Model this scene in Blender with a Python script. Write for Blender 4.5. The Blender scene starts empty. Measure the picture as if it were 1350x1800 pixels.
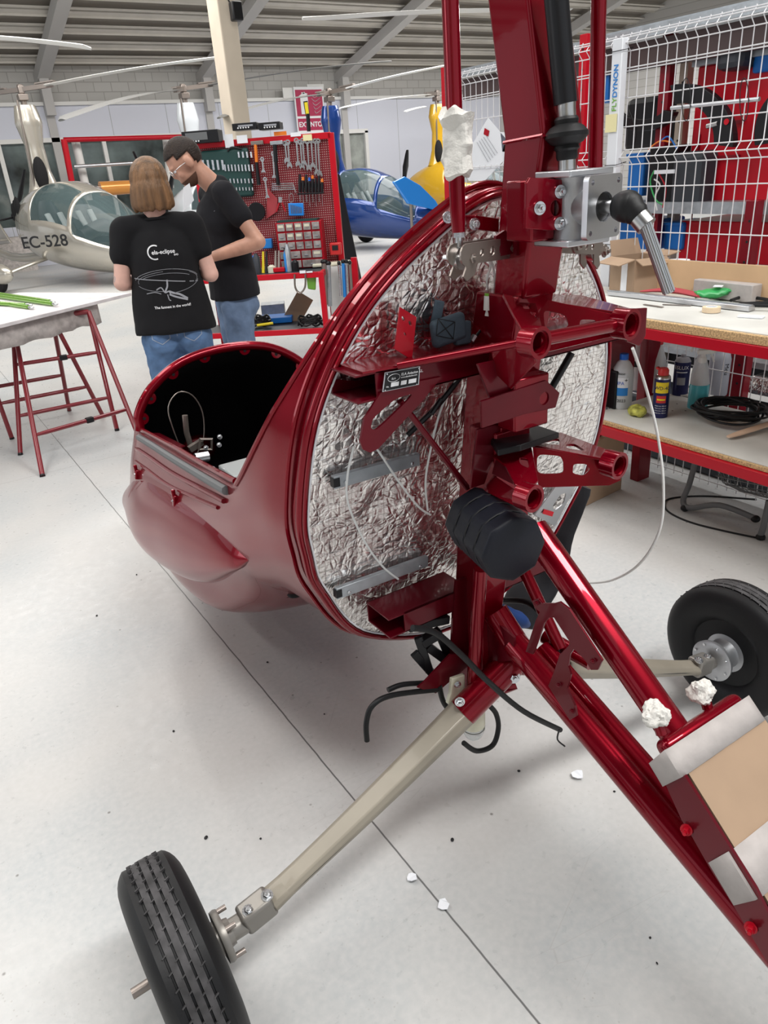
import bpy, bmesh, math, random
from mathutils import Vector, Matrix, noise
from mathutils.geometry import tessellate_polygon
random.seed(7)
SC = bpy.context.scene
COL = SC.collection
V = Vector
PI = math.pi

# ------------------------------------------------------------------ camera
EYE = V((0, 0, 1.55))
DN = V((207, 2800, 1300)).normalized()
YC = V((-913, -535, 1300)); YC = (YC - DN * YC.dot(DN)).normalized()
UP = -DN
XC3 = YC.cross(UP)
RM = Matrix((XC3, YC, UP))              # camera frame (x right, y down, z ahead) to world
cam = bpy.data.objects.new('camera', bpy.data.cameras.new('camera'))
COL.objects.link(cam)
cx, cy, cz = RM @ V((1, 0, 0)), RM @ V((0, -1, 0)), RM @ V((0, 0, -1))
cam.matrix_world = Matrix.Translation(EYE) @ Matrix((cx, cy, cz)).transposed().to_4x4()
cam.data.sensor_fit = 'VERTICAL'
cam.data.sensor_height = 36
cam.data.lens = 26
cam.data.clip_start = 0.05
cam.data.clip_end = 200
SC.camera = cam

def P(px, py, x=None, y=None, z=None):
    """world point seen at a photograph pixel on the plane x=, y= or z=."""
    r = RM @ V(((px - 675) / 1300, (py - 900) / 1300, 1))
    if x is not None: k = (x - EYE.x) / r.x
    elif y is not None: k = (y - EYE.y) / r.y
    else: k = (z - EYE.z) / r.z
    return EYE + r * k

def PF(px, py, off=0.0):
    """world point on the leaning rear bulkhead of the autogyro, off metres behind it."""
    r = RM @ V(((px - 675) / 1300, (py - 900) / 1300, 1))
    return EYE + r * ((1.2 - off - .19 * .58) / (r.y + .19 * r.z))

# ------------------------------------------------------------------ light
SC.view_settings.view_transform = 'Standard'
SC.view_settings.look = 'None'
SC.view_settings.gamma = 1
SC.view_settings.exposure = -0.05
w = bpy.data.worlds.new('world'); SC.world = w; w.use_nodes = True
bg = w.node_tree.nodes['Background']
bg.inputs[0].default_value = (0.90, 0.95, 1.0, 1)
bg.inputs[1].default_value = .80

def area(name, loc, size, power, col=(1, 1, 1), rot=(0, 0, 0)):
    d = bpy.data.lights.new(name, 'AREA'); d.shape = 'RECTANGLE'
    d.size, d.size_y = size; d.energy = power; d.color = col
    o = bpy.data.objects.new(name, d); COL.objects.link(o)
    o.location = loc; o.rotation_euler = rot
    return o
# rows of ceiling lamps and one added fill under the sloping roof, and daylight through the hall door on the left
area('ceiling_lamp_or_fill', (-1.2, 4.2, 5.6), (1.2, 6.0), 200, (1, .98, .95))
area('ceiling_lamp_or_fill', (3.4, 5.2, 5.6), (1.0, 7.0), 195, (1, .98, .96))
area('ceiling_lamp_or_fill', (2.2, -1.4, 6.0), (5.0, .8), 430, (1, .99, .97))
area('ceiling_lamp_or_fill', (13.5, 14.5, 4.6), (8, 2.5), 620, (1, .98, .96))  # added fill light, brightens the right part of the partition
area('ceiling_lamp_or_fill', (4.0, 13.0, 5.0), (12, 3), 750, (1, .97, .93))
for _x, _y in ((-3.6, 3.0), (-3.6, 7.0), (-5.6, 5.0), (1.2, 8.5)):
    area('strip_lamp', (_x, _y, 5.2), (.25, 2.2), 44, (1, .98, .95))
area('hall_door_daylight', (-8, 5, 3.4), (4, 3), 120, (.93, .97, 1), (0, -PI / 2 + .1, 0))

# ------------------------------------------------------------------ materials
def mat(name, col, rough=.5, metal=0, coat=0, var=0, vscale=20, bump=0, bscale=60, trans=0, ior=1.45,
        alpha=1, emit=0, sheen=0, coatr=.03, detail=4, dist=.01, spec=.5):
    m = bpy.data.materials.new(name); m.use_nodes = True
    nt = m.node_tree; b = nt.nodes['Principled BSDF']
    c = (col[0], col[1], col[2], 1)
    b.inputs['Base Color'].default_value = c
    b.inputs['Roughness'].default_value = rough
    b.inputs['Metallic'].default_value = metal
    b.inputs['Coat Weight'].default_value = coat
    b.inputs['Specular IOR Level'].default_value = spec
    b.inputs['Coat Roughness'].default_value = coatr
    b.inputs['Transmission Weight'].default_value = trans
    b.inputs['IOR'].default_value = ior
    b.inputs['Alpha'].default_value = alpha
    b.inputs['Sheen Weight'].default_value = sheen
    if emit:
        b.inputs['Emission Color'].default_value = c
        b.inputs['Emission Strength'].default_value = emit
    if var or bump:
        tc = nt.nodes.new('ShaderNodeTexCoord')
    if var:
        n = nt.nodes.new('ShaderNodeTexNoise'); n.inputs['Scale'].default_value = vscale
        n.inputs['Detail'].default_value = detail
        nt.links.new(tc.outputs['Object'], n.inputs['Vector'])
        mx = nt.nodes.new('ShaderNodeMix'); mx.data_type = 'RGBA'
        mx.inputs[6].default_value = tuple(max(0, v * (1 - var)) for v in col) + (1,)
        mx.inputs[7].default_value = tuple(min(1, v * (1 + var)) for v in col) + (1,)
        rp = nt.nodes.new('ShaderNodeMapRange')
        rp.inputs[1].default_value = .3; rp.inputs[2].default_value = .7
        nt.links.new(n.outputs[0], rp.inputs[0]); nt.links.new(rp.outputs[0], mx.inputs[0])
        nt.links.new(mx.outputs[2], b.inputs['Base Color'])
    if bump:
        n2 = nt.nodes.new('ShaderNodeTexNoise'); n2.inputs['Scale'].default_value = bscale
        n2.inputs['Detail'].default_value = 5
        nt.links.new(tc.outputs['Object'], n2.inputs['Vector'])
        bp = nt.nodes.new('ShaderNodeBump'); bp.inputs['Strength'].default_value = bump
        bp.inputs['Distance'].default_value = dist
        nt.links.new(n2.outputs[0], bp.inputs['Height']); nt.links.new(bp.outputs[0], b.inputs['Normal'])
    return m

M = {}
M['red'] = mat('candy_red_paint', (.215, .000, .009), .26, .55, .5, spec=.15)
M['redflat'] = mat('satin_red_paint', (.12, .001, .008), .35, .4, .3, coatr=.10, spec=.25)
M['redsteel'] = mat('red_enamel_steel', (.40, .003, .014), .35, 0, .2, spec=.3)
M['darkred'] = mat('dark_red_enamel', (.20, .003, .012), .4, 0, .2, spec=.3)
M['brightred'] = mat('bright_red_paint', (.52, .004, .016), .4, 0, .1, spec=.3)
M['black'] = mat('black_plastic', (.008, .008, .010), .38, spec=.4)
M['rubber'] = mat('black_rubber', (.008, .008, .009), .5, spec=.35, bump=.1, bscale=200, dist=.002)
M['tread'] = mat('worn_tread_rubber', (.045, .043, .045), .65, var=.5, vscale=40)
M['blackcloth'] = mat('black_cloth', (.006, .006, .009), .85, sheen=.05, bump=.15, bscale=300, dist=.002)
M['nylon'] = mat('black_nylon', (.007, .008, .014), .5, spec=.35, bump=.25, bscale=14, dist=.01)
M['lining'] = mat('matt_black_lining', (.004, .004, .005), .9)
M['seal'] = mat('grey_rubber_seal', (.13, .135, .14), .55)
M['web'] = mat('slate_webbing', (.05, .075, .10), .7, bump=.6, bscale=150, dist=.002)
M['steel'] = mat('bare_steel', (.55, .55, .55), .28, 1)
M['zinc'] = mat('zinc_bolt', (.66, .67, .69), .24, 1, bump=.1, bscale=80)
M['alu'] = mat('machined_aluminium', (.62, .63, .66), .36, 1)
M['castalu'] = mat('cast_aluminium', (.50, .51, .53), .45, .9, bump=.12, bscale=160, dist=.003)
M['titan'] = mat('grey_brown_steel_plate', (.30, .26, .235), .38, .8)
M['leg'] = mat('beige_grey_composite', (.285, .255, .205), .45, .15, .1, var=.10, vscale=6)
M['hub'] = mat('grey_anodised_hub', (.25, .235, .215), .4, .6)
M['white'] = mat('white_plastic', (.78, .78, .76), .4)
M['cream'] = mat('cream_plastic', (.68, .66, .52), .4)
M['clear'] = mat('clear_hose', (.85, .87, .87), .15, alpha=.75)
M['paper'] = mat('white_paper', (.80, .82, .86), .8)
M['tissue'] = mat('masking_paper_wad', (.68, .66, .62), .8, bump=.7, bscale=45, dist=.01)
M['tape'] = mat('masking_tape', (.43, .395, .38), .6, var=.08, vscale=30, bump=.35, bscale=35, dist=.006)
M['card'] = mat('cardboard', (.37, .255, .17), .8, var=.06, vscale=9)
M['glass'] = mat('clear_plastic_box', (.75, .8, .8), .1, alpha=.35)
M['orange'] = mat('orange_plastic', (.80, .20, .02), .4)
M['yellow'] = mat('yellow_plastic', (.78, .62, .02), .45)
M['green'] = mat('dark_green_plastic', (.012, .050, .046), .45)
M['lime'] = mat('lime_green_paint', (.16, .42, .03), .3, 0, .6)
M['blue'] = mat('blue_plastic', (.01, .16, .55), .4)
M['ink'] = mat('black_ink', (.01, .01, .012), .6)
M['wink'] = mat('white_print', (.75, .76, .78), .6)
M['greyink'] = mat('grey_print', (.30, .31, .34), .6)
M['galv'] = mat('galvanised_steel', (.42, .45, .48), .42, .7, var=.15, vscale=25)
M['wire'] = mat('white_coated_wire', (.74, .74, .76), .4)
M['skin'] = mat('skin', (.66, .40, .33), .5, var=.12, vscale=14)
M['skin2'] = mat('tanned_skin', (.52, .28, .20), .5, var=.15, vscale=16)
M['chip'] = mat('chipboard', (.48, .32, .16), .8, var=.45, vscale=160, bump=.3, bscale=200, dist=.002)
M['bench'] = mat('worn_white_laminate', (.60, .60, .565), .5, var=.12, vscale=5)

def nodes(m):
    return m.node_tree, m.node_tree.nodes['Principled BSDF']

# crinkled reinforced foil: creases as bump, a faint square scrim grid
def foil():
    m = mat('crinkled_foil', (.80, .79, .78), .27, 1)
    nt, b = nodes(m)
    tc = nt.nodes.new('ShaderNodeTexCoord')
    warp = nt.nodes.new('ShaderNodeTexNoise'); warp.inputs['Scale'].default_value = 7; warp.inputs['Detail'].default_value = 3
    nt.links.new(tc.outputs['Object'], warp.inputs['Vector'])
    mxv = nt.nodes.new('ShaderNodeMix'); mxv.data_type = 'RGBA'; mxv.inputs[0].default_value = .10
    nt.links.new(tc.outputs['Object'], mxv.inputs[6]); nt.links.new(warp.outputs['Color'], mxv.inputs[7])
    hs = []
    for sc, amp in ((9, 1.0), (24, .8), (55, .5)):
        v = nt.nodes.new('ShaderNodeTexVoronoi'); v.feature = 'DISTANCE_TO_EDGE'; v.inputs['Scale'].default_value = sc
        nt.links.new(mxv.outputs[2], v.inputs['Vector'])
        p = nt.nodes.new('ShaderNodeMath'); p.operation = 'MINIMUM'; p.inputs[1].default_value = .22
        nt.links.new(v.outputs['Distance'], p.inputs[0])
        q = nt.nodes.new('ShaderNodeMath'); q.operation = 'MULTIPLY'; q.inputs[1].default_value = amp
        nt.links.new(p.outputs[0], q.inputs[0]); hs.append(q)
    nz = nt.nodes.new('ShaderNodeTexNoise'); nz.inputs['Scale'].default_value = 13; nz.inputs['Detail'].default_value = 6
    nt.links.new(tc.outputs['Object'], nz.inputs['Vector'])
    hf = nt.nodes.new('ShaderNodeMath'); hf.operation = 'MULTIPLY'; hf.inputs[1].default_value = .5; nt.links.new(nz.outputs[0], hf.inputs[0]); s = hf.outputs[0]
    for q in hs:
        a = nt.nodes.new('ShaderNodeMath'); a.operation = 'ADD'
        nt.links.new(s, a.inputs[0]); nt.links.new(q.outputs[0], a.inputs[1]); s = a.outputs[0]
    bp = nt.nodes.new('ShaderNodeBump'); bp.inputs['Strength'].default_value = .85; bp.inputs['Distance'].default_value = .010
    nt.links.new(s, bp.inputs['Height']); nt.links.new(bp.outputs[0], b.inputs['Normal'])
    # scrim threads, 12 mm apart
    mx2 = nt.nodes.new('ShaderNodeMix'); mx2.data_type = 'RGBA'; mx2.inputs[0].default_value = .018
    nt.links.new(tc.outputs['Object'], mx2.inputs[6]); nt.links.new(warp.outputs['Color'], mx2.inputs[7])
    sep = nt.nodes.new('ShaderNodeSeparateXYZ'); nt.links.new(mx2.outputs[2], sep.inputs[0])
    gs = []
    for ax in ('X', 'Z'):
        w1 = nt.nodes.new('ShaderNodeMath'); w1.operation = 'PINGPONG'; w1.inputs[1].default_value = .0065
        nt.links.new(sep.outputs[ax], w1.inputs[0])
        c1 = nt.nodes.new('ShaderNodeMath'); c1.operation = 'LESS_THAN'; c1.inputs[1].default_value = .0009
        nt.links.new(w1.outputs[0], c1.inputs[0]); gs.append(c1)
    g = nt.nodes.new('ShaderNodeMath'); g.operation = 'MAXIMUM'
    nt.links.new(gs[0].outputs[0], g.inputs[0]); nt.links.new(gs[1].outputs[0], g.inputs[1])
    mc = nt.nodes.new('ShaderNodeMix'); mc.data_type = 'RGBA'
    mc.inputs[6].default_value = (.93, .90, .88, 1); mc.inputs[7].default_value = (.62, .58, .56, 1)
    nt.links.new(g.outputs[0], mc.inputs[0]); nt.links.new(mc.outputs[2], b.inputs['Base Color'])
    return m
M['foil'] = foil()

# painted concrete floor: off-white, worn grey zones, saw-cut joints, specks and hairline scratches
def floor_mat():
    m = mat('painted_concrete', (.6, .59, .57), .4)
    nt, b = nodes(m); N = nt.nodes.new; L = nt.links.new
    b.inputs['Roughness'].default_value = .33
    tc = N('ShaderNodeTexCoord'); O = tc.outputs['Object']
    def noise_(scale, det=4, vec=O):
        n = N('ShaderNodeTexNoise'); n.inputs['Scale'].default_value = scale; n.inputs['Detail'].default_value = det
        L(vec, n.inputs['Vector']); return n.outputs[0]
    def rng(v, a, bb, lo=0., hi=1.):
        r = N('ShaderNodeMapRange'); r.inputs[1].default_value = a; r.inputs[2].default_value = bb
        r.inputs[3].default_value = lo; r.inputs[4].default_value = hi; L(v, r.inputs[0]); return r.outputs[0]
    def mix(f, c1, c2):
        x = N('ShaderNodeMix'); x.data_type = 'RGBA'
        if hasattr(f, 'links') or not isinstance(f, float): L(f, x.inputs[0])
        else: x.inputs[0].default_value = f
        for i, c in ((6, c1), (7, c2)):
            if isinstance(c, tuple): x.inputs[i].default_value = c + (1,)
            else: L(c, x.inputs[i])
        return x.outputs[2]
    base = mix(rng(noise_(1.1, 3), .42, .6), (.535, .53, .515), (.455, .475, .48))
    base = mix(rng(noise_(60, 6), .35, .75, 0, .55), base, (.60, .59, .58))
    sp = N('ShaderNodeTexVoronoi'); sp.inputs['Scale'].default_value = 9
    L(O, sp.inputs['Vector'])
    spk = rng(sp.outputs['Distance'], .02, .05, .8, 0)
    base = mix(spk, base, (.14, .13, .12))
    sp2 = N('ShaderNodeTexVoronoi'); sp2.inputs['Scale'].default_value = 60; L(O, sp2.inputs['Vector'])
    k = N('ShaderNodeMath'); k.operation = 'MULTIPLY'
    L(rng(sp2.outputs['Distance'], .05, .16, .5, 0), k.inputs[0]); L(rng(noise_(3, 2), .5, .6), k.inputs[1])
    base = mix(k.outputs[0], base, (.30, .28, .26))
    # hairline scratches
    mp = N('ShaderNodeMapping'); mp.inputs['Scale'].default_value = (1, 5, 1); mp.inputs['Rotation'].default_value = (0, 0, .6)
    L(O, mp.inputs[0])
    vs = N('ShaderNodeTexVoronoi'); vs.feature = 'DISTANCE_TO_EDGE'; vs.inputs['Scale'].default_value = 1.7; L(mp.outputs[0], vs.inputs['Vector'])
    k2 = N('ShaderNodeMath'); k2.operation = 'MULTIPLY'
    L(rng(vs.outputs['Distance'], .0, .006, .28, 0), k2.inputs[0]); L(rng(noise_(2.2, 4), .5, .58), k2.inputs[1])
    base = mix(k2.outputs[0], base, (.33, .31, .30))
    # joints
    sep = N('ShaderNodeSeparateXYZ'); L(O, sep.inputs[0])
    wob = N('ShaderNodeMath'); wob.operation = 'MULTIPLY_ADD'; wob.inputs[1].default_value = .006; wob.inputs[2].default_value = -.003
    L(noise_(9, 3), wob.inputs[0])
    def joint(ax, off, period, width):
        a = N('ShaderNodeMath'); a.operation = 'ADD'; a.inputs[1].default_value = -off; L(sep.outputs[ax], a.inputs[0])
        a2 = N('ShaderNodeMath'); a2.operation = 'ADD'; L(a.outputs[0], a2.inputs[0]); L(wob.outputs[0], a2.inputs[1])
        p = N('ShaderNodeMath'); p.operation = 'PINGPONG'; p.inputs[1].default_value = period / 2; L(a2.outputs[0], p.inputs[0])
        return rng(p.outputs[0], width * .5, width, .85, 0)
    base = mix(joint('X', .662, 5, .003), base, (.08, .08, .08))
    base = mix(joint('Y', 4.72, 5.2, .0022), base, (.28, .26, .25))
    L(base, b.inputs['Base Color'])
    L(rng(noise_(30, 5), .3, .7, .26, .42), b.inputs['Roughness'])
    bp = N('ShaderNodeBump'); bp.inputs['Strength'].default_value = .12; bp.inputs['Distance'].default_value = .004
    L(noise_(45, 6), bp.inputs['Height']); L(bp.outputs[0], b.inputs['Normal'])
    return m
M['floor'] = floor_mat()

def brick_mat(name, c1, c2, mortar, sx, sz, offset=.5, ms=.01):
    m = mat(name, c1, .8); nt, b = nodes(m)
    tc = nt.nodes.new('ShaderNodeTexCoord'); mp = nt.nodes.new('ShaderNodeMapping')
    mp.inputs['Rotation'].default_value = (PI / 2, 0, 0)
    nt.links.new(tc.outputs['Object'], mp.inputs[0])
    br = nt.nodes.new('ShaderNodeTexBrick'); br.offset = offset
    br.inputs['Color1'].default_value = c1 + (1,); br.inputs['Color2'].default_value = c2 + (1,)
    br.inputs['Mortar'].default_value = mortar + (1,)
    br.inputs['Scale'].default_value = 1; br.inputs['Mortar Size'].default_value = ms
    br.inputs['Brick Width'].default_value = sx; br.inputs['Row Height'].default_value = sz
    nt.links.new(mp.outputs[0], br.inputs['Vector']); nt.links.new(br.outputs[0], b.inputs['Base Color'])
    return m
M['block'] = brick_mat('pale_block_wall', (.52, .51, .49), (.48, .47, .45), (.36, .35, .33), .4, .2)
M['panel'] = brick_mat('pale_wall_panels', (.64, .66, .74), (.62, .64, .72), (.38, .40, .42), 1.35, 6, 0, .008)

# ------------------------------------------------------------------ helpers
ROOTS = set()
def finish(o, smooth=True, ang=38):
    if smooth and o.type == 'MESH':
        me = o.data
        me.polygons.foreach_set('use_smooth', [True] * len(me.polygons))
        me.set_sharp_from_angle(angle=math.radians(ang))

def thing(name, label, cat, loc=(0, 0, 0), group=None, local=False):
    o = bpy.data.objects.new(name, None); COL.objects.link(o)
    o.empty_display_size = .1
    o.location = loc
    tag(o, label, cat, group)
    if not local: ROOTS.add(o.name)
    return o

def tag(o, label, cat, group=None):
    o['label'] = label; o['category'] = cat
    if group: o['group'] = group
    return o

def struct(o):
    o['kind'] = 'structure'; return o

def obj(name, bm, m, parent=None, smooth=True, bev=0, ang=38, sub=0, label=None, seg=2):
    me = bpy.data.meshes.new(name)
    bmesh.ops.recalc_face_normals(bm, faces=bm.faces)
    bm.to_mesh(me); bm.free()
    ms = m if isinstance(m, (list, tuple)) else [m]
    for q in ms: me.materials.append(M[q] if isinstance(q, str) else q)
    o = bpy.data.objects.new(name, me); COL.objects.link(o)
    finish(o, smooth, ang)
    if parent:
        o.parent = parent
        if parent.name in ROOTS:
            o.matrix_parent_inverse = Matrix.Translation(-V(parent.location))
    if bev:
        b = o.modifiers.new('bevel', 'BEVEL'); b.width = bev; b.segments = seg; b.limit_method = 'ANGLE'; b.angle_limit = math.radians(40)
    if sub:
        s = o.modifiers.new('sub', 'SUBSURF'); s.levels = s.render_levels = sub
    if label: o['label'] = label
    return o

def copy_tree(o, parent=None):
    c = o.copy(); COL.objects.link(c)
    if parent: c.parent = parent
    for ch in list(o.children): copy_tree(ch, c)
    return c

def B(): return bmesh.new()

def frame(d, upv=V((0, 0, 1))):
    d = V(d).normalized()
    if abs(d.dot(upv)) > .98: upv = V((0, 1, 0))
    u = d.cross(upv).normalized(); v = u.cross(d).normalized()
    return u, v, d

def bx(bm, c, s, R=None):
    mtx = Matrix.Translation(V(c)) @ (R.to_4x4() if R else Matrix.Identity(4)) @ Matrix.Diagonal((s[0], s[1], s[2], 1))
    bmesh.ops.create_cube(bm, size=1, matrix=mtx); return bm

def bar(bm, a, b, w, h, upv=V((0, 0, 1))):
    a, b = V(a), V(b); u, v, d = frame(b - a, V(upv))
    R = Matrix((u, v, d)).transposed()
    return bx(bm, (a + b) / 2, (w, h, (b - a).length), R)

def hexa(bm, pts):
    """8 corners: 4 around one end, 4 around the other."""
    vs = [bm.verts.new(V(p)) for p in pts]
    for f in ((0, 1, 2, 3), (7, 6, 5, 4), (0, 4, 5, 1), (1, 5, 6, 2), (2, 6, 7, 3), (3, 7, 4, 0)):
        bm.faces.new([vs[i] for i in f])
    return bm

def catmull(pts, k=6):
    pts = [V(p) for p in pts]
    if len(pts) < 3: return pts
    out = []
    for i in range(len(pts) - 1):
        p0 = pts[max(0, i - 1)]; p1 = pts[i]; p2 = pts[i + 1]; p3 = pts[min(len(pts) - 1, i + 2)]
        for j in range(k):
            t = j / k
            out.append(.5 * ((2 * p1) + (p2 - p0) * t + (2 * p0 - 5 * p1 + 4 * p2 - p3) * t * t + (3 * p1 - p0 - 3 * p2 + p3) * t ** 3))
    out.append(pts[-1]); return out

def lerps(a, n):
    if not isinstance(a, (list, tuple)): return [a] * n
    r = []
    for i in range(n):
        t = i / (n - 1) * (len(a) - 1); k = min(int(t), len(a) - 2); r.append(a[k] + (a[k + 1] - a[k]) * (t - k))
    return r

def tb(bm, pts, r, n=10, smooth=0, cap=True, closed=False, sx=1, sy=1, upv=V((0, 0, 1))):
    pts = catmull(pts, smooth) if smooth else [V(p) for p in pts]
    rr = lerps(r, len(pts)); rings = []
    u = None
    N = len(pts)
    for i, p in enumerate(pts):
        if closed: d = pts[(i + 1) % N] - pts[i - 1]
        else: d = pts[min(i + 1, N - 1)] - pts[max(i - 1, 0)]
        if d.length < 1e-9: d = V((0, 0, 1))
        d.normalize()
        if u is None: u, v, _ = frame(d, upv); v = d.cross(u).normalized()
        else:
            u = (u - d * u.dot(d))
            u = u.normalized() if u.length > 1e-6 else frame(d)[0]
            v = u.cross(d).normalized() * -1
            v = d.cross(u).normalized()
        rings.append([bm.verts.new(p + (u * math.cos(2 * PI * k / n) * sx + v * math.sin(2 * PI * k / n) * sy) * rr[i]) for k in range(n)])
    m_ = N if closed else N - 1
    for i in range(m_):
        a, b = rings[i], rings[(i + 1) % N]
        for k in range(n): bm.faces.new((a[k], a[(k + 1) % n], b[(k + 1) % n], b[k]))
    if cap and not closed:
        bm.faces.new(rings[0][::-1]); bm.faces.new(rings[-1])
    return bm

def lathe(bm, prof, o, ax, n=24):
    """prof: (radius, height along ax)"""
    o = V(o); u, v, d = frame(ax); rings = []
    for r, h in prof:
        r = max(r, 1e-5)
        rings.append([bm.verts.new(o + d * h + (u * math.cos(2 * PI * k / n) + v * math.sin(2 * PI * k / n)) * r) for k in range(n)])
    for a, b in zip(rings, rings[1:]):
        for k in range(n): bm.faces.new((a[k], a[(k + 1) % n], b[(k + 1) % n], b[k]))
    if prof[0][0] > 1e-4: bm.faces.new(rings[0][::-1])
    if prof[-1][0] > 1e-4: bm.faces.new(rings[-1])
    return bm

def ell(bm, c, s, R=None, u=16, v=10):
    mtx = Matrix.Translation(V(c)) @ (R.to_4x4() if R else Matrix.Identity(4)) @ Matrix.Diagonal((s[0], s[1], s[2], 1))
    bmesh.ops.create_uvsphere(bm, u_segments=u, v_segments=v, radius=1, matrix=mtx); return bm

def ring(bm, o, ax, r0, r1, t, n=28):
    return lathe(bm, [(r0, -t / 2), (r1, -t / 2), (r1, t / 2), (r0, t / 2), (r0, -t / 2)], o, ax, n) if False else _ring(bm, o, ax, r0, r1, t, n)

def _ring(bm, o, ax, r0, r1, t, n):
    o = V(o); u, v, d = frame(ax)
    R_ = [(r0, -t / 2), (r1, -t / 2), (r1, t / 2), (r0, t / 2)]
    rs = [[bm.verts.new(o + d * h + (u * math.cos(2 * PI * k / n) + v * math.sin(2 * PI * k / n)) * r) for k in range(n)] for r, h in R_]
    for i in range(4):
        a, b = rs[i], rs[(i + 1) % 4]
        for k in range(n): bm.faces.new((a[k], a[(k + 1) % n], b[(k + 1) % n], b[k]))
    return bm

def plate(bm, loops, t, nrm=None):
    """flat plate from 3D loops (outer first, then holes) with thickness t."""
    loops = [[V(p) for p in l] for l in loops]
    o = loops[0]; nn = V((0, 0, 0))
    for i in range(len(o)): nn += o[i].cross(o[(i + 1) % len(o)])
    nn.normalize()
    flat = [p for l in loops for p in l]
    tris = tessellate_polygon(loops)
    a = [bm.verts.new(p + nn * t / 2) for p in flat]; b = [bm.verts.new(p - nn * t / 2) for p in flat]
    for tr in tris:
        try: bm.faces.new([a[i] for i in tr]); bm.faces.new([b[i] for i in reversed(tr)])
        except ValueError: pass
    k = 0
    for l in loops:
        n = len(l)
        for i in range(n):
            i0, i1 = k + i, k + (i + 1) % n
            try: bm.faces.new((a[i0], b[i0], b[i1], a[i1]))
            except ValueError: pass
        k += n
    bmesh.ops.dissolve_limit(bm, angle_limit=.01, verts=bm.verts, edges=bm.edges) if False else None
    return bm

def circ(o, u, v, r, n=14):
    return [V(o) + V(u) * r * math.cos(2 * PI * k / n) + V(v) * r * math.sin(2 * PI * k / n) for k in range(n)]

def PP(pts, **k): return [P(a, b, **k) for a, b in pts]

def bolt(name, p, ax, r, h, m, parent, washer=True):
    b = B(); ax = V(ax).normalized()
    if washer: lathe(b, [(r * 1.45, 0), (r * 1.45, h * .25)], p, ax, 18)
    lathe(b, [(r, h * .2), (r, h * .85), (r * .8, h)], p, ax, 6)
    lathe(b, [(r * .5, h), (r * .45, h * 1.5)], p, ax, 10)
    return obj(name, b, m, parent)

def txt(s, size, o, u, v, m, name, parent=None, depth=.0008, align='LEFT', bold=0):
    cu = bpy.data.curves.new('t', 'FONT'); cu.body = s; cu.size = size; cu.align_x = align; cu.extrude = depth
    cu.offset = bold
    ob = bpy.data.objects.new('t', cu); COL.objects.link(ob)
    me = bpy.data.meshes.new_from_object(ob)
    bpy.data.objects.remove(ob)
    u, v = V(u).normalized(), V(v).normalized(); w_ = u.cross(v)
    me.transform(Matrix.Translation(V(o)) @ Matrix((u, v, w_)).transposed().to_4x4())
    me.materials.clear(); me.materials.append(M[m])
    q = bpy.data.objects.new(name, me); COL.objects.link(q)
    if parent:
        q.parent = parent
        if parent.name in ROOTS: q.matrix_parent_inverse = Matrix.Translation(-V(parent.location))
    return q

def Rz(a): return Matrix.Rotation(a, 3, 'Z')
def Rx(a): return Matrix.Rotation(a, 3, 'X')
def Ry(a): return Matrix.Rotation(a, 3, 'Y')

# ------------------------------------------------------------------ the hall
b = B(); bx(b, (6, 9, -.05), (36, 36, .1)); struct(obj('floor', b, 'floor', smooth=False))
b = B(); bx(b, (6, 20.15, 3.72), (36, .3, .9)); bx(b, (6, 20.15, .03), (36, .3, .06))
struct(obj('wall_back', b, 'block', smooth=False))
# pale panelled partition with a glazed strip on the left and a door on the right
WY = 19.9
zt = 3.33; xg1 = P(345, 250, y=WY).x; zg1, zg0 = 2.62, .9
dl, dr_, dt = P(588, 250, y=WY).x, P(640, 250, y=WY).x, 2.55
b = B()
bx(b, ((xg1 - 6) / 2, WY, (zt + zg1) / 2), (xg1 + 6, .12, zt - zg1))
bx(b, ((xg1 - 6) / 2, WY, zg0 / 2), (xg1 + 6, .12, zg0))
bx(b, ((xg1 + dl) / 2, WY, zt / 2), (dl - xg1, .12, zt))
bx(b, ((dl + dr_) / 2, WY, (zt + dt) / 2), (dr_ - dl, .12, zt - dt))
bx(b, ((dr_ + 23) / 2, WY, zt / 2), (23 - dr_, .12, zt))
struct(obj('wall_partition', b, 'panel', smooth=False))
M['offwhite'] = mat('off_white_paint', (.72, .72, .70), .5)
M['beige'] = mat('beige_concrete', (.56, .49, .40), .8, var=.06, vscale=2)
b = B(); bx(b, (8, WY - .03, zt + .03), (30, .22, .07)); bx(b, ((xg1 - 6) / 2, WY - .05, zg1 + .02), (xg1 + 6, .12, .09))
struct(obj('trim_1', b, 'offwhite', smooth=False))
b = B()
bx(b, (dl - .04, WY - .06, dt / 2), (.1, .08, dt)); bx(b, (dr_ + .04, WY - .06, dt / 2), (.1, .08, dt)); bx(b, ((dl + dr_) / 2, WY - .06, dt), (dr_ - dl + .18, .08, .1))
dfr = struct(obj('door_1', b, 'offwhite', smooth=False))
M['doorglass'] = mat('grey_door_glass', (.30, .32, .30), .1, var=.35, vscale=2.5)
b = B(); bx(b, ((dl + dr_) / 2, WY + .03, dt / 2), (dr_ - dl, .04, dt)); obj('door_leaf', b, 'doorglass', dfr, smooth=False)
b = B(); bx(b, (dr_ - .1, WY - .03, 1.1), (.04, .06, .2)); obj('door_handle', b, 'alu', dfr, smooth=False)
M['darkglass'] = mat('dark_window_glass', (.10, .125, .125), .05, var=.85, vscale=1.1, detail=6)
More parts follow.
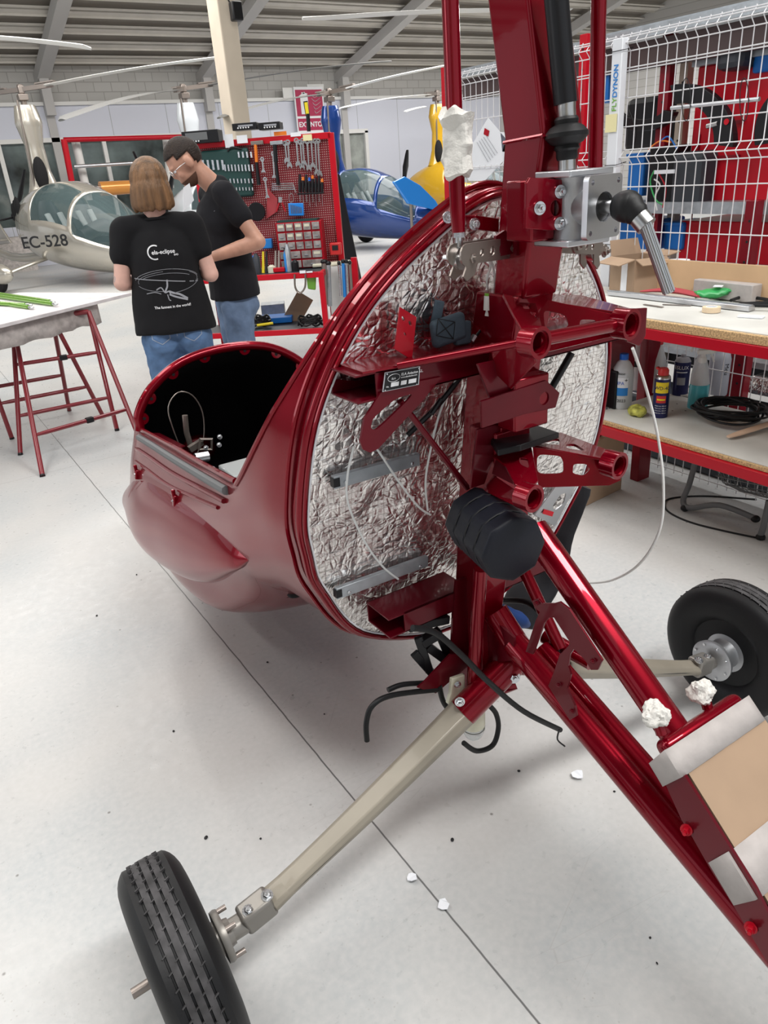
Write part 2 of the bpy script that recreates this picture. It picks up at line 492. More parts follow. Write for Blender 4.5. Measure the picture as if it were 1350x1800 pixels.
for i in range(5):
    x0 = -4 + i * (xg1 + 4) / 5; x1 = x0 + (xg1 + 4) / 5
    b = B(); bx(b, ((x0 + x1) / 2, WY + .02, (zg0 + zg1) / 2), (x1 - x0, .03, zg1 - zg0))
    wn = struct(obj('window_%d' % (i + 1), b, 'darkglass', smooth=False))
    b = B(); bx(b, (x1, WY - .04, (zg0 + zg1) / 2), (.09, .1, zg1 - zg0)); obj('window_frame', b, 'offwhite', wn, smooth=False)
# roof rising towards the viewer, purlins and rafters
M['roof'] = mat('grey_brown_roof_sheet', (.26, .235, .205), .8, var=.10, vscale=.6)
M['purlin'] = mat('light_grey_purlin', (.60, .57, .52), .7, var=.08, vscale=2)
M['rafter'] = mat('grey_steel_rafter', (.46, .45, .44), .6)
SL = .262
def roofz(y): return 4.12 + (20 - y) * SL
b = B(); hexa(b, [(-14, 20.6, roofz(20.6)), (26, 20.6, roofz(20.6)), (26, 20.6, roofz(20.6) + .1), (-14, 20.6, roofz(20.6) + .1),
                  (-14, -4, roofz(-4)), (26, -4, roofz(-4)), (26, -4, roofz(-4) + .1), (-14, -4, roofz(-4) + .1)])
struct(obj('ceiling', b, 'roof', smooth=False))
yy = 19.5; k = 0
while yy > 1:
    b = B(); z = roofz(yy) - .07
    bx(b, (6, yy, z), (40, .15, .04), Rx(-math.atan(SL))); bx(b, (6, yy + .08, z - .03), (40, .02, .09)); bx(b, (6, yy - .2, z + .03), (40, .06, .02), Rx(-math.atan(SL)))
    o = struct(obj('trim_%d' % (k + 2), b, 'purlin', smooth=False)); yy -= .66; k += 1
for i, (px, py) in enumerate(((70, 130), (355, 130), (598, 142), (-260, 130), (880, 140))):
    x = P(px, py, y=19.9).x
    b = B(); bar(b, (x, 20, roofz(20) - .28), (x, 1, roofz(1) - .28), .26, .22)
    bx(b, (x, 19.72, roofz(20) - .55), (.2, .25, .9)); bx(b, (x, 19.84, 2), (.18, .1, 4))
    struct(obj('trim_%d' % (60 + i), b, 'rafter', smooth=False))
# beige concrete column in front of the partition
b = B(); c0 = P(408, 225, y=12); c1 = P(440, 225, y=12)
bx(b, ((c0.x + c1.x) / 2, 12.15, 3), (c1.x - c0.x - .02, .42, 6.4))
struct(obj('trim_80', b, 'beige', smooth=False, bev=.02))
sp = P(415, 20, y=11.8)
b = B(); bx(b, sp + V((0, 0, 0)), (.16, .14, .24)); s_ = obj('loudspeaker', b, 'black', bev=.02); tag(s_, 'small black box loudspeaker mounted high on the beige column', 'speaker')
b = B(); bx(b, (0, 0, 0), (.13, .01, .2)); g_ = obj('speaker_grille', b, 'lining', s_, smooth=False); g_.location = sp + V((0, -.075, 0))
b = B(); tb(b, [P(398, -8, y=11.9), P(404, 4, y=11.9), P(412, 9, y=11.8)], .012, 6, 4); obj('cable', b, 'black', s_)
# ================================================================== the red autogyro under assembly
G = thing('autogyro', 'dark red half-built autogyro without rotor or engine, in the foreground', 'aircraft', (.95, 1.2, 0))
XM = .955
def circle_pts(a, zc, bt, bb):
    r = []
    for d in (0, 25, 47, 70, 96, 114, 135, 158, 180):
        q = math.radians(d); b_ = bt if d < 90 else bb
        r.append((a * math.sin(q), zc + b_ * math.cos(q)))
    return r
FW8 = [(0, 1.50), (.17, 1.425), (.30, 1.31), (.385, 1.15), (.415, .96), (.405, .85), (.375, .745), (.26, .57), (0, .47)]
ST = [
 (1.20, FW8),
 (1.32, [(x * 1.05, .97 + (z - .97) * 1.025) for x, z in FW8]),
 (1.50, [(0, 1.49), (.2, 1.45), (.34, 1.33), (.43, 1.14), (.435, .93), (.44, .81), (.41, .67), (.27, .54), (0, .46)]),
 (1.80, [(0, 1.42), (.2, 1.38), (.33, 1.25), (.41, 1.05), (.405, .875), (.44, .74), (.41, .55), (.30, .37), (0, .29)]),
 (2.10, [(0, 1.3), (.19, 1.26), (.31, 1.15), (.385, 1.0), (.385, .835), (.44, .68), (.415, .48), (.34, .25), (0, .17)]),
 (2.40, [(0, 1.13), (.17, 1.1), (.3, 1.01), (.365, .9), (.365, .79), (.43, .64), (.43, .44), (.35, .22), (0, .15)]),
 (2.65, [(0, .975), (.16, .955), (.28, .89), (.345, .81), (.355, .755), (.41, .60), (.41, .43), (.33, .25), (0, .17)]),
 (2.85, [(0, .88), (.14, .865), (.25, .81), (.31, .735), (.325, .685), (.365, .55), (.39, .41), (.31, .26), (0, .19)]),
 (3.05, [(0, .72), (.10, .71), (.17, .675), (.22, .62), (.235, .58), (.26, .49), (.27, .41), (.22, .31), (0, .26)]),
 (3.16, [(0, .52), (.03, .515), (.05, .50), (.07, .485), (.075, .47), (.08, .45), (.08, .43), (.06, .40), (0, .39)]),
]
def body(Y, t, off=0.0):
    """right-hand half outline; t 0 (top) .. 1 (bottom)"""
    Y = max(ST[0][0], min(ST[-1][0], Y)); i = 0
    while i < len(ST) - 2 and Y > ST[i + 1][0]: i += 1
    f = (Y - ST[i][0]) / (ST[i + 1][0] - ST[i][0])
    def cr(p0, p1, p2, p3, s): return .5 * (2 * p1 + (p2 - p0) * s + (2 * p0 - 5 * p1 + 4 * p2 - p3) * s * s + (3 * p1 - p0 - 3 * p2 + p3) * s ** 3)
    def sect(k, ii):
        ii = max(0, min(len(ST) - 1, ii)); pr = ST[ii][1]
        if k < 0: return (-pr[-k][0], pr[-k][1])
        if k > 8: return (-pr[16 - k][0], pr[16 - k][1])
        return pr[k]
    q = t * 8; k = min(int(q), 7); s = q - k
    def along(k): return [cr(*[sect(k, i + j)[c] for j in (-1, 0, 1, 2)], f) for c in (0, 1)]
    pts = [along(k + j) for j in (-1, 0, 1, 2)]
    x = cr(*[p[0] for p in pts], s); z = cr(*[p[1] for p in pts], s)
    fd = max(0, min(1, (2.3 - Y) / .9)); fd = fd * fd * (3 - 2 * fd)
    return V((x, Y - .19 * (z - .97) * fd, z))
TS = 4.0 / 8
def yfront(t):     # rear hoop's front edge
    if t < TS: return 1.25 + .22 * (t / TS) ** 4.5
    return 1.47
YH = 2.62
def grid(bm, fn, nu, nv):
    g = [[bm.verts.new(fn(i / nu, j / nv)) for j in range(nv + 1)] for i in range(nu + 1)]
    for i in range(nu):
        for j in range(nv): bm.faces.new((g[i][j], g[i + 1][j], g[i + 1][j + 1], g[i][j + 1]))
    return g
def W(Y, s, t):
    p = body(Y, t); return V((XM + s * p.x, p.y, p.z))
def nrm(Y, s, t):
    e = .004
    a = W(Y + e, s, t) - W(Y - e, s, t); b_ = W(Y, s, min(1, t + e)) - W(Y, s, max(0, t - e))
    n_ = a.cross(b_).normalized()
    c_ = W(Y, s, t) - V((XM, Y, (W(Y, 1, 0).z + W(Y, 1, 1).z) / 2))
    return n_ if n_.dot(c_) > 0 else -n_
bm = B()
for s in (-1, 1):
    grid(bm, lambda u, v, s=s: W(1.2 + (yfront(v) - 1.2) * u, s, v), 10, 56)
    grid(bm, lambda u, v, s=s: W(1.47 + (YH - 1.47) * u, s, TS + (1 - TS) * v), 40, 28)
    grid(bm, lambda u, v, s=s: W(YH + (3.159 - YH) * (1 - (1 - u) ** 1.3), s, v), 26, 56)
bmesh.ops.remove_doubles(bm, verts=bm.verts, dist=.0015)
shell = obj('fuselage_shell', bm, ['red', 'lining'], G, ang=60)
so = shell.modifiers.new('thick', 'SOLIDIFY'); so.thickness = .010; so.offset = -1; so.material_offset = 1; so.material_offset_rim = 0
bm = B(); ell(bm, (XM, 3.150, .456), (.088, .03, .072), None, 20, 12); obj('nose_cap', bm, 'red', shell)
# rear flange with a raised bead
def outline(t, y, off=0, s=-1):
    return W(1.2, s, t)
full = [W(1.2, -1, i / 60) for i in range(61)] + [W(1.2, 1, 1 - i / 60) for i in range(1, 60)] if True else [outline(i / 60, 1.2, 0, -1) for i in range(61)] + [outline(1 - i / 60, 1.2, 0, 1) for i in range(1, 60)]
cen = V((XM, 1.2, .97))
def sc(pts, off, y):
    r = []
    for p in pts:
        d = (p - cen); d.normalize(); q = p + d * off; q.y = y - .19 * (q.z - .97); r.append(q)
    return r
bm = B()
tb(bm, sc(full, .0, 1.199), .009, 10, closed=True)
tb(bm, sc(full, -.004, 1.186), .0045, 8, closed=True)
tb(bm, sc(full, .014, 1.232), .0055, 8, closed=True)
obj('flange_bead', bm, 'red', shell)
bm = B(); a_ = sc(full, -.002, 1.196); c_ = sc(full, -.019, 1.192)
for i in range(len(a_)):
    j = (i + 1) % len(a_); bm.faces.new([bm.verts.new(p) for p in (a_[i], a_[j], c_[j], c_[i])])
bmesh.ops.remove_doubles(bm, verts=bm.verts, dist=.0005)
obj('flange', bm, 'red', shell)
# firewall covered with crinkled foil
bm = B(); NR, NA = 34, 120
rg = []
bnd = sc(full, -.012, 1.19)
bnd = [bnd[i % len(bnd)] for i in range(len(bnd))]
for r_ in range(NR + 1):
    row = []
    for i in range(len(bnd)):
        f_ = r_ / NR; p = cen + (bnd[i] - cen) * f_; yb = 1.188 - .19 * (p.z - .97)
        n_ = noise.noise(V((p.x * 5, 3.1, p.z * 5))) * .007 + noise.noise(V((p.x * 13, 9.1, p.z * 17))) * .0035 + abs(noise.noise(V((p.x * 24, 1.7, p.z * 24)))) * .003
        k_ = min(1, (1 - f_) * 9)
        row.append(bm.verts.new((p.x, yb - n_ * k_, p.z)))
    rg.append(row)
for a_, b_ in zip(rg, rg[1:]):
    for i in range(len(bnd)):
        j = (i + 1) % len(bnd); bm.faces.new((a_[i], a_[j], b_[j], b_[i]))
bmesh.ops.remove_doubles(bm, verts=bm.verts, dist=.0002)
fw = obj('firewall_foil', bm, 'foil', G, ang=80, label='crinkled silver foil sheet covering the round rear bulkhead')
bm = B(); tb(bm, sc(full, -.0125, 1.187), .0022, 6, closed=True); obj('foil_edge_tape', bm, 'paper', fw)
bm = B(); plate(bm, [sc(full, -.01, 1.205)], .003); obj('bulkhead', bm, 'lining', G, smooth=False)
# aluminium strips riveted on the foil
for nm, a1, a2 in (('upper', (585, 848), (735, 806)), ('lower', (590, 1043), (750, 985))):
    p, q = PF(*a1, .03), PF(*a2, .03); bm = B(); bar(bm, p, q, .012, .026, (0, 0, 1))
    st = obj('foil_strip', bm, 'galv', G, bev=.001)
    bm = B(); bar(bm, p - (q - p).normalized() * .002, p + (q - p).normalized() * .012, .014, .018); obj('end_plug', bm, 'black', st)
    for f_ in (.12, .9): bolt('rivet', p.lerp(q, f_) + V((0, -.006, -.004)), (0, -1, 0), .004, .003, 'zinc', st, False)
# sill lip, rubber seal and tub edge on both sides
for s in (-1, 1):
    bm = B(); ys = [1.48 + (YH - 1.48) * i / 40 for i in range(41)]
    tb(bm, [W(y_, s, TS) + V((-s * .004, 0, .004)) for y_ in ys], .008, 8); obj('sill_lip', bm, 'red', shell)
    bm = B(); tb(bm, [W(y_, s, TS + .022) + nrm(y_, s, TS + .03) * .004 for y_ in [1.53 + 1.06 * i / 40 for i in range(41)]], .0115, 8)
    obj('rubber_seal', bm, 'seal', shell, label='grey rubber door seal')
    bm = B(); tb(bm, [W(y_, s, TS + .055) + nrm(y_, s, TS + .05) * .003 for y_ in [1.55 + 1.05 * i / 40 for i in range(41)]], .0065, 8)
    tb(bm, [W(y_, s, TS + .085) + nrm(y_, s, TS + .085) * .001 for y_ in [1.6 + .98 * i / 40 for i in range(41)]], .005, 8)
    obj('sill_bead', bm, 'red', shell)
    # inner ledge of the door sill
    bm = B()
    grid(bm, lambda u, v, s=s: W(1.54 + (YH - 1.56) * u, s, TS) + V((-s * (.006 + v * .05 * (1 if .62 < u < .97 else .3)), 0, -.004 - v * .012)), 30, 3)
    o = obj('sill_ledge', bm, 'redflat', shell, ang=60); m_ = o.modifiers.new('t', 'SOLIDIFY'); m_.thickness = .004
    # storage bulge low on the side
    bm = B()
    def bulge(u, v, s=s):
        y_ = 1.46 + 1.49 * u; t0 = .615 + .03 * u; t1 = .80 + .03 * u
        mid = .715 - .0 * u; half = (.105) * math.sin(PI * min(1, max(0, u)) ** .85) ** .75 + .001
        t_ = mid + (v - .5) * 2 * half * (1.1 if v < .5 else .75)
        h = (max(0, math.sin(PI * v ** 1.4)) ** .7) * (math.sin(PI * u ** .85) ** .6) * .075
        return W(y_, s, t_) + nrm(y_, s, t_) * (h - .003)
    grid(bm, bulge, 40, 18)
    obj('side_bulge', bm, 'red', shell, ang=70)
    # door hinge lugs
    for y_ in (1.98, 2.5):
        p = W(y_, s, TS + .11); n_ = nrm(y_, s, TS + .11); bm = B(); bar(bm, p - n_ * .005, p + n_ * .012, .018, .034); bar(bm, p + n_ * .006, p + n_ * .006 + V((0, .0, .035)), .012, .010)
        hg = obj('door_hinge', bm, 'red', shell, bev=.003)
        bolt('hinge_pin', p + n_ * .012, n_, .003, .003, 'zinc', hg)
# hoop around the front opening with small fixing tabs
for s in (-1, 1):
    bm = B(); tb(bm, [W(YH - .004, s, TS * i / 30) for i in range(31)], .017, 12)
    tb(bm, [W(YH + .05, s, TS * i / 30) + nrm(YH + .05, s, max(.01, TS * i / 30)) * .002 for i in range(31)], .006, 8)
    obj('hoop_bead', bm, 'red', shell)
    bm = B(); tb(bm, [W(yfront(TS * i / 30) - .003, s, TS * i / 30) for i in range(31)], .006, 8); obj('pillar_bead', bm, 'red', shell)
    for t_ in (.06, .17, .29, .42):
        p = W(YH - .01, s, t_); n_ = nrm(YH + .02, s, t_); n_.y = 0; n_.normalize()
        bm = B(); lathe(bm, [(.022, -.003), (.022, .003)], p - n_ * .014, (0, 1, 0), 14)
        tg = obj('fixing_tab', bm, 'red', shell)
        bm = B(); lathe(bm, [(.006, -.004), (.006, .004)], p - n_ * .02, (0, 1, 0), 10); obj('tab_hole', bm, 'lining', tg)
# cockpit: floor pan, pedals, hoop cable, plastic box, papers
bm = B()
grid(bm, lambda u, v: V((XM + (v - .5) * 2 * (W(1.4 + 1.4 * u, 1, .88).x - XM - .03), 1.4 + 1.4 * u, W(1.4 + 1.4 * u, 1, .86).z + .02)), 14, 4)
obj('cockpit_floor', bm, 'lining', G)
bm = B(); bx(bm, (XM, 1.9, .52), (.10, .5, .16)); obj('centre_tunnel', bm, 'black', G, bev=.02)
cp = P(357, 815, y=2.3)
bm = B(); tb(bm, PP([(322, 800), (303, 750), (296, 715), (313, 690), (338, 695), (356, 725), (358, 770), (345, 800)], y=2.45), .0022, 6, 4); obj('hoop_cable', bm, 'titan', G)
bm = B(); tb(bm, PP([(325, 730), (328, 760), (337, 790)], y=2.44), .010, 8); bar(bm, P(333, 790, y=2.4), P(355, 776, y=2.4), .02, .02)
tb(bm, PP([(352, 772), (372, 772), (372, 790), (350, 790)], y=2.38), .006, 8, closed=True)
pd = obj('rudder_pedal', bm, 'titan', G)
for a in ((362, 787), (385, 782), (341, 805), (386, 768)): bolt('pedal_bolt', P(*a, y=2.36), (0, -1, .4), .006, .008, 'zinc', pd)
bm = B(); tb(bm, [P(343, 806, y=2.1), P(366, 802, y=2.1)], .016, 12); obj('control_torque_tube', bm, 'alu', G)
q0 = V((XM - .16, 1.98, .53))
o_ = P(424, 822, x=.72)
bm = B(); bx(bm, o_ + V((.03, 0, -.02)), (.16, .12, .05)); pbx = obj('parts_box', bm, 'glass', None, bev=.005)
tag(pbx, 'clear plastic parts box lying inside the red cockpit', 'box')
bm = B(); plate(bm, [[o_ + V((-.10, -.14, -.06)), o_ + V((.06, -.16, -.06)), o_ + V((.08, -.02, -.055)), o_ + V((-.13, -.0, -.055))]], .004)
pap = obj('paper_sheet', bm, 'paper', None, smooth=False); tag(pap, 'white paper sheet in the cockpit with fittings lying on it', 'paper')
bm = B(); c_ = o_ + V((-.01, -.09, -.05)); tb(bm, [c_ + V((-.05, -.02, 0)), c_ + V((.06, .02, 0))], .004, 6); tb(bm, [c_ + V((-.01, -.05, .0)), c_ + V((.03, .05, .02))], .005, 6)
ft = obj('steel_fitting', bm, 'titan', None); tag(ft, 'small dark steel fitting on the paper in the cockpit', 'fitting')
bm = B(); bx(bm, (XM - .09, 1.88, .50), (.36, .44, .06)); obj('seat_pan', bm, 'lining', G, bev=.02)

# ---------------------------------------------------------------- mast
def loftbox(bm, secs):
    """secs: (x0,x1,y0,y1,z) from top down"""
    rs = []
    for x0, x1, y0, y1, z in secs:
        rs.append([bm.verts.new(p) for p in ((x0, y0, z), (x1, y0, z), (x1, y1, z), (x0, y1, z))])
    for a, b in zip(rs, rs[1:]):
        for k in range(4): bm.faces.new((a[k], a[(k + 1) % 4], b[(k + 1) % 4], b[k]))
    bm.faces.new(rs[0][::-1]); bm.faces.new(rs[-1]); return bm
bm = B()
loftbox(bm, [(.90, .985, .99, 1.075, 2.0), (.90, .985, .975, 1.065, 1.80), (.90, .99, .93, 1.02, 1.58), (.90, .985, .955, 1.035, 1.44), (.90, .98, .97, 1.05, 1.33)])
mast = obj('mast', bm, 'red', G, bev=.006, seg=3)
bm = B(); tb(bm, [(.897, .93, 1.578), (.992, .927, 1.582)], .003, 6); tb(bm, [(.90, 1.02, 1.575), (.90, .93, 1.58)], .003, 6); obj('weld_seam', bm, 'red', mast)
bm = B()
loftbox(bm, [(.895, .98, .975, 1.09, 1.335), (.895, .975, 1.0, 1.12, 1.2), (.895, .965, 1.05, 1.16, .9), (.895, .96, 1.09, 1.185, .62), (.895, .96, 1.08, 1.17, .46)])
obj('lower_mast', bm, 'red', G, bev=.004, seg=3)
# gusset plates around the lower mast
gp = [([(838, 640), (905, 625), (930, 690), (860, 700)], .99), ([(845, 705), (958, 668), (982, 690), (975, 716), (918, 728), (846, 752)], .975),
      ([(838, 755), (905, 735), (915, 775), (868, 800), (850, 850), (826, 858)], 1.03)]
for pts, y_ in gp:
    bm = B(); lp = [PP(pts, y=y_)]
    if pts[0] == (845, 705):
        c_ = P(955, 700, y=y_); lp.append(circ(c_, (1, 0, 0), (0, 0, 1), .012, 18)[::-1])
    plate(bm, lp, .006); obj('gusset_plate', bm, 'redflat', G, smooth=False, bev=.001)
bm = B(); bx(bm, (.93, 1.0, 1.14), (.085, .05, .1)); bx(bm, (.925, 1.06, .98), (.09, .08, .2)); obj('mast_socket', bm, 'red', G, bev=.004)
# upper brackets joining the mast to the firewall
def boxbeam(name, x0, x1, y0, y1, z0, z1, m='redflat', open_end=True, taper=0):
    bm = B(); t = .004
    bx(bm, ((x0 + x1) / 2, (y0 + y1) / 2, z1 - t / 2), (x1 - x0, y1 - y0, t)); bx(bm, ((x0 + x1) / 2, (y0 + y1) / 2, z0 + t / 2), (x1 - x0, y1 - y0, t))
    bx(bm, ((x0 + x1) / 2 + .02, y0 + t / 2, (z0 + z1) / 2), (x1 - x0 - .04, t, z1 - z0)); bx(bm, ((x0 + x1) / 2, y1 - t / 2, (z0 + z1) / 2), (x1 - x0, t, z1 - z0))
    return obj(name, bm, m, G, smooth=False, bev=.001)
boxbeam('upper_cross_beam', .605, .90, 1.055, 1.145, 1.190, 1.240)
boxbeam('upper_cross_beam', .97, 1.27, 1.055, 1.145, 1.190, 1.240)
boxbeam('lower_cross_beam', .685, .90, 1.14, 1.23, .632, .682)
boxbeam('lower_cross_beam', .96, 1.18, 1.14, 1.23, .632, .682)
bolt('beam_bolt', P(629, 655, y=1.135), (0, -1, 0), .0075, .009, 'zinc', G)
bolt('beam_bolt', P(678, 1084, y=1.225), (0, -1, 0), .008, .010, 'zinc', G)
bm = B(); plate(bm, [[(.62, 1.055, 1.242), (.70, 1.045, 1.242), (.9, 1.03, 1.242), (.9, 1.145, 1.242), (.62, 1.145, 1.242)]], .004); obj('beam_cap', bm, 'red', G, smooth=False)
# standing tab with two holes
lp = PP([(703, 540), (731, 557), (723, 632), (694, 614)], y=1.085)
u_ = (lp[1] - lp[0]).normalized(); v_ = V((0, 0, 1))
bm = B(); plate(bm, [lp, circ(P(708, 560, y=1.085), u_, v_, .0042, 12), circ(P(720, 568, y=1.085), u_, v_, .0042, 12), circ(P(711, 587, y=1.085), u_, v_, .003, 8)], .004)
obj('mounting_tab', bm, 'redsteel', G, smooth=False)
# upper attachment box behind the push rod arm
bm = B(); plate(bm, [PP([(826, 378), (868, 384), (868, 408), (829, 403)], y=1.07)], .03); obj('mast_bracket', bm, 'red', G, smooth=False, bev=.002)
bolt('bracket_bolt', P(834, 394, y=1.045), (-.3, -1, 0), .0068, .009, 'zinc', G)
bolt('bracket_bolt', P(787, 382, y=1.09), (-.3, -1, 0), .0068, .009, 'zinc', G)
bm = B(); plate(bm, [PP([(870, 415), (885, 405), (903, 412), (903, 445), (868, 452)], y=1.0)], .006); plate(bm, [PP([(905, 425), (928, 408), (933, 435), (925, 452), (906, 448)], y=.985)], .006)
obj('bellcrank_lug', bm, 'redflat', G, smooth=False)
# ---------------------------------------------------------------- push rods
for pts, s in (([(789, -60), (806, 408)], -1), ([(1054, -60), (1044, 400)], 1)):
    bm = B(); a_, b_ = PP(pts, y=1.0)
    tb(bm, [a_, a_.lerp(b_, .9), b_], [.0125, .0125, .0105], 20); pr = obj('push_rod', bm, 'red', G)
    bm = B(); e_ = b_ + V((0, 0, -.018)); lathe(bm, [(.010, 0), (.010, .010)], e_ + V((0, 0, .01)), (0, 0, 1), 6); tb(bm, [e_ + V((0, 0, .012)), e_ + V((0, 0, -.008))], .006, 10)
    obj('lock_nut', bm, 'zinc', pr)
    ce = e_ + V((0, 0, -.022)); bm = B(); ax = V((.3, -1, 0)); ring(bm, ce, ax, .008, .018, .012); ell(bm, ce, (.009, .009, .009)); lathe(bm, [(.005, -.03), (.005, .03)], ce, ax, 12)
    obj('rod_end', bm, 'steel', pr)
    bolt('rod_end_bolt', ce + ax.normalized() * .022, ax, .008, .008, 'titan', pr)
# bellcrank arms (paired steel plates with holes)
def arm(pa, pb, ra, rb, hs, y, t=.003, gap=.026, tail=None, nm='bellcrank_arm', face=(.28, -1, 0)):
    n_ = V(face).normalized()
    a_, b_ = P(*pa, y=y), P(*pb, y=y)
    d = b_ - a_; d -= n_ * d.dot(n_); b_ = a_ + d; L = d.length; d.normalize(); v = d.cross(n_)
    if v.z < 0: v = -v
    for k in (-1, 1):
        o = a_ + n_ * gap / 2 * k; out = []
        for i in range(9): q = PI / 2 + PI * i / 8; out.append(o + d * math.cos(q) * ra + v * math.sin(q) * ra)
        if tail: out += [o + v * (-tail) + d * (-ra * .6), o + v * (-tail - .008), o + v * (-tail) + d * ra * 1.3, o + d * ra * 1.6 - v * ra * .9]
        for i in range(9): q = -PI / 2 + PI * i / 8; out.append(o + d * (L + math.cos(q) * rb) + v * math.sin(q) * rb)
        holes = [circ(o + d * L * f_, d, v, r_, 14) for f_, r_ in hs]
        bm = B(); plate(bm, [out] + holes, t); obj(nm, bm, 'titan', G, smooth=False)
    bolt('pivot_bolt', b_ + n_ * (gap / 2 + .001), n_, .010, .008, 'titan', G)
    return a_, b_, n_
arm((808, 448), (916, 436), .017, .017, [(.33, .006), (.57, .0075), (.80, .009)], .985, tail=.032)
arm((1042, 436), (978, 430), .013, .014, [(.33, .005), (.6, .006)], .985, tail=.028)
# ---------------------------------------------------------------- prerotator shaft and gearbox
GBP = []
gb = thing_gb = None
bm = B(); ra, rb_ = P(973, -60, y=.93), P(994, 182, y=.915)
tb(bm, [ra, rb_], .0175, 24); drv = obj('drive_shaft_tube', bm, 'black', G, label='long black drive shaft tube')
bm = B(); c1 = P(995, 190, y=.915); c2 = P(997, 218, y=.915); tb(bm, [c1 + V((0, 0, .012)), c1, c2], .0145, 20); obj('shaft_collar', bm, 'steel', drv)
bm = B(); c3 = P(996, 236, y=.91); ax = (P(996, 300, y=.91) - c1).normalized()
lathe(bm, [(.016, -.024), (.0185, -.020), (.0175, -.014), (.0255, -.010), (.0325, -.002), (.0325, .004), (.025, .012), (.018, .015), (.0195, .020), (.0165, .023), (.0165, .032), (.0145, .036)], c3, ax, 28)
obj('rubber_boot', bm, 'rubber', drv)
bm = B(); tb(bm, [c3 + ax * .034, c3 + ax * .050], .0135, 18); tb(bm, [c3 + ax * .05, c3 + ax * .075], .008, 14)
for k in range(12):
    q = 2 * PI * k / 12; tb(bm, [c3 + ax * .052 + V((math.cos(q) * .008, math.sin(q) * .008, 0)), c3 + ax * .075 + V((math.cos(q) * .008, math.sin(q) * .008, 0))], .0012, 5)
obj('splined_stub', bm, 'steel', drv)
GC = P(1010, 364, y=.905)
def gbx(o): return GC + V(o)
bm = B()
R_ = Rz(math.radians(-8))
bx(bm, gbx((-.004, 0, .050)), (.095, .075, .010)); obj('gearbox_flange', bm, 'alu', G, bev=.002)
bm = B(); bx(bm, gbx((-.004, 0, -.050)), (.095, .075, .010)); obj('gearbox_flange', bm, 'alu', G, bev=.002)
bm = B(); lathe(bm, [(.036, -.045), (.033, -.03), (.033, .03), (.036, .045)], gbx((-.004, 0, 0)), (0, 0, 1), 28)
lathe(bm, [(.030, 0), (.032, .02), (.032, .05)], gbx((0, -.0, 0)), (.10, -1, 0), 28)
gear = obj('gearbox_housing', bm, 'castalu', G, ang=50)
dax = V((.10, -1, 0)).normalized()
fo = gbx((0, 0, 0)) + dax * .052
uu = dax.cross(V((0, 0, 1))).normalized(); vv = V((0, 0, 1))
def rrect(o, u, v, a, b, r, n=5):
    out = []
    for sx_, sy_, q0 in ((1, 1, 0), (-1, 1, 90), (-1, -1, 180), (1, -1, 270)):
        for i in range(n + 1):
            q = math.radians(q0 + 90 * i / n); out.append(o + u * (sx_ * (a - r) + r * math.cos(q)) + v * (sy_ * (b - r) + r * math.sin(q)))
    return out
bm = B(); hl = [circ(fo + uu * x_ + vv * z_, uu, vv, .004, 10) for x_ in (-.032, .032) for z_ in (-.036, .036)]
plate(bm, [rrect(fo, uu, vv, .042, .046, .008)] + hl + [circ(fo, uu, vv, .022, 24)], .010)
obj('output_flange', bm, 'alu', G, smooth=False, bev=.001)
bm = B(); lathe(bm, [(.021, 0), (.021, .004)], fo - dax * .004, dax, 24); obj('bearing_bore', bm, 'black', gear)
bm = B(); tb(bm, [fo - dax * .004, fo + dax * .042], .0095, 18); ost = obj('output_shaft', bm, 'steel', G)
bo = fo + dax * .036
bend = (P(1157, 494, y=.735) - P(1123, 398, y=.765)).normalized()
bm = B(); lathe(bm, [(.012, -.012), (.018, -.009), (.022, 0), (.0235, .010), (.022, .018), (.015, .025)], bo, dax, 28)
b2 = bo + dax * .014
lathe(bm, [(.019, -.010), (.021, .0), (.0175, .010), (.0185, .015), (.0155, .021), (.015, .029)], b2, (dax * .5 + bend * .9).normalized(), 28)
obj('cv_boot', bm, 'rubber', G, ang=60)
ax2 = (dax * .5 + bend * .9).normalized(); b3 = b2 + ax2 * .028
bm = B(); tb(bm, [b3 - ax2 * .006, b3 + ax2 * .012], .0155, 24); obj('shaft_collar', bm, 'steel', G)
bm = B(); e0 = b3 + ax2 * .008; e1 = e0 + bend * .108; tb(bm, [e0, e1], .0082, 16)
for k in range(16):
    q = 2 * PI * k / 16; u2, v2, _ = frame(bend); o2 = (u2 * math.cos(q) + v2 * math.sin(q)) * .0085
    tb(bm, [e0 + o2, e1 - bend * .002 + o2], .0011, 5)
obj('splined_shaft', bm, 'steel', G)
# gearbox carrier plate in red, with lightening hole
gn = V((-.30, -1, 0)).normalized(); gu = V((1, -.3, 0)).normalized()
lp = [P(a, b_, y=.90) for a, b_ in ((924, 322), (930, 312), (988, 316), (996, 324), (995, 398), (990, 404), (960, 405), (922, 402))]
cc = P(975, 366, y=.90)
bm = B(); plate(bm, [lp, circ(cc, (lp[2] - lp[1]).normalized(), (0, 0, 1), .0115, 20)], .006); cr = obj('gearbox_carrier', bm, 'red', G, smooth=False, bev=.001)
for a in ((984, 337), (948, 366), (983, 393)): bolt('carrier_bolt', P(*a, y=.895), (-.25, -1, 0), .0068, .009, 'zinc', cr)
bm = B(); bx(bm, gbx((-.062, .035, 0)), (.05, .06, .09)); obj('gearbox_saddle', bm, 'red', G, bev=.003)
bm = B(); bx(bm, gbx((.05, .03, -.048)), (.02, .02, .02)); obj('limit_switch', bm, 'redsteel', G, bev=.002)

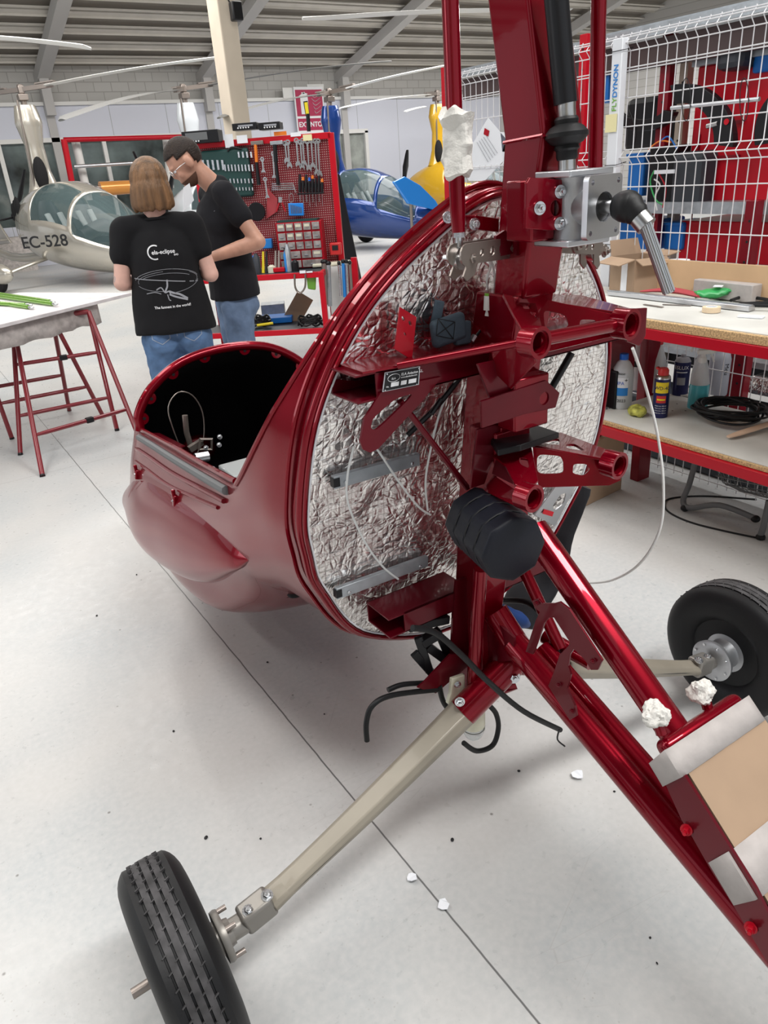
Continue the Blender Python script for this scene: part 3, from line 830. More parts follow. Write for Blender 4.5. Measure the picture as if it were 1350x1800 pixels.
# ---------------------------------------------------------------- engine mount arms
YA = .87
cups = {'ul': (P(938, 601, y=YA), .0255), 'ur': (P(1098, 569, y=YA), .0265), 'll': (P(928, 873, y=YA), .0245), 'lr': (P(1078, 816, y=YA), .0255)}
for k, (c_, r_) in cups.items():
    bm = B(); ax = V((.12, -1, 0)).normalized(); ring(bm, c_ + ax * -.002, ax, r_ * .66, r_, .026, 30); ring(bm, c_ + ax * .012, ax, r_ * .78, r_ * 1.02, .006, 30)
    cp_ = obj('mount_cup', bm, 'red', G)
    bm = B(); lathe(bm, [(r_ * .66, 0), (r_ * .66, .002)], c_ - ax * .014, ax, 24); obj('cup_floor', bm, 'redflat', cp_)
ul, ur, ll, lr = [cups[k][0] for k in ('ul', 'ur', 'll', 'lr')]
bm = B(); tb(bm, [ul + V((.012, .006, 0)), ur + V((-.012, .004, 0))], .0115, 18); obj('mount_tube', bm, 'red', G)
bm = B(); tb(bm, [P(700, 643, y=1.04), ul + V((-.014, .012, 0))], .0065, 14); obj('mount_stay', bm, 'red', G, label='slim bright red stay tube')
def truss(poly, ys, holes=(), t=.005, m='red'):
    # polygon px with y given per vertex
    pts = [P(a, b_, y=y_) for (a, b_), y_ in zip(poly, ys)]
    # flatten onto best plane
    c_ = sum(pts, V((0, 0, 0))) / len(pts); nn = V((0, 0, 0))
    for i in range(len(pts)): nn += (pts[i] - c_).cross(pts[(i + 1) % len(pts)] - c_)
    nn.normalize(); pts = [p - nn * (p - c_).dot(nn) for p in pts]
    hs = []
    for h in holes:
        hh = []
        for a, b_ in h:
            r = P(a, b_, y=1.0) - EYE; k = (c_ - EYE).dot(nn) / r.dot(nn); hh.append(EYE + r * k)
        hs.append(hh)
    bm = B(); plate(bm, [pts] + hs, t); return obj('mount_gusset', bm, m, G, smooth=False, bev=.0008)
def rnd(pts, k=3):
    """round the corners of a pixel polygon"""
    out = []; n = len(pts)
    for i in range(n):
        p0, p1, p2 = V(pts[i - 1]), V(pts[i]), V(pts[(i + 1) % n])
        a = p1.lerp(p0, .28); c = p1.lerp(p2, .28)
        for j in range(k + 1):
            s = j / k; out.append(tuple((a * (1 - s) ** 2 + p1 * 2 * s * (1 - s) + c * s * s)))
    return out
truss([(940, 524), (1083, 553), (1095, 588), (962, 618)], [1.0, .89, .88, .95], [rnd([(955, 545), (993, 553), (1000, 572), (985, 583), (958, 580)]), rnd([(1020, 562), (1046, 563), (1050, 572), (1018, 576)])])
truss([(930, 520), (1020, 520), (1112, 545), (1085, 554), (941, 525)], [1.06, 1.06, .92, .89, 1.0])
truss([(882, 522), (941, 526), (955, 600), (925, 590), (905, 560)], [1.0, .99, .88, .88, .93], [rnd([(917, 538), (930, 536), (933, 545), (920, 545)]), rnd([(928, 550), (940, 552), (948, 566)])])
truss([(868, 600), (935, 618), (940, 640), (905, 680), (868, 660)], [.99, .89, .89, .96, .99])
truss([(1104, 543), (1136, 541), (1133, 590), (1122, 608), (1100, 600)], [.93, .93, .93, .93, .93], m='redflat')
truss([(936, 783), (1066, 808), (1090, 842), (1070, 852), (948, 858), (940, 830)], [1.0, .89, .88, .89, .97, .98],
      [rnd([(944, 798), (985, 801), (990, 812), (990, 832), (944, 833)]), rnd([(1008, 815), (1030, 815), (1037, 825), (1025, 836), (1006, 832)])])
truss([(908, 770), (985, 762), (1065, 790), (1092, 806), (1066, 810), (936, 783)], [1.06, 1.08, .95, .90, .89, 1.0],
      [rnd([(950, 778), (982, 772), (984, 784), (962, 782)]), rnd([(995, 783), (1010, 782), (1030, 795), (996, 790)])])
truss([(866, 796), (905, 800), (934, 785), (946, 850), (930, 858), (905, 852), (888, 825)], [1.02, 1.0, .99, .90, .89, .92, .98], [rnd([(912, 806), (928, 808), (930, 825), (915, 818)])])
truss([(845, 860), (905, 890), (925, 892), (912, 865), (872, 838)], [1.03, .92, .89, .92, 1.02])
bm = B(); pp = [P(862, 776, y=1.03), P(875, 797, y=.99), P(915, 788, y=.96), P(983, 765, y=.99), P(938, 750, y=1.08)]
plate(bm, [pp], .012); obj('foam_pad', bm, 'black', G, bev=.002, label='black foam pad on the lower mount')
truss([(870, 800), (905, 802), (912, 830), (900, 850), (868, 835)], [1.02, 1.0, .97, .97, 1.02], m='redflat')

# hanging V bracket and data plate on the upper beam
outer = [(668, 690), (690, 683), (702, 676), (745, 668), (775, 662), (745, 700), (664, 788), (650, 795), (637, 790), (632, 775), (640, 735)]
inner = rnd([(694, 700), (729, 690), (660, 757), (650, 752), (654, 735)])
bm = B(); plate(bm, [PP(outer, y=1.052), PP(inner, y=1.052)], .005); obj('hanging_bracket', bm, 'redflat', G, smooth=False)
bm = B(); tb(bm, [P(703, 705, y=1.06), P(822, 858, y=1.06)], .006, 12); obj('diagonal_stay', bm, 'redflat', G)
lp = PP([(676, 655), (738, 644), (736, 676), (672, 689)], y=1.046)
dp = B(); plate(dp, [lp], .0015); dpo = obj('data_plate', dp, 'alu', G, smooth=False, label='black and silver data plate with lettering')
ce = sum(lp, V((0, 0, 0))) / 4; inn = [ce + (p - ce) * .94 + V((0, -.0012, 0)) for p in lp]
bm = B(); plate(bm, [inn], .0008); obj('plate_face', bm, 'ink', dpo, smooth=False)
du = (lp[1] - lp[0]).normalized(); dv = (lp[0] - lp[3]).normalized(); do = lp[3] + V((0, -.0025, 0)); wdt = (lp[1] - lp[0]).length; hgt = (lp[0] - lp[3]).length
txt('ELA Aviacion S.L.', hgt * .2, do + du * wdt * .46 + dv * hgt * .70, du, dv, 'wink', 'plate_lettering', dpo, .0002)
txt('www.elaaviacion.com', hgt * .12, do + du * wdt * .46 + dv * hgt * .57, du, dv, 'wink', 'plate_lettering', dpo, .0002)
txt('ELA', hgt * .15, do + du * wdt * .2 + dv * hgt * .57, du, dv, 'wink', 'plate_lettering', dpo, .0002)
bm = B(); tb(bm, [do + du * (wdt * .26 + math.cos(q) * wdt * .17) + dv * (hgt * .66 + math.sin(q) * hgt * .2) for q in [2 * PI * i / 20 for i in range(20)]], .0004, 4, closed=True)
obj('plate_emblem', bm, 'wink', dpo)
for k, (x_, w__) in enumerate(((.2, .22), (.48, .16), (.70, .22))):
    bm = B(); plate(bm, [[do + du * wdt * x_ + dv * hgt * .2, do + du * wdt * (x_ + w__) + dv * hgt * .2, do + du * wdt * (x_ + w__) + dv * hgt * .42, do + du * wdt * x_ + dv * hgt * .42]], .0004)
    obj('stamp_field', bm, 'wink', dpo, smooth=False)
txt('No.', hgt * .12, do + du * wdt * .07 + dv * hgt * .2, du, dv, 'wink', 'plate_lettering', dpo, .0002)
for x_, z_ in ((.05, .08), (.95, .08), (.05, .92), (.95, .92)): bolt('plate_rivet', do + du * wdt * x_ + dv * hgt * z_, (0, -1, 0), .0015, .001, 'zinc', dpo, False)
# webbing strap, hoses, push-in fittings
bm = B(); bx(bm, P(788, 580, y=1.085), (.075, .02, .05), Ry(-.12)); sb = obj('harness_strap', bm, 'web', G, bev=.009, seg=4, label='slate grey stitched webbing strap')
bm = B(); bar(bm, P(765, 570, y=1.10), P(773, 528, y=1.10), .022, .006, (0, 1, 0)); bar(bm, P(812, 565, y=1.085), P(812, 605, y=1.085), .035, .014, (0, 1, 0)); obj('strap_loop', bm, 'web', sb, bev=.003)
bm = B(); a_, b2_, c2_, d2_ = PP([(770, 560), (800, 566), (797, 596), (767, 590)], y=1.074)
for l in ([a_, b2_, c2_, d2_, a_], [a_, c2_], [b2_, d2_]): tb(bm, l, .0008, 5)
obj('stitching', bm, 'ink', sb)
for dx in (0, 11):
    bm = B(); tb(bm, PP([(858 + dx, 520), (857 + dx, 545)], y=1.06), .0075, 12); ftg = obj('push_in_fitting', bm, 'white', G)
    bm = B(); tb(bm, PP([(858 + dx, 515), (858 + dx, 521)], y=1.06), .0065, 12); obj('release_ring', bm, 'lime', ftg)
bm = B(); tb(bm, PP([(860, 542), (857, 556)], y=1.06), .0055, 10); obj('fitting_tee', bm, 'white', G)
for pts in ([(858, 515), (856, 490), (862, 465), (850, 430)], [(869, 515), (869, 480), (860, 450), (840, 420)]):
    bm = B(); tb(bm, PP(pts, y=1.08), .0022, 6, 5); obj('air_line', bm, 'clear', G)
bm = B(); tb(bm, PP([(857, 556), (845, 580), (832, 596)], y=1.08), .0025, 6, 4); obj('air_line', bm, 'black', G)
bm = B(); tb(bm, PP([(835, 590), (829, 600)], y=1.08), .006, 8); obj('cable_end', bm, 'steel', G)
for pts, m_ in (([(648, 776), (663, 790), (700, 845), (735, 890), (757, 905)], 'clear'), ([(803, 665), (775, 720), (755, 800), (748, 850), (752, 897)], 'clear'),
                ([(622, 785), (611, 835), (612, 885), (640, 950), (672, 995), (700, 1018)], 'clear')):
    bm = B(); tb(bm, [PF(a, b_, .05) for a, b_ in pts], .0023, 8, 6); obj('clear_hose', bm, m_, G)
bm = B(); tb(bm, [PF(815, 655, .05), PF(770, 712, .05), PF(716, 765, .045)], .0055, 8, 5); bw = obj('bowden_cable', bm, 'black', G)
bm = B(); tb(bm, [PF(716, 765, .045), PF(712, 771, .045)], .004, 8); obj('cable_ferrule', bm, 'zinc', bw)
bm = B(); tb(bm, PP([(775, 702), (758, 728)], y=1.09), .005, 8); obj('bowden_cable', bm, 'black', G)

# ---------------------------------------------------------------- undercarriage
hubL = V((.105, 1.03, .205)); hubR = V((2 * XM - .105 - .03, 1.0, .205))
NODE = P(905, 1165, x=.95)
for s in (-1, 1):
    hub = hubL if s < 0 else hubR
    out = V((s, 0, 0)); wax = V((s, 0, -.07 if s < 0 else .0)).normalized()
    R_, Wd = .205, .052; KW = 1.17
    wt = thing_w = bpy.data.objects.new('main_wheel', None); COL.objects.link(wt); wt.parent = G; wt.matrix_parent_inverse = Matrix.Translation(-V(G.location))
    # tyre as a lathe about the axle
    prof = [(.102, -.036), (.108, -.044), (.120, -.050), (.135, -.0535), (.150, -.054), (.165, -.0525), (.178, -.049), (.188, -.0445), (.1955, -.039)]
    for k in range(5):      # ribbed tread
        x0 = -.034 + k * .0145; prof += [(.2035 - abs(k - 2) ** 1.6 * .0012, x0), (.2042 - abs(k - 2) ** 1.6 * .0012, x0 + .0105)]
        if k < 4: prof += [(.198, x0 + .0112), (.198, x0 + .0138)]
    prof += [(.1955, .039), (.188, .0445), (.178, .049), (.165, .0525), (.150, .054), (.135, .0535), (.120, .050), (.108, .044), (.102, .036)]
    bm = B(); lathe(bm, [(r_, h_ * KW) for r_, h_ in prof], hub, wax, 72)
    for f_ in bm.faces:
        q_ = f_.calc_center_median() - hub; q_ -= wax * q_.dot(wax); f_.material_index = 1 if q_.length > .2005 else 0
    ty = obj('tyre', bm, ['rubber', 'tread'], wt, ang=28)
    # sipes: short raised bars between the ribs
    u_, v_, d_ = frame(wax); bm = B()
    for k in range(4):
        xg = (-.034 + k * .0145 + .0125) * KW
        for q in range(46):
            a_ = 2 * PI * (q + (k % 2) * .5) / 46; rd = u_ * math.cos(a_) + v_ * math.sin(a_)
            tg_ = d_.cross(rd)
            bar(bm, hub + d_ * (xg - .0045) + rd * .2015 + tg_ * .002, hub + d_ * (xg + .0045) + rd * .2015 - tg_ * .002, .0022, .005, rd)
    obj('tread_bars', bm, 'tread', ty, smooth=False)
    bm = B(); lathe(bm, [(.050, -.03), (.060, -.034), (.092, -.036), (.104, -.040), (.104, -.030), (.085, -.012), (.085, .012), (.104, .030), (.104, .040), (.092, .036), (.060, .034), (.050, .03)], hub, wax, 48)
    obj('rim', bm, 'black', wt)
    i_ = -wax      # inboard
    bm = B()
    if s < 0:
        lathe(bm, [(.030, .02), (.034, .05), (.034, .072), (.050, .074), (.052, .082), (.050, .088), (.028, .089), (.026, .10)], hub, i_, 36)
    else:
        lathe(bm, [(.055, .030), (.062, .034), (.060, .042), (.045, .044), (.038, .055), (.036, .080), (.045, .090), (.060, .094), (.062, .104), (.056, .108), (.034, .108)], hub, i_, 40)
    hb = obj('hub', bm, 'hub' if s < 0 else 'castalu', wt)
    for q in range(4 if s < 0 else 8):
        a_ = 2 * PI * q / (4 if s < 0 else 8) + .5; rd = u_ * math.cos(a_) + v_ * math.sin(a_)
        if s < 0: bm = B(); tb(bm, [hub + i_ * .074 + rd * .044, hub + i_ * .108 + rd * .044], .0055, 10); obj('wheel_stud', bm, 'titan', hb)
        else: bm = B(); tb(bm, [hub + i_ * .106 + rd * .052, hub + i_ * .112 + rd * .052], .004, 8); obj('wheel_stud', bm, 'zinc', hb)
    bm = B(); tb(bm, [hub - i_ * .1, hub + i_ * .15], .010 if s < 0 else .014, 16); obj('axle', bm, 'titan', G)
    bm = B(); tb(bm, [hub + i_ * .088, hub + i_ * .145], .022, 24); obj('axle_sleeve', bm, 'hub', G)
    # clevis and leg
    j0 = hub + i_ * .135 + V((0, 0, .004)); top_ = NODE + V((s * .12, .02, -.055)) if s < 0 else NODE + V((.10, .0, -.05))
    if s > 0: top_ = P(985, 1168, x=1.05)
    else: top_ = P(815, 1250, x=.82)
    j1 = j0 + (top_ - j0).normalized() * .012 - wax * .02 + V((0, 0, .008))
    dl_ = (top_ - j1).normalized()
    bm = B(); cA = j0 - wax * -.0; bar(bm, j0 + wax * .012, j0 - wax * .055 + V((0, 0, .012)), .046, .052, (0, 0, 1)); cl = obj('leg_clevis', bm, 'hub', G, bev=.008, seg=4)
    ux = (V((0, 0, 1)) - dl_ * dl_.z).normalized()
    nb = V((-.0, -.35, 1)).normalized()
    for f_ in (.003, .045): bolt('clevis_bolt', j0 - wax * f_ + V((0, -.008, .027 + f_ * .22)), nb, .0085, .009, 'zinc', cl)
    bm = B(); k0 = j0 - wax * .05 + V((0, 0, .010)); n = 14; pts = []
    for i in range(n + 1):
        f_ = i / n; p = k0.lerp(top_, f_) + V((0, 0, -.006 * math.sin(PI * f_))); pts.append(p)
    sdv = (pts[-1] - pts[0]).cross(V((0, -.25, 1))).normalized(); upn = sdv.cross((pts[-1] - pts[0]).normalized()).normalized()
    rw = []
    for i, p in enumerate(pts):
        f_ = i / n; aw = .0225 + .011 * f_ + (.004 * math.exp(-f_ * 14)); bh = .013 + .013 * f_
        rw.append([bm.verts.new(p + sdv * aw * a_ + upn * bh * b_) for a_, b_ in ((-1, -.4), (-.6, -1), (.6, -1), (1, -.4), (1, .4), (.6, 1), (-.6, 1), (-1, .4))])
    for a_, b_ in zip(rw, rw[1:]):
        for k_ in range(8): bm.faces.new((a_[k_], a_[(k_ + 1) % 8], b_[(k_ + 1) % 8], b_[k_]))
    bm.faces.new(rw[0][::-1]); bm.faces.new(rw[-1])
    obj('gear_leg', bm, 'leg', G, bev=.003, ang=25, label='tapered beige grey composite gear leg')
    bm = B(); tb(bm, [p + V((0, -.0255, -.003)) * (.9 + .3 * i / n) for i, p in enumerate(pts[1:])], .0016, 6); obj('leg_seam', bm, 'ink', G)
    sk1 = NODE + V((s * .0, 0, -.0))
    bm = B(); tb(bm, [top_ - (NODE - top_).normalized() * .004, NODE + V((0, .01, -.004))], .036 if s < 0 else .030, 24, sx=1, sy=.95); skt = obj('leg_socket', bm, 'red', G)
    bolt('socket_bolt', P(903, 1190, x=.93) if s < 0 else P(962, 1163, x=1.02), (-.5, -1, .3), .010, .012, 'zinc', G)
    if s < 0: bolt('socket_bolt', P(808, 1233, x=.80), (-.6, -1, .2), .008, .010, 'zinc', skt)
# ---------------------------------------------------------------- keel tubes
def keel(pa, pb, xa, xb, r, name='keel_tube'):
    a_, b_ = P(*pa, x=xa), P(*pb, x=xb); bm = B(); tb(bm, [a_, b_], r, 28); return obj(name, bm, 'red', G), a_, b_
keel((905, 1130), (1400, 1715), .935, .935, .029, 'lower_keel_tube')
keel((955, 1140), (1300, 1540), 1.0, .965, .022, 'lower_keel_tube')
keel((938, 930), (1195, 1300), .95, .95, .029, 'upper_keel_tube')
keel((870, 1075), (925, 1160), .93, .95, .030, 'keel_root_tube')
keel((920, 1000), (985, 1140), 1.02, 1.02, .014, 'brace_tube')
keel((958, 1118), (1040, 1165), 1.04, 1.06, .018, 'brace_tube')
keel((905, 1200), (815, 1235), .95, .84, .016, 'brace_tube')
bm = B(); a_, b_ = P(845, 1000, x=.875), P(830, 1225, x=.865); tb(bm, [a_, b_], .015, 20); obj('front_strut', bm, 'red', G)
bm = B(); plate(bm, [PP([(870, 1090), (905, 1120), (905, 1160), (860, 1165), (835, 1140), (835, 1100)], x=.915)], .006); plate(bm, [PP([(790, 1150), (820, 1148), (822, 1170), (765, 1218), (733, 1208), (745, 1198)], y=1.12)], .005)
obj('node_gusset', bm, 'redflat', G, smooth=False)
bm = B(); plate(bm, [PP([(800, 1020), (838, 1010), (838, 1190), (805, 1215), (790, 1190), (795, 1080)], y=1.14)], .006); obj('lower_gusset', bm, 'redflat', G, smooth=False)
# serpentine hanger plate
sp_ = [(937, 1055), (947, 1052), (955, 1060), (975, 1060), (985, 1057), (1002, 1070), (1060, 1160), (1052, 1177), (1040, 1177), (1030, 1160), (1010, 1140), (1003, 1150), (1000, 1170), (1005, 1185), (998, 1210), (1012, 1240), (1015, 1258), (1003, 1265),
       (965, 1205), (975, 1180), (985, 1150), (1000, 1135), (1003, 1128), (975, 1085), (966, 1085), (958, 1095), (938, 1150), (925, 1145), (943, 1090), (950, 1075), (940, 1066)]
bm = B(); plate(bm, [PP(sp_, x=.895)], .005); hgp = obj('hanger_plate', bm, 'redflat', G, smooth=False, bev=.0008)
for a in ((943, 1060), (1042, 1162), (1006, 1250), (982, 1204)): bolt('plate_bolt', P(*a, x=.890), (-1, -.8, .2), .004, .004, 'redflat', hgp, True)
# ---------------------------------------------------------------- tail box with cardboard guard
x0, x1 = .885, 1.10
Lf = [P(1143, 1322, x=x0), P(1140, 1302, x=x0), P(1148, 1290, x=x0)]
TA, TB = P(1160, 1283, x=x0), P(1290, 1232, x=x1)          # front upper edge
dn_ = (P(1400, 1700, x=x0) - P(1175, 1330, x=x0)); dn_.x = 0; dn_.normalize()
tn = dn_.cross(V((1, 0, 0))).normalized()
if tn.z < 0: tn = -tn
o0 = P(1165, 1300, x=x0); Wb = x1 - x0; Lb = .62; Hb = .035
bm = B()
def bp_(u, v, h): return o0 + V((1, 0, 0)) * (u * Wb) + dn_ * (v * Lb) + tn * h
hexa(bm, [bp_(0, 0, -Hb), bp_(1, 0, -Hb), bp_(1, 0, 0), bp_(0, 0, 0), bp_(0, .09, -Hb), bp_(1, .09, -Hb), bp_(1, .09, 0), bp_(0, .09, 0)])
box_ = obj('tail_box', bm, 'red', G, bev=.014, seg=5)
bm = B()
for u in (0.02, .98): bar(bm, bp_(u, .05, -.018), bp_(u, 1, -.018), .012, .034, tn)
for u in (.10, .90): tb(bm, [bp_(u, .08, -.012), bp_(u, 1, -.012)], .010, 12)
obj('box_rail', bm, 'redflat', G, bev=.002)
lpl = [P(a, b_, x=x0 - .004) for a, b_ in ((1172, 1378), (1205, 1362), (1330, 1560), (1420, 1740), (1380, 1740), (1297, 1600), (1250, 1525), (1212, 1458), (1200, 1440))]
bm = B(); plate(bm, [lpl], .006); obj('side_plate', bm, 'redflat', G, smooth=False)
bolt('side_plate_bolt', P(1207, 1458, x=x0 - .01), (-1, -.4, .3), .007, .012, 'redsteel', G)
bolt('side_plate_bolt', P(1320, 1630, x=x0 - .01), (-1, -.4, .3), .007, .012, 'redsteel', G)
for pa, pb in (((1163, 1290), (1148, 1245)), ((1244, 1245), (1232, 1205))):
    xx = x0 + .01 if pa[0] == 1163 else x1 - .07
    a_, b_ = P(*pa, x=xx), P(*pb, x=xx); bm = B(); tb(bm, [a_, a_.lerp(b_, .6)], .010, 12); obj('box_spigot', bm, 'red', G)
    bm = B(); e_ = a_.lerp(b_, .75); ell(bm, e_, (.021, .021, .018), u=36, v=24)
    for v_ in bm.verts: v_.co += (v_.co - e_) * (noise.noise(v_.co * 60) * .55 + abs(noise.noise(v_.co * 150)) * .35)
    o = obj('paper_wad', bm, 'tissue', None, ang=20)
    tag(o, 'white masking paper wad on a spigot at the end of the red upper tube' if xx < 1 else 'white masking paper wad on the spigot nearest the black right wheel', 'masking paper', 'paper wads on the tail box')
bm = B(); plate(bm, [[bp_(.02, .10, .004), bp_(1.03, .10, .004), bp_(1.05, 1, .004), bp_(.04, 1, .004)]], .005)
cbd = obj('cardboard_guard', bm, 'card', None, smooth=False); tag(cbd, 'brown cardboard sheet taped over the red tail box', 'cardboard')
def tape(v0, v1, ua, ub, over):
    bm = B(); nU = 14
    g = []
    for i in range(nU + 1):
        u = ua + (ub - ua) * i / nU
        g.append([bm.verts.new(bp_(u, v, .0085 + .0015 * noise.noise(V((u * 9, v * 30, 1))))) for v in (v0, (v0 + v1) / 2, v1)])
    for i in range(nU):
        for j in range(2): bm.faces.new((g[i][j], g[i + 1][j], g[i + 1][j + 1], g[i][j + 1]))
    if over:
        a = [bm.verts.new(bp_(ua - .05, v, .002)) for k, v in enumerate((v0, (v0 + v1) / 2, v1))]
        c = [bm.verts.new(bp_(ua - .055, v, -.052)) for k, v in enumerate((v0 + .02, (v0 + v1) / 2, v1 + .01))]
        for j in range(2): bm.faces.new((g[0][j], g[0][j + 1], a[j + 1], a[j])); bm.faces.new((a[j], a[j + 1], c[j + 1], c[j]))
    o = obj('masking_tape_strip', bm, 'tape', cbd, ang=50, label='pale masking tape strip'); sm_ = o.modifiers.new('t', 'SOLIDIFY'); sm_.thickness = .0006
    return o
v_of = lambda a, b_: (P(a, b_, x=x0) - o0).dot(dn_) / Lb
tape(.024, v_of(1204, 1362), 0, 1.02, True); tape(v_of(1252, 1497), v_of(1302, 1578), 0, 1.02, True)
# wad around the left push rod
e_ = P(803, 255, y=.985); bm = B(); lathe(bm, [(.017, -.042), (.024, -.035), (.023, 0), (.021, .025), (.026, .038), (.016, .045)], e_, (0, 0, 1), 26)
bmesh.ops.subdivide_edges(bm, edges=bm.edges, cuts=1, use_grid_fill=True)
for v_ in bm.verts: v_.co += (v_.co - e_) * noise.noise(v_.co * 55) * .35
o = obj('paper_wad', bm, 'tissue', None, ang=20); tag(o, 'torn white masking paper wrapped around the left red push rod', 'masking paper')
# black padded cushion strapped round the frame
ca, cb = P(838, 912, y=1.03), P(898, 962, y=.90); d = (cb - ca).normalized(); u_, v_, _ = frame(d); bm = B(); rings = []
Lc = (cb - ca).length + .03; n = 32; NS = 80
for i in range(NS + 1):
    f_ = i / NS; r_ = .066; g_ = min(abs(f_ - g) for g in (.27, .52, .77)); r_ -= .007 * math.exp(-(g_ / .010) ** 2)
    if f_ < .05: r_ *= .80 + .2 * math.sin(f_ / .05 * PI / 2)
    if f_ > .96: r_ *= .88 + .12 * math.cos((f_ - .96) / .04 * PI / 2)
    row = []
    for k in range(n):
        q = 2 * PI * k / n + .2; oc = math.cos(PI / 8) / math.cos((q % (PI / 4)) - PI / 8)
        row.append(bm.verts.new(ca + d * (f_ * Lc - .015) + (u_ * math.cos(q) + v_ * math.sin(q)) * r_ * (.12 + .88 * oc)))
    rings.append(row)
for a_, b_ in zip(rings, rings[1:]):
    for k in range(n): bm.faces.new((a_[k], a_[(k + 1) % n], b_[(k + 1) % n], b_[k]))
bm.faces.new(rings[0][::-1]); bm.faces.new(rings[-1])
o = obj('padded_cover', bm, 'nylon', None, ang=50); tag(o, 'black quilted nylon pad wrapped over the top of the red upper keel tube', 'pad')
bm = B()
for g in (.27, .52, .77): tb(bm, [ca + d * (g * Lc - .015) + (u_ * math.cos(q) + v_ * math.sin(q)) * .0625 for q in [2 * PI * k / 24 for k in range(24)]], .0018, 5, closed=True)
obj('quilt_seam', bm, 'ink', o)
# hoses, filter, black bracketry underneath
for pts, yy_, r_, nm in (([(725, 1104), (765, 1112), (810, 1150), (860, 1200), (920, 1250), (985, 1283)], 1.0, .0066, 'rubber_hose'),
                 ([(645, 1302), (644, 1270), (655, 1240), (690, 1222), (770, 1212)], 1.12, .0062, 'rubber_hose'),
                 ([(682, 1213), (710, 1203), (765, 1200)], 1.14, .0062, 'rubber_hose'),
                 ([(772, 1205), (780, 1235), (800, 1260)], 1.12, .0065, 'rubber_hose'),
                 ([(815, 1306), (838, 1320), (866, 1310), (876, 1280), (872, 1255), (860, 1240)], 1.10, .0065, 'rubber_hose')):
    bm = B(); tb(bm, PP(pts, y=yy_), r_, 10, 6); h_ = obj(nm, bm, 'rubber', G)
bm = B(); tb(bm, PP([(875, 1055), (930, 1060), (965, 1100), (978, 1130), (980, 1175)], x=1.02), .007, 10, 6); obj('rubber_hose', bm, 'rubber', G)
bm = B(); tb(bm, PP([(983, 1283), (980, 1300), (993, 1312)], x=.96), .002, 6, 4); obj('thin_wire', bm, 'black', G)
fc = P(832, 1272, y=1.08); bm = B(); lathe(bm, [(.026, .06), (.028, .055), (.028, 0), (.026, -.004)], fc, (0, 0, 1), 24); ff = obj('fuel_filter', bm, 'cream', G, label='cream coloured fuel filter with clear bowl')
bm = B(); lathe(bm, [(.025, -.004), (.026, -.02), (.020, -.034), (.010, -.038), (.008, -.046), (0, -.047)], fc, (0, 0, 1), 24); obj('filter_bowl', bm, 'glass', ff)
bm = B(); ring(bm, fc + V((0, 0, -.012)), (0, 0, 1), .024, .0275, .005); obj('clamp_ring', bm, 'steel', ff)
bm = B(); plate(bm, [PP([(792, 1192), (815, 1184), (816, 1222), (800, 1242), (785, 1236), (790, 1218)], y=1.10)], .01); fb = obj('filter_bracket', bm, 'cream', G, smooth=False, bev=.002)
bolt('bracket_screw', P(804, 1203, y=1.09), (-.3, -1, 0), .006, .007, 'zinc', fb)
bm = B()
for a, c, w_ in (((715, 1100), (785, 1085), .03), ((740, 1130), (775, 1110), .025), ((728, 1148), (765, 1190), .012), ((750, 1135), (790, 1165), .02), ((735, 1120), (755, 1180), .012), ((775, 1120), (800, 1180), .016)):
    bar(bm, P(*a, y=1.16), P(*c, y=1.15), w_, .02)
obj('black_bracketry', bm, 'black', G, bev=.002)
# aluminium cover with slot low right of the firewall
bm = B(); fl = lambda L_: [PF(a, b_, .03) for a, b_ in L_]; lp = fl([(980, 850), (1012, 852), (975, 925), (940, 905)]); plate(bm, [lp, fl(rnd([(985, 868), (995, 866), (990, 885), (975, 897), (970, 890)]))], .003); obj('slotted_cover', bm, 'alu', G, smooth=False)
bm = B(); bar(bm, PF(955, 899, .034), PF(972, 904, .034), .001, .012); obj('warning_sticker', bm, 'brightred', G)
for pts in ([(1005, 620), (985, 655), (965, 690)], [(955, 720), (930, 755)]):
    bm = B(); tb(bm, [PF(a, b_, .035) for a, b_ in pts], .008, 10); obj('cabin_seal_strip', bm, 'black', G)
# white plastic hose hanging in a curve from the right arm
bm = B(); hp = [P(1112, 612, y=.93), P(1135, 680, x=1.25), P(1155, 760, x=1.29), P(1166, 850, x=1.3), P(1160, 930, x=1.3), P(1125, 990, x=1.3), P(1075, 1020, x=1.3), P(1020, 1025, x=1.28)]
tb(bm, hp, .0032, 8, 8); o = obj('plastic_hose', bm, 'white', None); tag(o, 'thin white plastic hose hanging in a curve beside the right engine mount', 'hose')
# black cloth behind the firewall, blue trim pouch on the floor
def cloth(name, pts3, r, m_, sx=1, sy=.4):
    bm = B(); tb(bm, pts3, r, 18, 5, sx=sx, sy=sy)
    for v_ in bm.verts: v_.co += V((noise.noise(v_.co * 14), noise.noise(v_.co * 14 + V((5, 0, 0))), 0)) * .015
    return obj(name, bm, m_, None, ang=60)
o = cloth('cloth_cover', [P(1015, 850, y=1.5), P(985, 930, y=1.5), P(960, 1010, y=1.5), P(930, 1050, y=1.5), P(905, 1095, y=1.48)], [.05, .06, .07, .085, .07], 'blackcloth')
tag(o, 'black cloth hanging down behind the right edge of the foil bulkhead', 'cloth')
o = cloth('cloth_pouch', [P(880, 1070, y=1.42), P(905, 1085, y=1.42), P(930, 1095, y=1.42)], [.02, .032, .015], M.setdefault('navycloth', mat('dark_blue_cloth', (.008, .04, .17), .7)), 1, .8)
tag(o, 'blue cloth pouch under the black cloth behind the red frame', 'pouch')
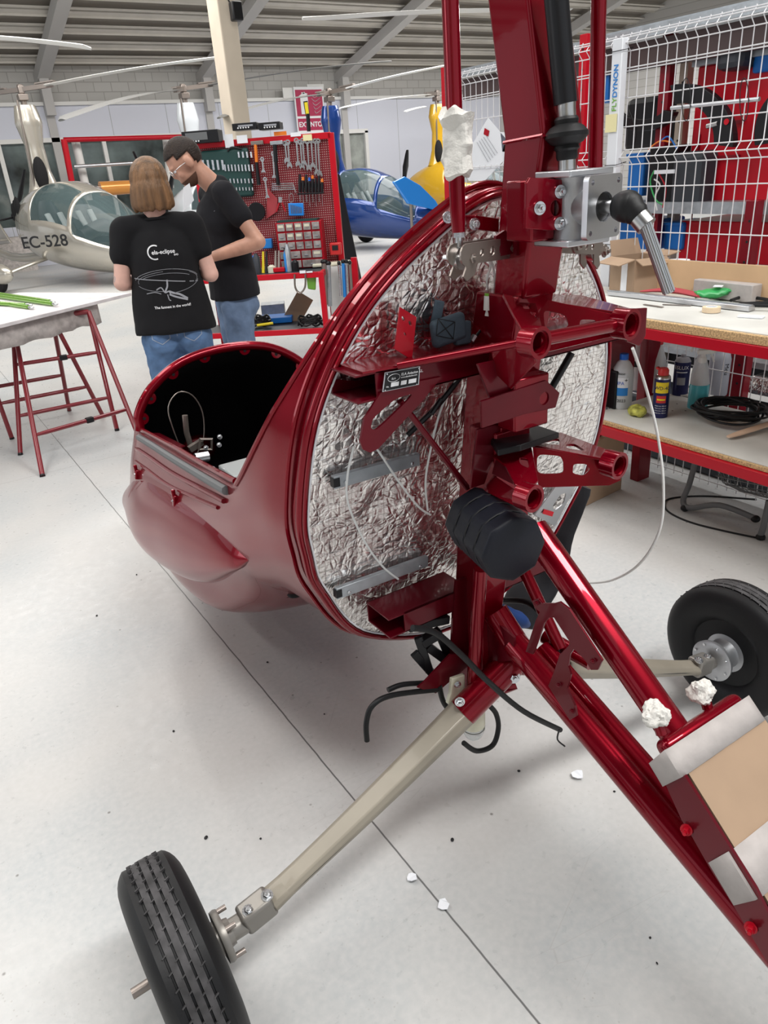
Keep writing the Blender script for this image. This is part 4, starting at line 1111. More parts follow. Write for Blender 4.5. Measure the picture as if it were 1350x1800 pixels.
# ================================================================== rest of the hall shell
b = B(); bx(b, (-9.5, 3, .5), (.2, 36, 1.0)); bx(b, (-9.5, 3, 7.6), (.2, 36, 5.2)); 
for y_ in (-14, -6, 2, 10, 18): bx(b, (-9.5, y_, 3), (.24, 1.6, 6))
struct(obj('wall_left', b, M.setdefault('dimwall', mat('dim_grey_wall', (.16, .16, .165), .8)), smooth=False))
b = B(); bx(b, (6, -5.4, 8.2), (32, .2, 5)); bx(b, (-6, -5.4, 2.8), (7, .2, 5.8)); bx(b, (14, -5.4, 2.8), (14, .2, 5.8))
struct(obj('wall_front', b, 'beige', smooth=False))
b = B(); bx(b, (20, 7, 4), (.2, 27, 8)); struct(obj('wall_right', b, 'block', smooth=False))

# ================================================================== workbench
WB = thing('workbench', 'red steel workbench with chipboard top and lower shelf, at the right', 'workbench', (2.75, 1.6, 0))
y0, y1 = .95, 2.22
bm = B(); bx(bm, (2.765, (y0 + y1) / 2 + .25, .913), (.53, y1 - y0 + .5, .034)); tp = obj('bench_top', bm, 'chip', WB, bev=.003)
bm = B(); bx(bm, (2.772, (y0 + y1) / 2 + .25, .932), (.512, y1 - y0 + .49, .004)); obj('top_laminate', bm, 'bench', tp, smooth=False)
bm = B(); bx(bm, (2.508, (y0 + y1) / 2 + .25, .875), (.03, y1 - y0 + .5, .042)); bx(bm, (3.0, (y0 + y1) / 2 + .25, .875), (.03, y1 - y0 + .5, .042)); obj('top_rail', bm, 'redsteel', WB, bev=.002)
bm = B(); bx(bm, (2.775, (y0 + y1) / 2 + .05, .447), (.53, y1 - y0, .018)); sh_ = obj('lower_shelf', bm, 'chip', WB, bev=.002)
bm = B(); bx(bm, (2.780, (y0 + y1) / 2 + .05, .458), (.518, y1 - y0, .003)); obj('shelf_laminate', bm, 'bench', sh_, smooth=False)
bm = B(); bx(bm, (2.508, (y0 + y1) / 2 + .05, .415), (.028, y1 - y0, .044)); bx(bm, (3.03, (y0 + y1) / 2 + .05, .415), (.028, y1 - y0, .044)); obj('shelf_rail', bm, 'redsteel', WB, bev=.002)
for x_, y_ in ((2.60, 2.32), (2.98, 2.32), (2.54, .95), (3.0, .95)):
    bm = B(); bx(bm, (x_, y_, .45), (.09 if y_ > 2 else .05, .05, .9)); obj('leg', bm, 'darkred', WB, bev=.003)
bm = B(); bx(bm, (2.72, 2.34, .70), (.34, .01, .32)); obj('end_panel', bm, 'darkred', WB, smooth=False)
bm = B(); bx(bm, (3.05, 1.62, 1.005), (.02, 1.5, .15)); M['plyw'] = mat('plain_plywood', (.60, .40, .23), .7, var=.08, vscale=6); obj('splash_board', bm,  'x' if False else 'plyw', WB, smooth=False)

def lathe_thing(name, label, cat, p, parts, group=None):
    t = thing(name, label, cat, p, group, local=True); t.scale = (1.2, 1.2, 1.2)
    for nm, prof, m, n in parts:
        bm = B(); lathe(bm, prof, (0, 0, 0), (0, 0, 1), n); obj(nm, bm, m, t, ang=50)
    return t
M['hdpe'] = mat('milky_bottle_plastic', (.66, .69, .72), .35, alpha=.93)
M['bluecap'] = mat('blue_cap', (.01, .12, .55), .35)
M['labelblue'] = mat('blue_label', (.02, .22, .62), .5)
M['aqua'] = mat('turquoise_liquid', (.10, .50, .58), .2)
M['navy'] = mat('navy_can', (.015, .018, .09), .3, .3)
M['canyellow'] = mat('can_yellow', (.85, .65, .02), .4)
M['canred'] = mat('can_red', (.60, .03, .03), .4)
zs, zt_ = .460, .935
def curved_label(parent, r, z0, z1, a0, a1, m, nm, off=.0006, n=10):
    bm = B(); g = []
    for i in range(n + 1):
        a = a0 + (a1 - a0) * i / n; g.append([bm.verts.new(((r + off) * math.cos(a), (r + off) * math.sin(a), z)) for z in (z0, z1)])
    for i in range(n): bm.faces.new((g[i][0], g[i + 1][0], g[i + 1][1], g[i][1]))
    return obj(nm, bm, m, parent)
def side_text(parent, s, size, r, z, a, m, nm='lettering', vert=False):
    """lettering on the side of a round body; a = facing angle"""
    d = V((math.cos(a), math.sin(a), 0)); u = V((-math.sin(a), math.cos(a), 0)); v = V((0, 0, 1))
    if vert: u, v = -v, u
    o = txt(s, size, d * (r + .0012) + V((0, 0, z)), u, v, m, nm, parent, .0002, 'CENTER')
    me = o.data     # wrap round the body
    for vv_ in me.vertices:
        p = vv_.co; t_ = V((p.x, p.y, 0)); uu_ = V((-math.sin(a), math.cos(a), 0)).dot(t_); h = d.dot(t_)
        an = a + uu_ / r; vv_.co = (h * math.cos(an), h * math.sin(an), p.z)
    return o
def faceang(p): return math.atan2(-p[1], -p[0])      # towards the viewer's side of the bench
def bottle(px, py, x, h, r, m, cap, label, z=zs, name='bottle'):
    p = P(px, py, z=z); p = V((p.x, p.y, z))
    return p
# two milky one-litre bottles with blue caps
pb = P(1092, 718, z=zs); r = .040; H_ = .205
prof = [(0, 0), (r * .92, 0), (r, .008), (r, .135), (r * .93, .155), (r * .6, .178), (r * .36, .186), (r * .34, .192), (0, .193)]
t = lathe_thing('bottle', 'milky plastic bottle with blue cap and blue-white label on the lower shelf', 'bottle', pb + V((.02, .02, 0)), [('bottle_body', prof, 'hdpe', 28), ('cap', [(0, .188), (.0165, .188), (.0165, .208), (.015, .21), (0, .21)], 'bluecap', 24)])
a = faceang(t.location); curved_label(t, r, .055, .125, a - .55, a + .55, 'paper', 'paper_label'); curved_label(t, r, .055, .086, a - .55, a + .55, 'labelblue', 'label_band', .0011)
side_text(t, 'IPA', .018, r, .098, a - .15, 'bluecap'); side_text(t, '+', .022, r, .108, a + .33, 'ink'); side_text(t, '2023', .016, r, .03, a, 'ink'); side_text(t, 'base', .014, r, .137, a - .1, 'ink')
t2 = lathe_thing('bottle', 'milky plastic bottle with blue cap and dark band, behind the front capped bottle', 'bottle', P(1122, 690, z=zs) + V((.05, .06, 0)), [('bottle_body', prof, 'hdpe', 28), ('cap', [(0, .188), (.0165, .188), (.0165, .208), (.015, .21), (0, .21)], 'bluecap', 24), ('dark_band', [(r + .001, .10), (r + .001, .125)], 'ink', 28)])
# black and yellow spray can
pc = P(1160, 733, z=zs); rc = .0285
t = lathe_thing('spray_can', 'dark blue and yellow oil spray can with red cap', 'spray can', pc + V((.01, .01, 0)),
    [('can_body', [(0, 0), (rc, 0), (rc, .142), (rc * .97, .145)], 'navy', 28), ('can_shoulder', [(rc * .98, .145), (rc * .93, .152), (rc * .75, .158), (0, .16)], 'steel', 28), ('cap', [(.019, .156), (.019, .176), (.014, .183), (0, .183)], 'canred', 20)])
a = faceang(t.location); curved_label(t, rc, .095, .135, a - .85, a + .85, 'canyellow', 'brand_panel'); curved_label(t, rc, .058, .085, a - .6, a + .6, 'canred', 'brand_spot'); curved_label(t, rc, .068, .074, a - .5, a + .5, 'canyellow', 'brand_stripe', .0012)
side_text(t, 'WD-40', .0175, rc, .108, a, 'navy', 'brand_lettering'); 
for k in range(4): side_text(t, 'Multi-Uso 400 ml', .0058, rc, .045 - .009 * k, a, 'wink', 'small_print')
bm = B(); bar(bm, (0, .008, .172), (0, .03, .18), .014, .008); bx(bm, (.012, .012, .168), (.016, .02, .016)); obj('trigger', bm, 'canred', t, bev=.002)
# dark can lettered ESLUX
pc2 = P(1197, 697, z=zs); t = lathe_thing('spray_can', 'dark navy spray can lettered in white, behind the trigger bottle', 'spray can', pc2 + V((.03, .03, 0)),
    [('can_body', [(0, 0), (.031, 0), (.031, .135)], 'navy', 28), ('can_shoulder', [(.031, .135), (.024, .148), (.010, .152), (.009, .162), (0, .163)], 'greyink', 24)])
a = faceang(t.location); side_text(t, 'ESLUX', .020, .031, .108, a - .1, 'wink', 'brand_lettering'); curved_label(t, .031, .045, .075, a - .5, a + .5, 'greyink', 'label_panel'); curved_label(t, .031, .094, .098, a - .7, a + .7, 'wink', 'label_line')
# trigger spray bottles
def trigger_bottle(p, label, liquid, head, h=.20, r=.037, yaw=0.0, text=None):
    t = thing('spray_bottle', label, 'spray bottle', p, None, local=True); t.scale = (1.14, 1.14, 1.14)
    bm = B(); lathe(bm, [(0, 0), (r, 0), (r * 1.02, .01), (r * .98, h * .52), (r * .86, h * .65), (r * .5, h * .83), (r * .36, h * .9), (r * .36, h * .97), (0, h * .97)], (0, 0, 0), (0, 0, 1), 28); bd = obj('bottle_body', bm, 'hdpe', t, ang=60)
    if liquid:
        bm = B(); lathe(bm, [(0, .002), (r * 1.01, .002), (r * 1.035, .012), (r * 1.0, h * .50), (0, h * .50)], (0, 0, 0), (0, 0, 1), 28); obj('liquid', bm, liquid, bd)
    bm = B(); lathe(bm, [(.015, h * .92), (.015, h * 1.02), (.010, h * 1.05), (.009, h * 1.1)], (0, 0, 0), (0, 0, 1), 18)
    bar(bm, (-.022, 0, h * 1.13), (.040, 0, h * 1.13), .016, .018); bar(bm, (.03, 0, h * 1.13), (.05, 0, h * 1.12), .010, .010); hd = obj('spray_head', bm, head, t, bev=.003)
    bm = B(); tb(bm, [(.026, 0, h * 1.10), (.038, 0, h * 1.02), (.045, 0, h * .92)], .004, 8, 3); obj('trigger', bm, head, hd)
    t.rotation_euler = (0, 0, yaw); return t
p = P(1227, 720, z=zs); t = trigger_bottle(p + V((.02, .02, 0)), 'trigger spray bottle half full of turquoise liquid on the lower shelf', 'aqua', 'white', yaw=-.6)
p = P(1185, 700, z=zs); t = trigger_bottle(p + V((.04, .14, 0)), 'trigger spray bottle with red head, between the oil can and the navy can', None, 'canred', h=.22, yaw=2.2)
p = P(1264, 700, z=zs); t = thing('bottle', 'tall grey milky bottle with handwritten lettering, behind the turquoise spray bottle', 'bottle', p + V((.05, .05, 0)), local=True)
bm = B(); lathe(bm, [(0, 0), (.046, 0), (.048, .01), (.048, .17), (.040, .20), (.018, .215), (.016, .225), (0, .225)], (0, 0, 0), (0, 0, 1), 28)
M['hdpeg'] = mat('greyish_bottle', (.34, .35, .40), .35); obj('bottle_body', bm, 'hdpeg', t, ang=50)
bm = B(); lathe(bm, [(0, .222), (.018, .222), (.018, .243), (0, .243)], (0, 0, 0), (0, 0, 1), 20); obj('cap', bm, 'bluecap', t)
side_text(t, 'Mou', .030, .048, .13, faceang(t.location) + .5, 'ink', 'handwriting', True)
p = P(1215, 640, z=zs + .16); t = trigger_bottle(V((2.97, 2.03, zs)), 'white trigger sprayer at the back under the bench top', None, 'white', h=.24, r=.034, yaw=2.6)
# yellow and green sponge wrap
p = P(1120, 722, z=zs + .02); bm = B(); ell(bm, p, (.04, .055, .024), Rz(-.5), 20, 12)
for v_ in bm.verts: v_.co.z += noise.noise(v_.co * 40) * .008; v_.co.z = max(v_.co.z, zs)
M['sponge'] = mat('yellow_green_sponge', (.42, .42, .08), .6, var=.6, vscale=35, bump=.4, bscale=40)
o = obj('sponge', bm, 'sponge'); tag(o, 'yellow green bagged sponge on the lower shelf beside the oil spray can', 'sponge')
# coil of black hose
ch = P(1283, 735, z=zs + .02) + V((.02, .02, 0)); bm = B(); pts = []
for i in range(330):
    a = i * .19; q = a / (2 * PI)
    pts.append(ch + V((math.cos(a) * (.115 + .02 * math.sin(q * 2.3)) + .012 * math.sin(q * 5), math.sin(a) * (.135 + .022 * math.cos(q * 1.7)), .006 + .028 * (1 + math.sin(q * 1.31 + a)) * .6 + .02 * (q / 10))))
tb(bm, pts, .0052, 7); o = obj('hose_coil', bm, 'rubber'); tag(o, 'coil of black rubber hose on the lower shelf', 'hose')
bm = B(); tb(bm, [V((2.60, 1.42, zs + .03)), V((2.58, 1.38, zs + .05)), V((2.62, 1.30, zs + .05)), V((2.70, 1.25, zs + .02))], .010, 10, 5); o = obj('thick_hose', bm, 'rubber'); tag(o, 'thick black hose end on the shelf beside the paddle, at the right edge', 'hose')
pA, pB_ = P(1280, 768, z=zs + .012), P(1400, 730, z=zs + .03); bm = B(); tb(bm, [pA, pA.lerp(pB_, .2), pB_], [.010, .019, .020], 16, 3, sx=1, sy=.4)
M['skinwood'] = mat('pale_tan_leather', (.66, .47, .34), .6, var=.08); o = obj('wooden_paddle', bm, 'skinwood', ang=60); tag(o, 'pale tan paddle shaped strip lying in front of the hose coil', 'strip')
bm = B(); bx(bm, P(1215, 695, z=zs + .004) + V((.04, 0, 0)), (.13, .16, .006), Rz(.2)); o = obj('perforated_tray', bm, 'bench', smooth=False); tag(o, 'white perforated plate flat on the lower shelf under the spray bottles', 'plate')
for a in ((1175, 703), (1190, 710), (1205, 722), (1182, 722)):
    bm = B(); lathe(bm, [(.004, 0), (.004, .0006)], P(*a, z=zs + .0075), (0, 0, 1), 10); obj('plate_hole', bm, 'ink', o)
bm = B(); bx(bm, P(1073, 690, z=zs + .09) + V((.05, .05, 0)), (.03, .10, .18)); o = obj('black_case', bm, 'black', bev=.006); tag(o, 'black upright case at the left end of the lower shelf', 'case')
# on the bench top -------------------------------------------------
zt_ = .935
def opened_box(name, label, cen, sx_, sy_, h, rz, m='card'):
    t = thing(name, label, 'box', cen, None, local=True); t_ = .004; bm = B()
    for s in (-1, 1): bx(bm, (s * sx_ / 2, 0, h / 2), (t_, sy_, h)); bx(bm, (0, s * sy_ / 2, h / 2), (sx_, t_, h))
    bx(bm, (0, 0, t_ / 2), (sx_, sy_, t_)); bd = obj('carton_body', bm, m, t, smooth=False)
    for dx, dy, L, w_, ang in ((-1, 0, sx_ * .5, sy_, .5), (1, 0, sx_ * .5, sy_, .15), (0, -1, sy_ * .45, sx_, .95), (0, 1, sy_ * .4, sx_, 1.2)):
        d = V((dx, dy, 0)); e = V((d.x * sx_ / 2, d.y * sy_ / 2, h)); dd = d * math.cos(ang) + V((0, 0, 1 if dx or dy > 0 else -.35)) * math.sin(ang) * (.0 if dx < 0 else 1)
        if dx < 0: dd = (d + V((0, 0, -.25))).normalized()
        sidev = V((-d.y, d.x, 0)); bm = B(); plate(bm, [[e + sidev * w_ / 2, e - sidev * w_ / 2, e - sidev * w_ * .46 + dd * L, e + sidev * w_ * .46 + dd * L]], t_); obj('carton_flap', bm, m, t, smooth=False)
    t.rotation_euler = (0, 0, rz); return t, bd
pbx = P(1128, 517, z=zt_); t, bd = opened_box('cardboard_box', 'open brown cardboard box with white tape on the far end of the bench top', pbx + V((.08, .10, 0)), .17, .19, .155, -.25)
bm = B(); bx(bm, (-.0875, -.02, .075), (.002, .045, .15)); obj('white_tape', bm, 'paper', t, smooth=False)
p = P(1195, 508, z=zt_) + V((.05, .06, 0)); t = lathe_thing('tape_roll', 'grey jar with white lid standing beside the open cardboard box', 'jar', p, [('jar_body', [(0, 0), (.034, 0), (.036, .06), (.036, .095)], 'galv', 24), ('jar_rim', [(.036, .093), (.044, .097), (.044, .103), (0, .103)], 'paper', 24)])
t.name = 'paint_jar'
bm = B(); bx(bm, P(1265, 512, z=zt_ + .04) + V((.05, 0, 0)), (.07, .30, .072), Rz(-.08)); o = obj('long_carton', bm, 'tape', bev=.004); tag(o, 'long pale carton lying against the board at the back of the bench', 'box')
a, c = P(1068, 515, z=zt_ + .012), P(1322, 542, z=zt_ + .012); bm = B(); bar(bm, a + V((.02, .0, 0)), c, .045, .02); o = obj('aluminium_profile', bm, 'alu', bev=.002); tag(o, 'long flat aluminium profile lying along the bench top', 'profile')
bm = B(); bar(bm, a + V((.0, .0, .012)), c + V((0, 0, .012)), .012, .003); obj('profile_lip', bm, 'galv', o)
bm = B(); tb(bm, [P(1125, 512, z=zt_ + .03), P(1180, 510, z=zt_ + .035), P(1232, 520, z=zt_ + .03)], [.004, .02, .014], 12, 5, sx=1.5, sy=.6); M['redcloth'] = mat('dusty_red_cloth', (.38, .05, .06), .8, bump=.3, bscale=40); o = obj('red_rag', bm, 'redcloth', ang=60); tag(o, 'dusty red rag on the bench top in front of the long carton', 'rag')
o_ = P(1258, 515, z=zt_ + .035); bm = B(); tb(bm, [o_ + V((-.07, .05, 0)), o_, o_ + V((.05, -.05, .01))], [.018, .03, .01], 14, 5, sx=1.2, sy=.7)
for v_ in bm.verts: v_.co += V((0, 0, noise.noise(v_.co * 50) * .012))
M['greenbag'] = mat('green_sachet', (.04, .36, .10), .35); o = obj('green_sachet', bm, 'greenbag', ang=40); tag(o, 'crumpled green sachet with white print on the bench top', 'sachet')
bm = B(); bx(bm, o_ + V((-.005, -.012, .03)), (.03, .035, .004), Rz(.4)); obj('sachet_print', bm, 'paper', o)
bm = B(); bx(bm, P(1302, 510, z=zt_ + .035), (.06, .075, .03), Rz(.5)); o = obj('white_sachet', bm, 'paper', bev=.008); tag(o, 'white folded sachet beside the green one on the bench', 'sachet')
bm = B(); tb(bm, PP([(1285, 528), (1310, 522), (1360, 530), (1300, 535), (1360, 538)], z=zt_ + .02), .007, 8, 6); o = obj('black_cable', bm, 'rubber'); tag(o, 'black cable lying behind the aluminium profile on the bench', 'cable')
t = thing('masking_tape_roll', 'roll of beige masking tape lying on the bench top', 'tape roll', P(1250, 548, z=zt_ + .001), local=True); M['tapeb'] = mat('beige_tape', (.74, .58, .40), .6)
bm = B(); _ring(bm, (0, 0, .010), (0, 0, 1), .022, .035, .020, 32); obj('tape_ring', bm, 'tapeb', t); bm = B(); _ring(bm, (0, 0, .0105), (0, 0, 1), .020, .022, .021, 32); obj('tape_core', bm, 'paper', t)
bm = B(); bx(bm, P(1318, 557, z=zt_ + .003) + V((.01, 0, 0)), (.04, .09, .005), Rz(.3)); o = obj('folded_paper', bm, 'paper', smooth=False); tag(o, 'small folded white paper near the front edge of the bench top', 'paper')
for a, c in (((1132, 535), (1165, 540)), ((1165, 535), (1215, 537))):
    bm = B(); bar(bm, P(*a, z=zt_ + .002), P(*c, z=zt_ + .002), .015, .002); o = obj('steel_offcut', bm, 'titan', smooth=False); tag(o, 'thin dark steel offcut on the bench, ' + ('nearest the red engine mount' if a[0] == 1132 else 'behind the masking tape roll'), 'offcut')
# boxes and fan below
bm = B(); p = P(1050, 850, z=.11) + V((.10, .1, 0)); bx(bm, (2.62, 2.42, .16), (.34, .30, .32), Rz(.1)); o = obj('floor_carton', bm, 'card', bev=.003, smooth=False); tag(o, 'brown cardboard carton on the floor under the far end of the workbench', 'box')
bm = B(); bx(bm, (2.447, 2.40, .10), (.004, .05, .2), Rz(.1)); obj('carton_tape', bm, 'paper', o, smooth=False)
FN = thing('floor_fan', 'grey tube-legged floor fan with wire cage lying under the workbench', 'fan', (2.85, 1.7, 0))
for dx in (0,):
    bm = B(); L1 = [P(1224, 805, x=2.86), P(1212, 850, x=2.86), P(1201, 880, x=2.84), P(1213, 893, x=2.82), P(1265, 888, x=2.84), P(1330, 912, x=2.86)]
    tb(bm, L1, .013, 12, 5); obj('leg_frame', bm, 'seal', FN)
    bm = B(); tb(bm, [P(1352, 880, x=2.83), P(1342, 925, x=2.82), P(1336, 943, x=2.82)], .013, 12, 4); obj('leg_frame', bm, 'seal', FN)
for a, x_ in (((1204, 893), 2.82), ((1337, 944), 2.82), ((1328, 912), 2.86)):
    bm = B(); ell(bm, P(*a, x=x_), (.02, .02, .016)); obj('rubber_foot', bm, 'rubber', FN)
fcn = V((2.93, 1.58, .24)); fax = V((-.35, -.1, -.93)).normalized(); u_, v_, _ = frame(fax); bm = B()
for k, (r_, h_) in enumerate(((.19, -.06), (.235, -.035), (.245, 0), (.235, .035), (.19, .065), (.13, .08), (.07, .085))):
    tb(bm, [fcn + fax * h_ + (u_ * math.cos(q) + v_ * math.sin(q)) * r_ for q in [2 * PI * i / 40 for i in range(40)]], .0022, 5, closed=True)
for k in range(44):
    q = 2 * PI * k / 44; d = u_ * math.cos(q) + v_ * math.sin(q)
    tb(bm, [fcn + fax * .087 + d * .04, fcn + fax * .08 + d * .13, fcn + fax * .06 + d * .2, fcn + d * .245, fcn - fax * .06 + d * .19], .0014, 4)
obj('wire_cage', bm, 'seal', FN)
bm = B(); lathe(bm, [(0, -.09), (.07, -.08), (.075, .0), (.03, .03), (0, .04)], fcn, fax, 20); obj('fan_motor', bm, 'black', FN)
for k in range(3):
    q = 2 * PI * k / 3; d = u_ * math.cos(q) + v_ * math.sin(q); e = fax.cross(d); bm = B(); plate(bm, [[fcn + d * .04 - e * .03, fcn + d * .2 - e * .07 + fax * .02, fcn + d * .21 + e * .05 - fax * .02, fcn + d * .05 + e * .03]], .003); obj('fan_blade', bm, 'black', FN)
bm = B(); tb(bm, [P(1345, 948, z=.004), P(1290, 937, z=.004), P(1220, 920, z=.004), P(1180, 903, z=.004), P(1168, 888, z=.004), P(1180, 876, z=.004), P(1240, 872, z=.004), P(1330, 878, z=.004)], .0045, 8, 8)
o = obj('power_cord', bm, 'rubber'); tag(o, 'black power cord looping over the floor beside the fan legs', 'cord')

# ================================================================== white wire mesh fence
FE = thing('mesh_fence', 'white welded wire mesh fence behind the workbench', 'fence', (3.08, 2.4, 0))
XF = 3.10
bends = [(.02, 0), (.10, 0), (.135, -.03), (.17, 0), (.42, 0), (.455, -.0), (.80, 0), (1.26, 0)]
zb = P(1200, 270, x=XF).z; zh = [.05, .12, .17, .25, .45, .65, .85, 1.05, 1.2]
def offs(z):
    o = 0
    for zc_ in (.185, zb, 1.99): o += -.030 * max(0, 1 - abs(z - zc_) / .032)
    return o
zv = [.03, .153, .185, .217, .6, zb - .032, zb, zb + .032, 1.958, 1.99, 2.022, 2.03]
def panel(ya, yb, name):
    bm = B(); n = int((yb - ya) / .05)
    for i in range(n + 1): y_ = ya + (yb - ya) * i / n; tb(bm, [(XF + offs(z), y_, z) for z in zv], .0024, 5)
    for z in (.05, .153, .185, .217, .40, .60, .80, zb - .13 - .2, zb - .13, zb - .032, zb, zb + .032, zb + .13, zb + .25, zb + .37, zb + .49, 1.88, 1.958, 1.99, 2.022):
        tb(bm, [(XF + offs(z) - .004, ya - .01, z), (XF + offs(z) - .004, yb + .01, z)], .0028, 5)
    return obj(name, bm, 'wire', FE)
yp = P(1085, 200, x=XF - .03).y
panel(.75, yp + .02, 'mesh_panel'); panel(yp + .06, 3.95, 'mesh_panel')
M['postw'] = mat('white_post', (.74, .76, .80), .4)
bm = B(); bx(bm, (XF - .035, yp, 1.0), (.04, .058, 2.02)); po = obj('fence_post', bm, 'postw', FE, bev=.003)
xs_ = XF - .056; o1 = P(1071, 200, x=xs_); 
ptop = V((XF - .06, yp - .03, P(1085, 115, x=xs_).z)); 
txt('DYNON', .036, V((xs_ - .0015, yp - .014, P(1080, 172, x=xs_).z - .0)), (0, 0, 1), (0, 1, 0), 'labelblue' , 'brand_lettering', po, .0004, bold=.0006)
txt('FLY', .036, V((xs_ - .0015, yp - .014, P(1080, 196, x=xs_).z)), (0, 0, 1), (0, 1, 0), 'lime', 'brand_lettering', po, .0004, bold=.0004)
bm = B(); bx(bm, (xs_ - .004, yp + .008, P(1073, 217, x=xs_).z), (.004, .065, .075)); o = obj('sticky_note', bm, 'notey' if 'notey' in M else 'yellow', smooth=False)
M['notey'] = mat('pale_yellow_note', (.80, .74, .42), .8); o.data.materials[0] = M['notey']; tag(o, 'pale yellow sticky notes on the white fence post', 'note')
for z in (P(1085, 90, x=xs_).z, P(1085, 290, x=xs_).z, P(1080, 430, x=xs_).z):
    bm = B(); tb(bm, [(XF - .062, yp - .035, z), (XF - .062, yp + .03, z), (XF, yp + .05, z), (XF + .005, yp - .04, z + .01)], .002, 6, closed=True); obj('cable_tie', bm, 'ink', FE)
bm = B(); tb(bm, [P(1180, 190, x=XF - .02), P(1335, 174, x=XF - .02)], .0085, 10); o = obj('steel_rod', bm, 'alu'); tag(o, 'grey steel rod tied across the wire mesh fence', 'rod')
for a in (1206, 1308):
    bm = B(); tb(bm, [P(a + 22 * math.cos(q) * .35, 175 + 38 * math.sin(q) - (40 if a > 1300 else 15) * 0, x=XF - .03) for q in [2 * PI * i / 20 for i in range(20)]], .0018, 5, closed=True)
    o = obj('cable_tie', bm, 'ink'); tag(o, 'black cable tie loop on the mesh fence, ' + ('left' if a < 1300 else 'right') + ' end of the rod', 'cable tie')
# certificate sheets behind the fence
for k, (pts, lab) in enumerate((([(858, 207), (905, 262), (852, 318), (824, 318), (812, 285)], 'white printed sheet hung at a slant behind the red mast'), ([(880, 232), (905, 235), (903, 300), (886, 300)], 'white sheet half hidden behind the red mast'))):
    bm = B(); plate(bm, [PP(pts, x=XF - .02)], .002); o = obj('paper_sheet', bm, 'paper', smooth=False); tag(o, lab, 'paper')
    if k == 0:
        bm = B(); plate(bm, [PP([(852, 225), (860, 230), (858, 240), (850, 236)], x=XF - .024)], .001); obj('seal_stamp', bm, 'redsteel', o, smooth=False)
        bm = B()
        for i in range(5): tb(bm, PP([(838 + i * 4, 250 - i * 3), (858 + i * 4, 285 - i * 4)], x=XF - .024), .0016, 4)
        obj('print_lines', bm, 'greyink', o)

# ================================================================== shelving behind the fence
RK = thing('steel_rack', 'red and galvanised steel shelving rack behind the mesh fence', 'shelf rack', (3.6, 2.2, 0))
def upr(px0, py0, py1, x, m='darkred', w_=.06, nm='upright'):
    a = P(px0, py0, x=x); z1 = P(px0, py1, x=x).z; bm = B(); z0 = 0 if py1 > 800 else z1
    bx(bm, (x, a.y, (a.z + z0) / 2), (.05, w_, a.z - z0)); o = obj(nm, bm, m, RK, smooth=False, bev=.002)
    bm = B(); n = int((a.z - z0) / .09)
    for i in range(n): lathe(bm, [(.006, 0), (.006, .001)], (x - .0255, a.y, z0 + .05 + i * .09), (-1, 0, 0), 8)
    obj('slot_holes', bm, 'ink', o)
    return a
upr(1180, 60, 900, 3.55); upr(1328, 352, 900, 3.4); upr(1032, 60, 900, 3.3, 'brightred', .05); upr(1210, 95, 900, 3.75, 'beige', .05); upr(1311, 600, 900, 3.3, 'darkred', .07)
for z_, x_, m_ in ((P(1200, 365, x=3.5).z, 3.5, 'galv'), (P(1250, 30, x=3.5).z, 3.5, 'galv')):
    bm = B(); bx(bm, (x_, 2.0, z_), (.04, 2.6, .055)); bx(bm, (x_ + .2, 2.0, z_ + .02), (.4, 2.6, .01)); obj('shelf_beam', bm, m_, RK, smooth=False)
a, c = P(805, 112, x=3.45), P(1380, 18, x=3.45); bm = B(); bar(bm, a - V((0, 0, .06)), (3.45, c.y, a.z - .06), .05, .045); obj('top_beam', bm, 'galv', RK, smooth=False)
bm = B(); bar(bm, a + V((.06, 0, -.15)), V((3.51, c.y, a.z - .15)), .05, .12); M['darkbeam'] = mat('dark_brown_beam', (.07, .045, .045), .6); obj('lower_top_beam', bm, 'darkbeam', RK, smooth=False)
bm = B(); bx(bm, P(790, 600, y=4.1) * 0 + V((3.36, 4.02, 1.05)), (.06, .06, 2.1)); 
a = P(786, 118, y=4.1); bm.free(); bm = B(); bx(bm, (a.x, 4.1, a.z / 2), (.05, .06, a.z)); bx(bm, (a.x + .03, 4.1, a.z / 2), (.02, .03, a.z)); obj('end_upright', bm, 'brightred', RK, smooth=False)
# red cabinets, bins, cases
def cab(px0, py0, px1, py1, x, d, name, lab, cat, m, bev=.006):
    a, c = P(px0, py0, x=x), P(px1, py1, x=x); bm = B()
    bx(bm, (x + d / 2, (a.y + c.y) / 2, (a.z + c.z) / 2), (d, abs(a.y - c.y), abs(a.z - c.z))); o = obj(name, bm, m, None, smooth=False, bev=bev); tag(o, lab, cat); return o
o = cab(1228, 118, 1420, 352, 3.62, .5, 'tool_cabinet', 'tall bright red steel cabinet with grey top behind the fence', 'cabinet', 'brightred')
a, c = P(1228, 118, x=3.62), P(1420, 352, x=3.62); bm = B(); bx(bm, (3.86, (a.y + c.y) / 2, a.z + .02), (.56, abs(a.y - c.y) + .02, .04)); obj('cabinet_top', bm, 'galv', o, smooth=False)
bm = B(); bx(bm, (3.615, a.y - .05, 1.4), (.01, .004, .4)); obj('door_gap', bm, 'darkred', o)
for z_ in (.2, .35): bm = B(); bx(bm, (3.61, (a.y + c.y) / 2 + .1, c.z + z_), (.012, .12, .015)); obj('cabinet_handle', bm, 'darkred', o)
o = cab(1198, 388, 1400, 470, 3.62, .45, 'red_crate', 'low bright red box on the rack under the galvanised shelf', 'box', 'brightred')
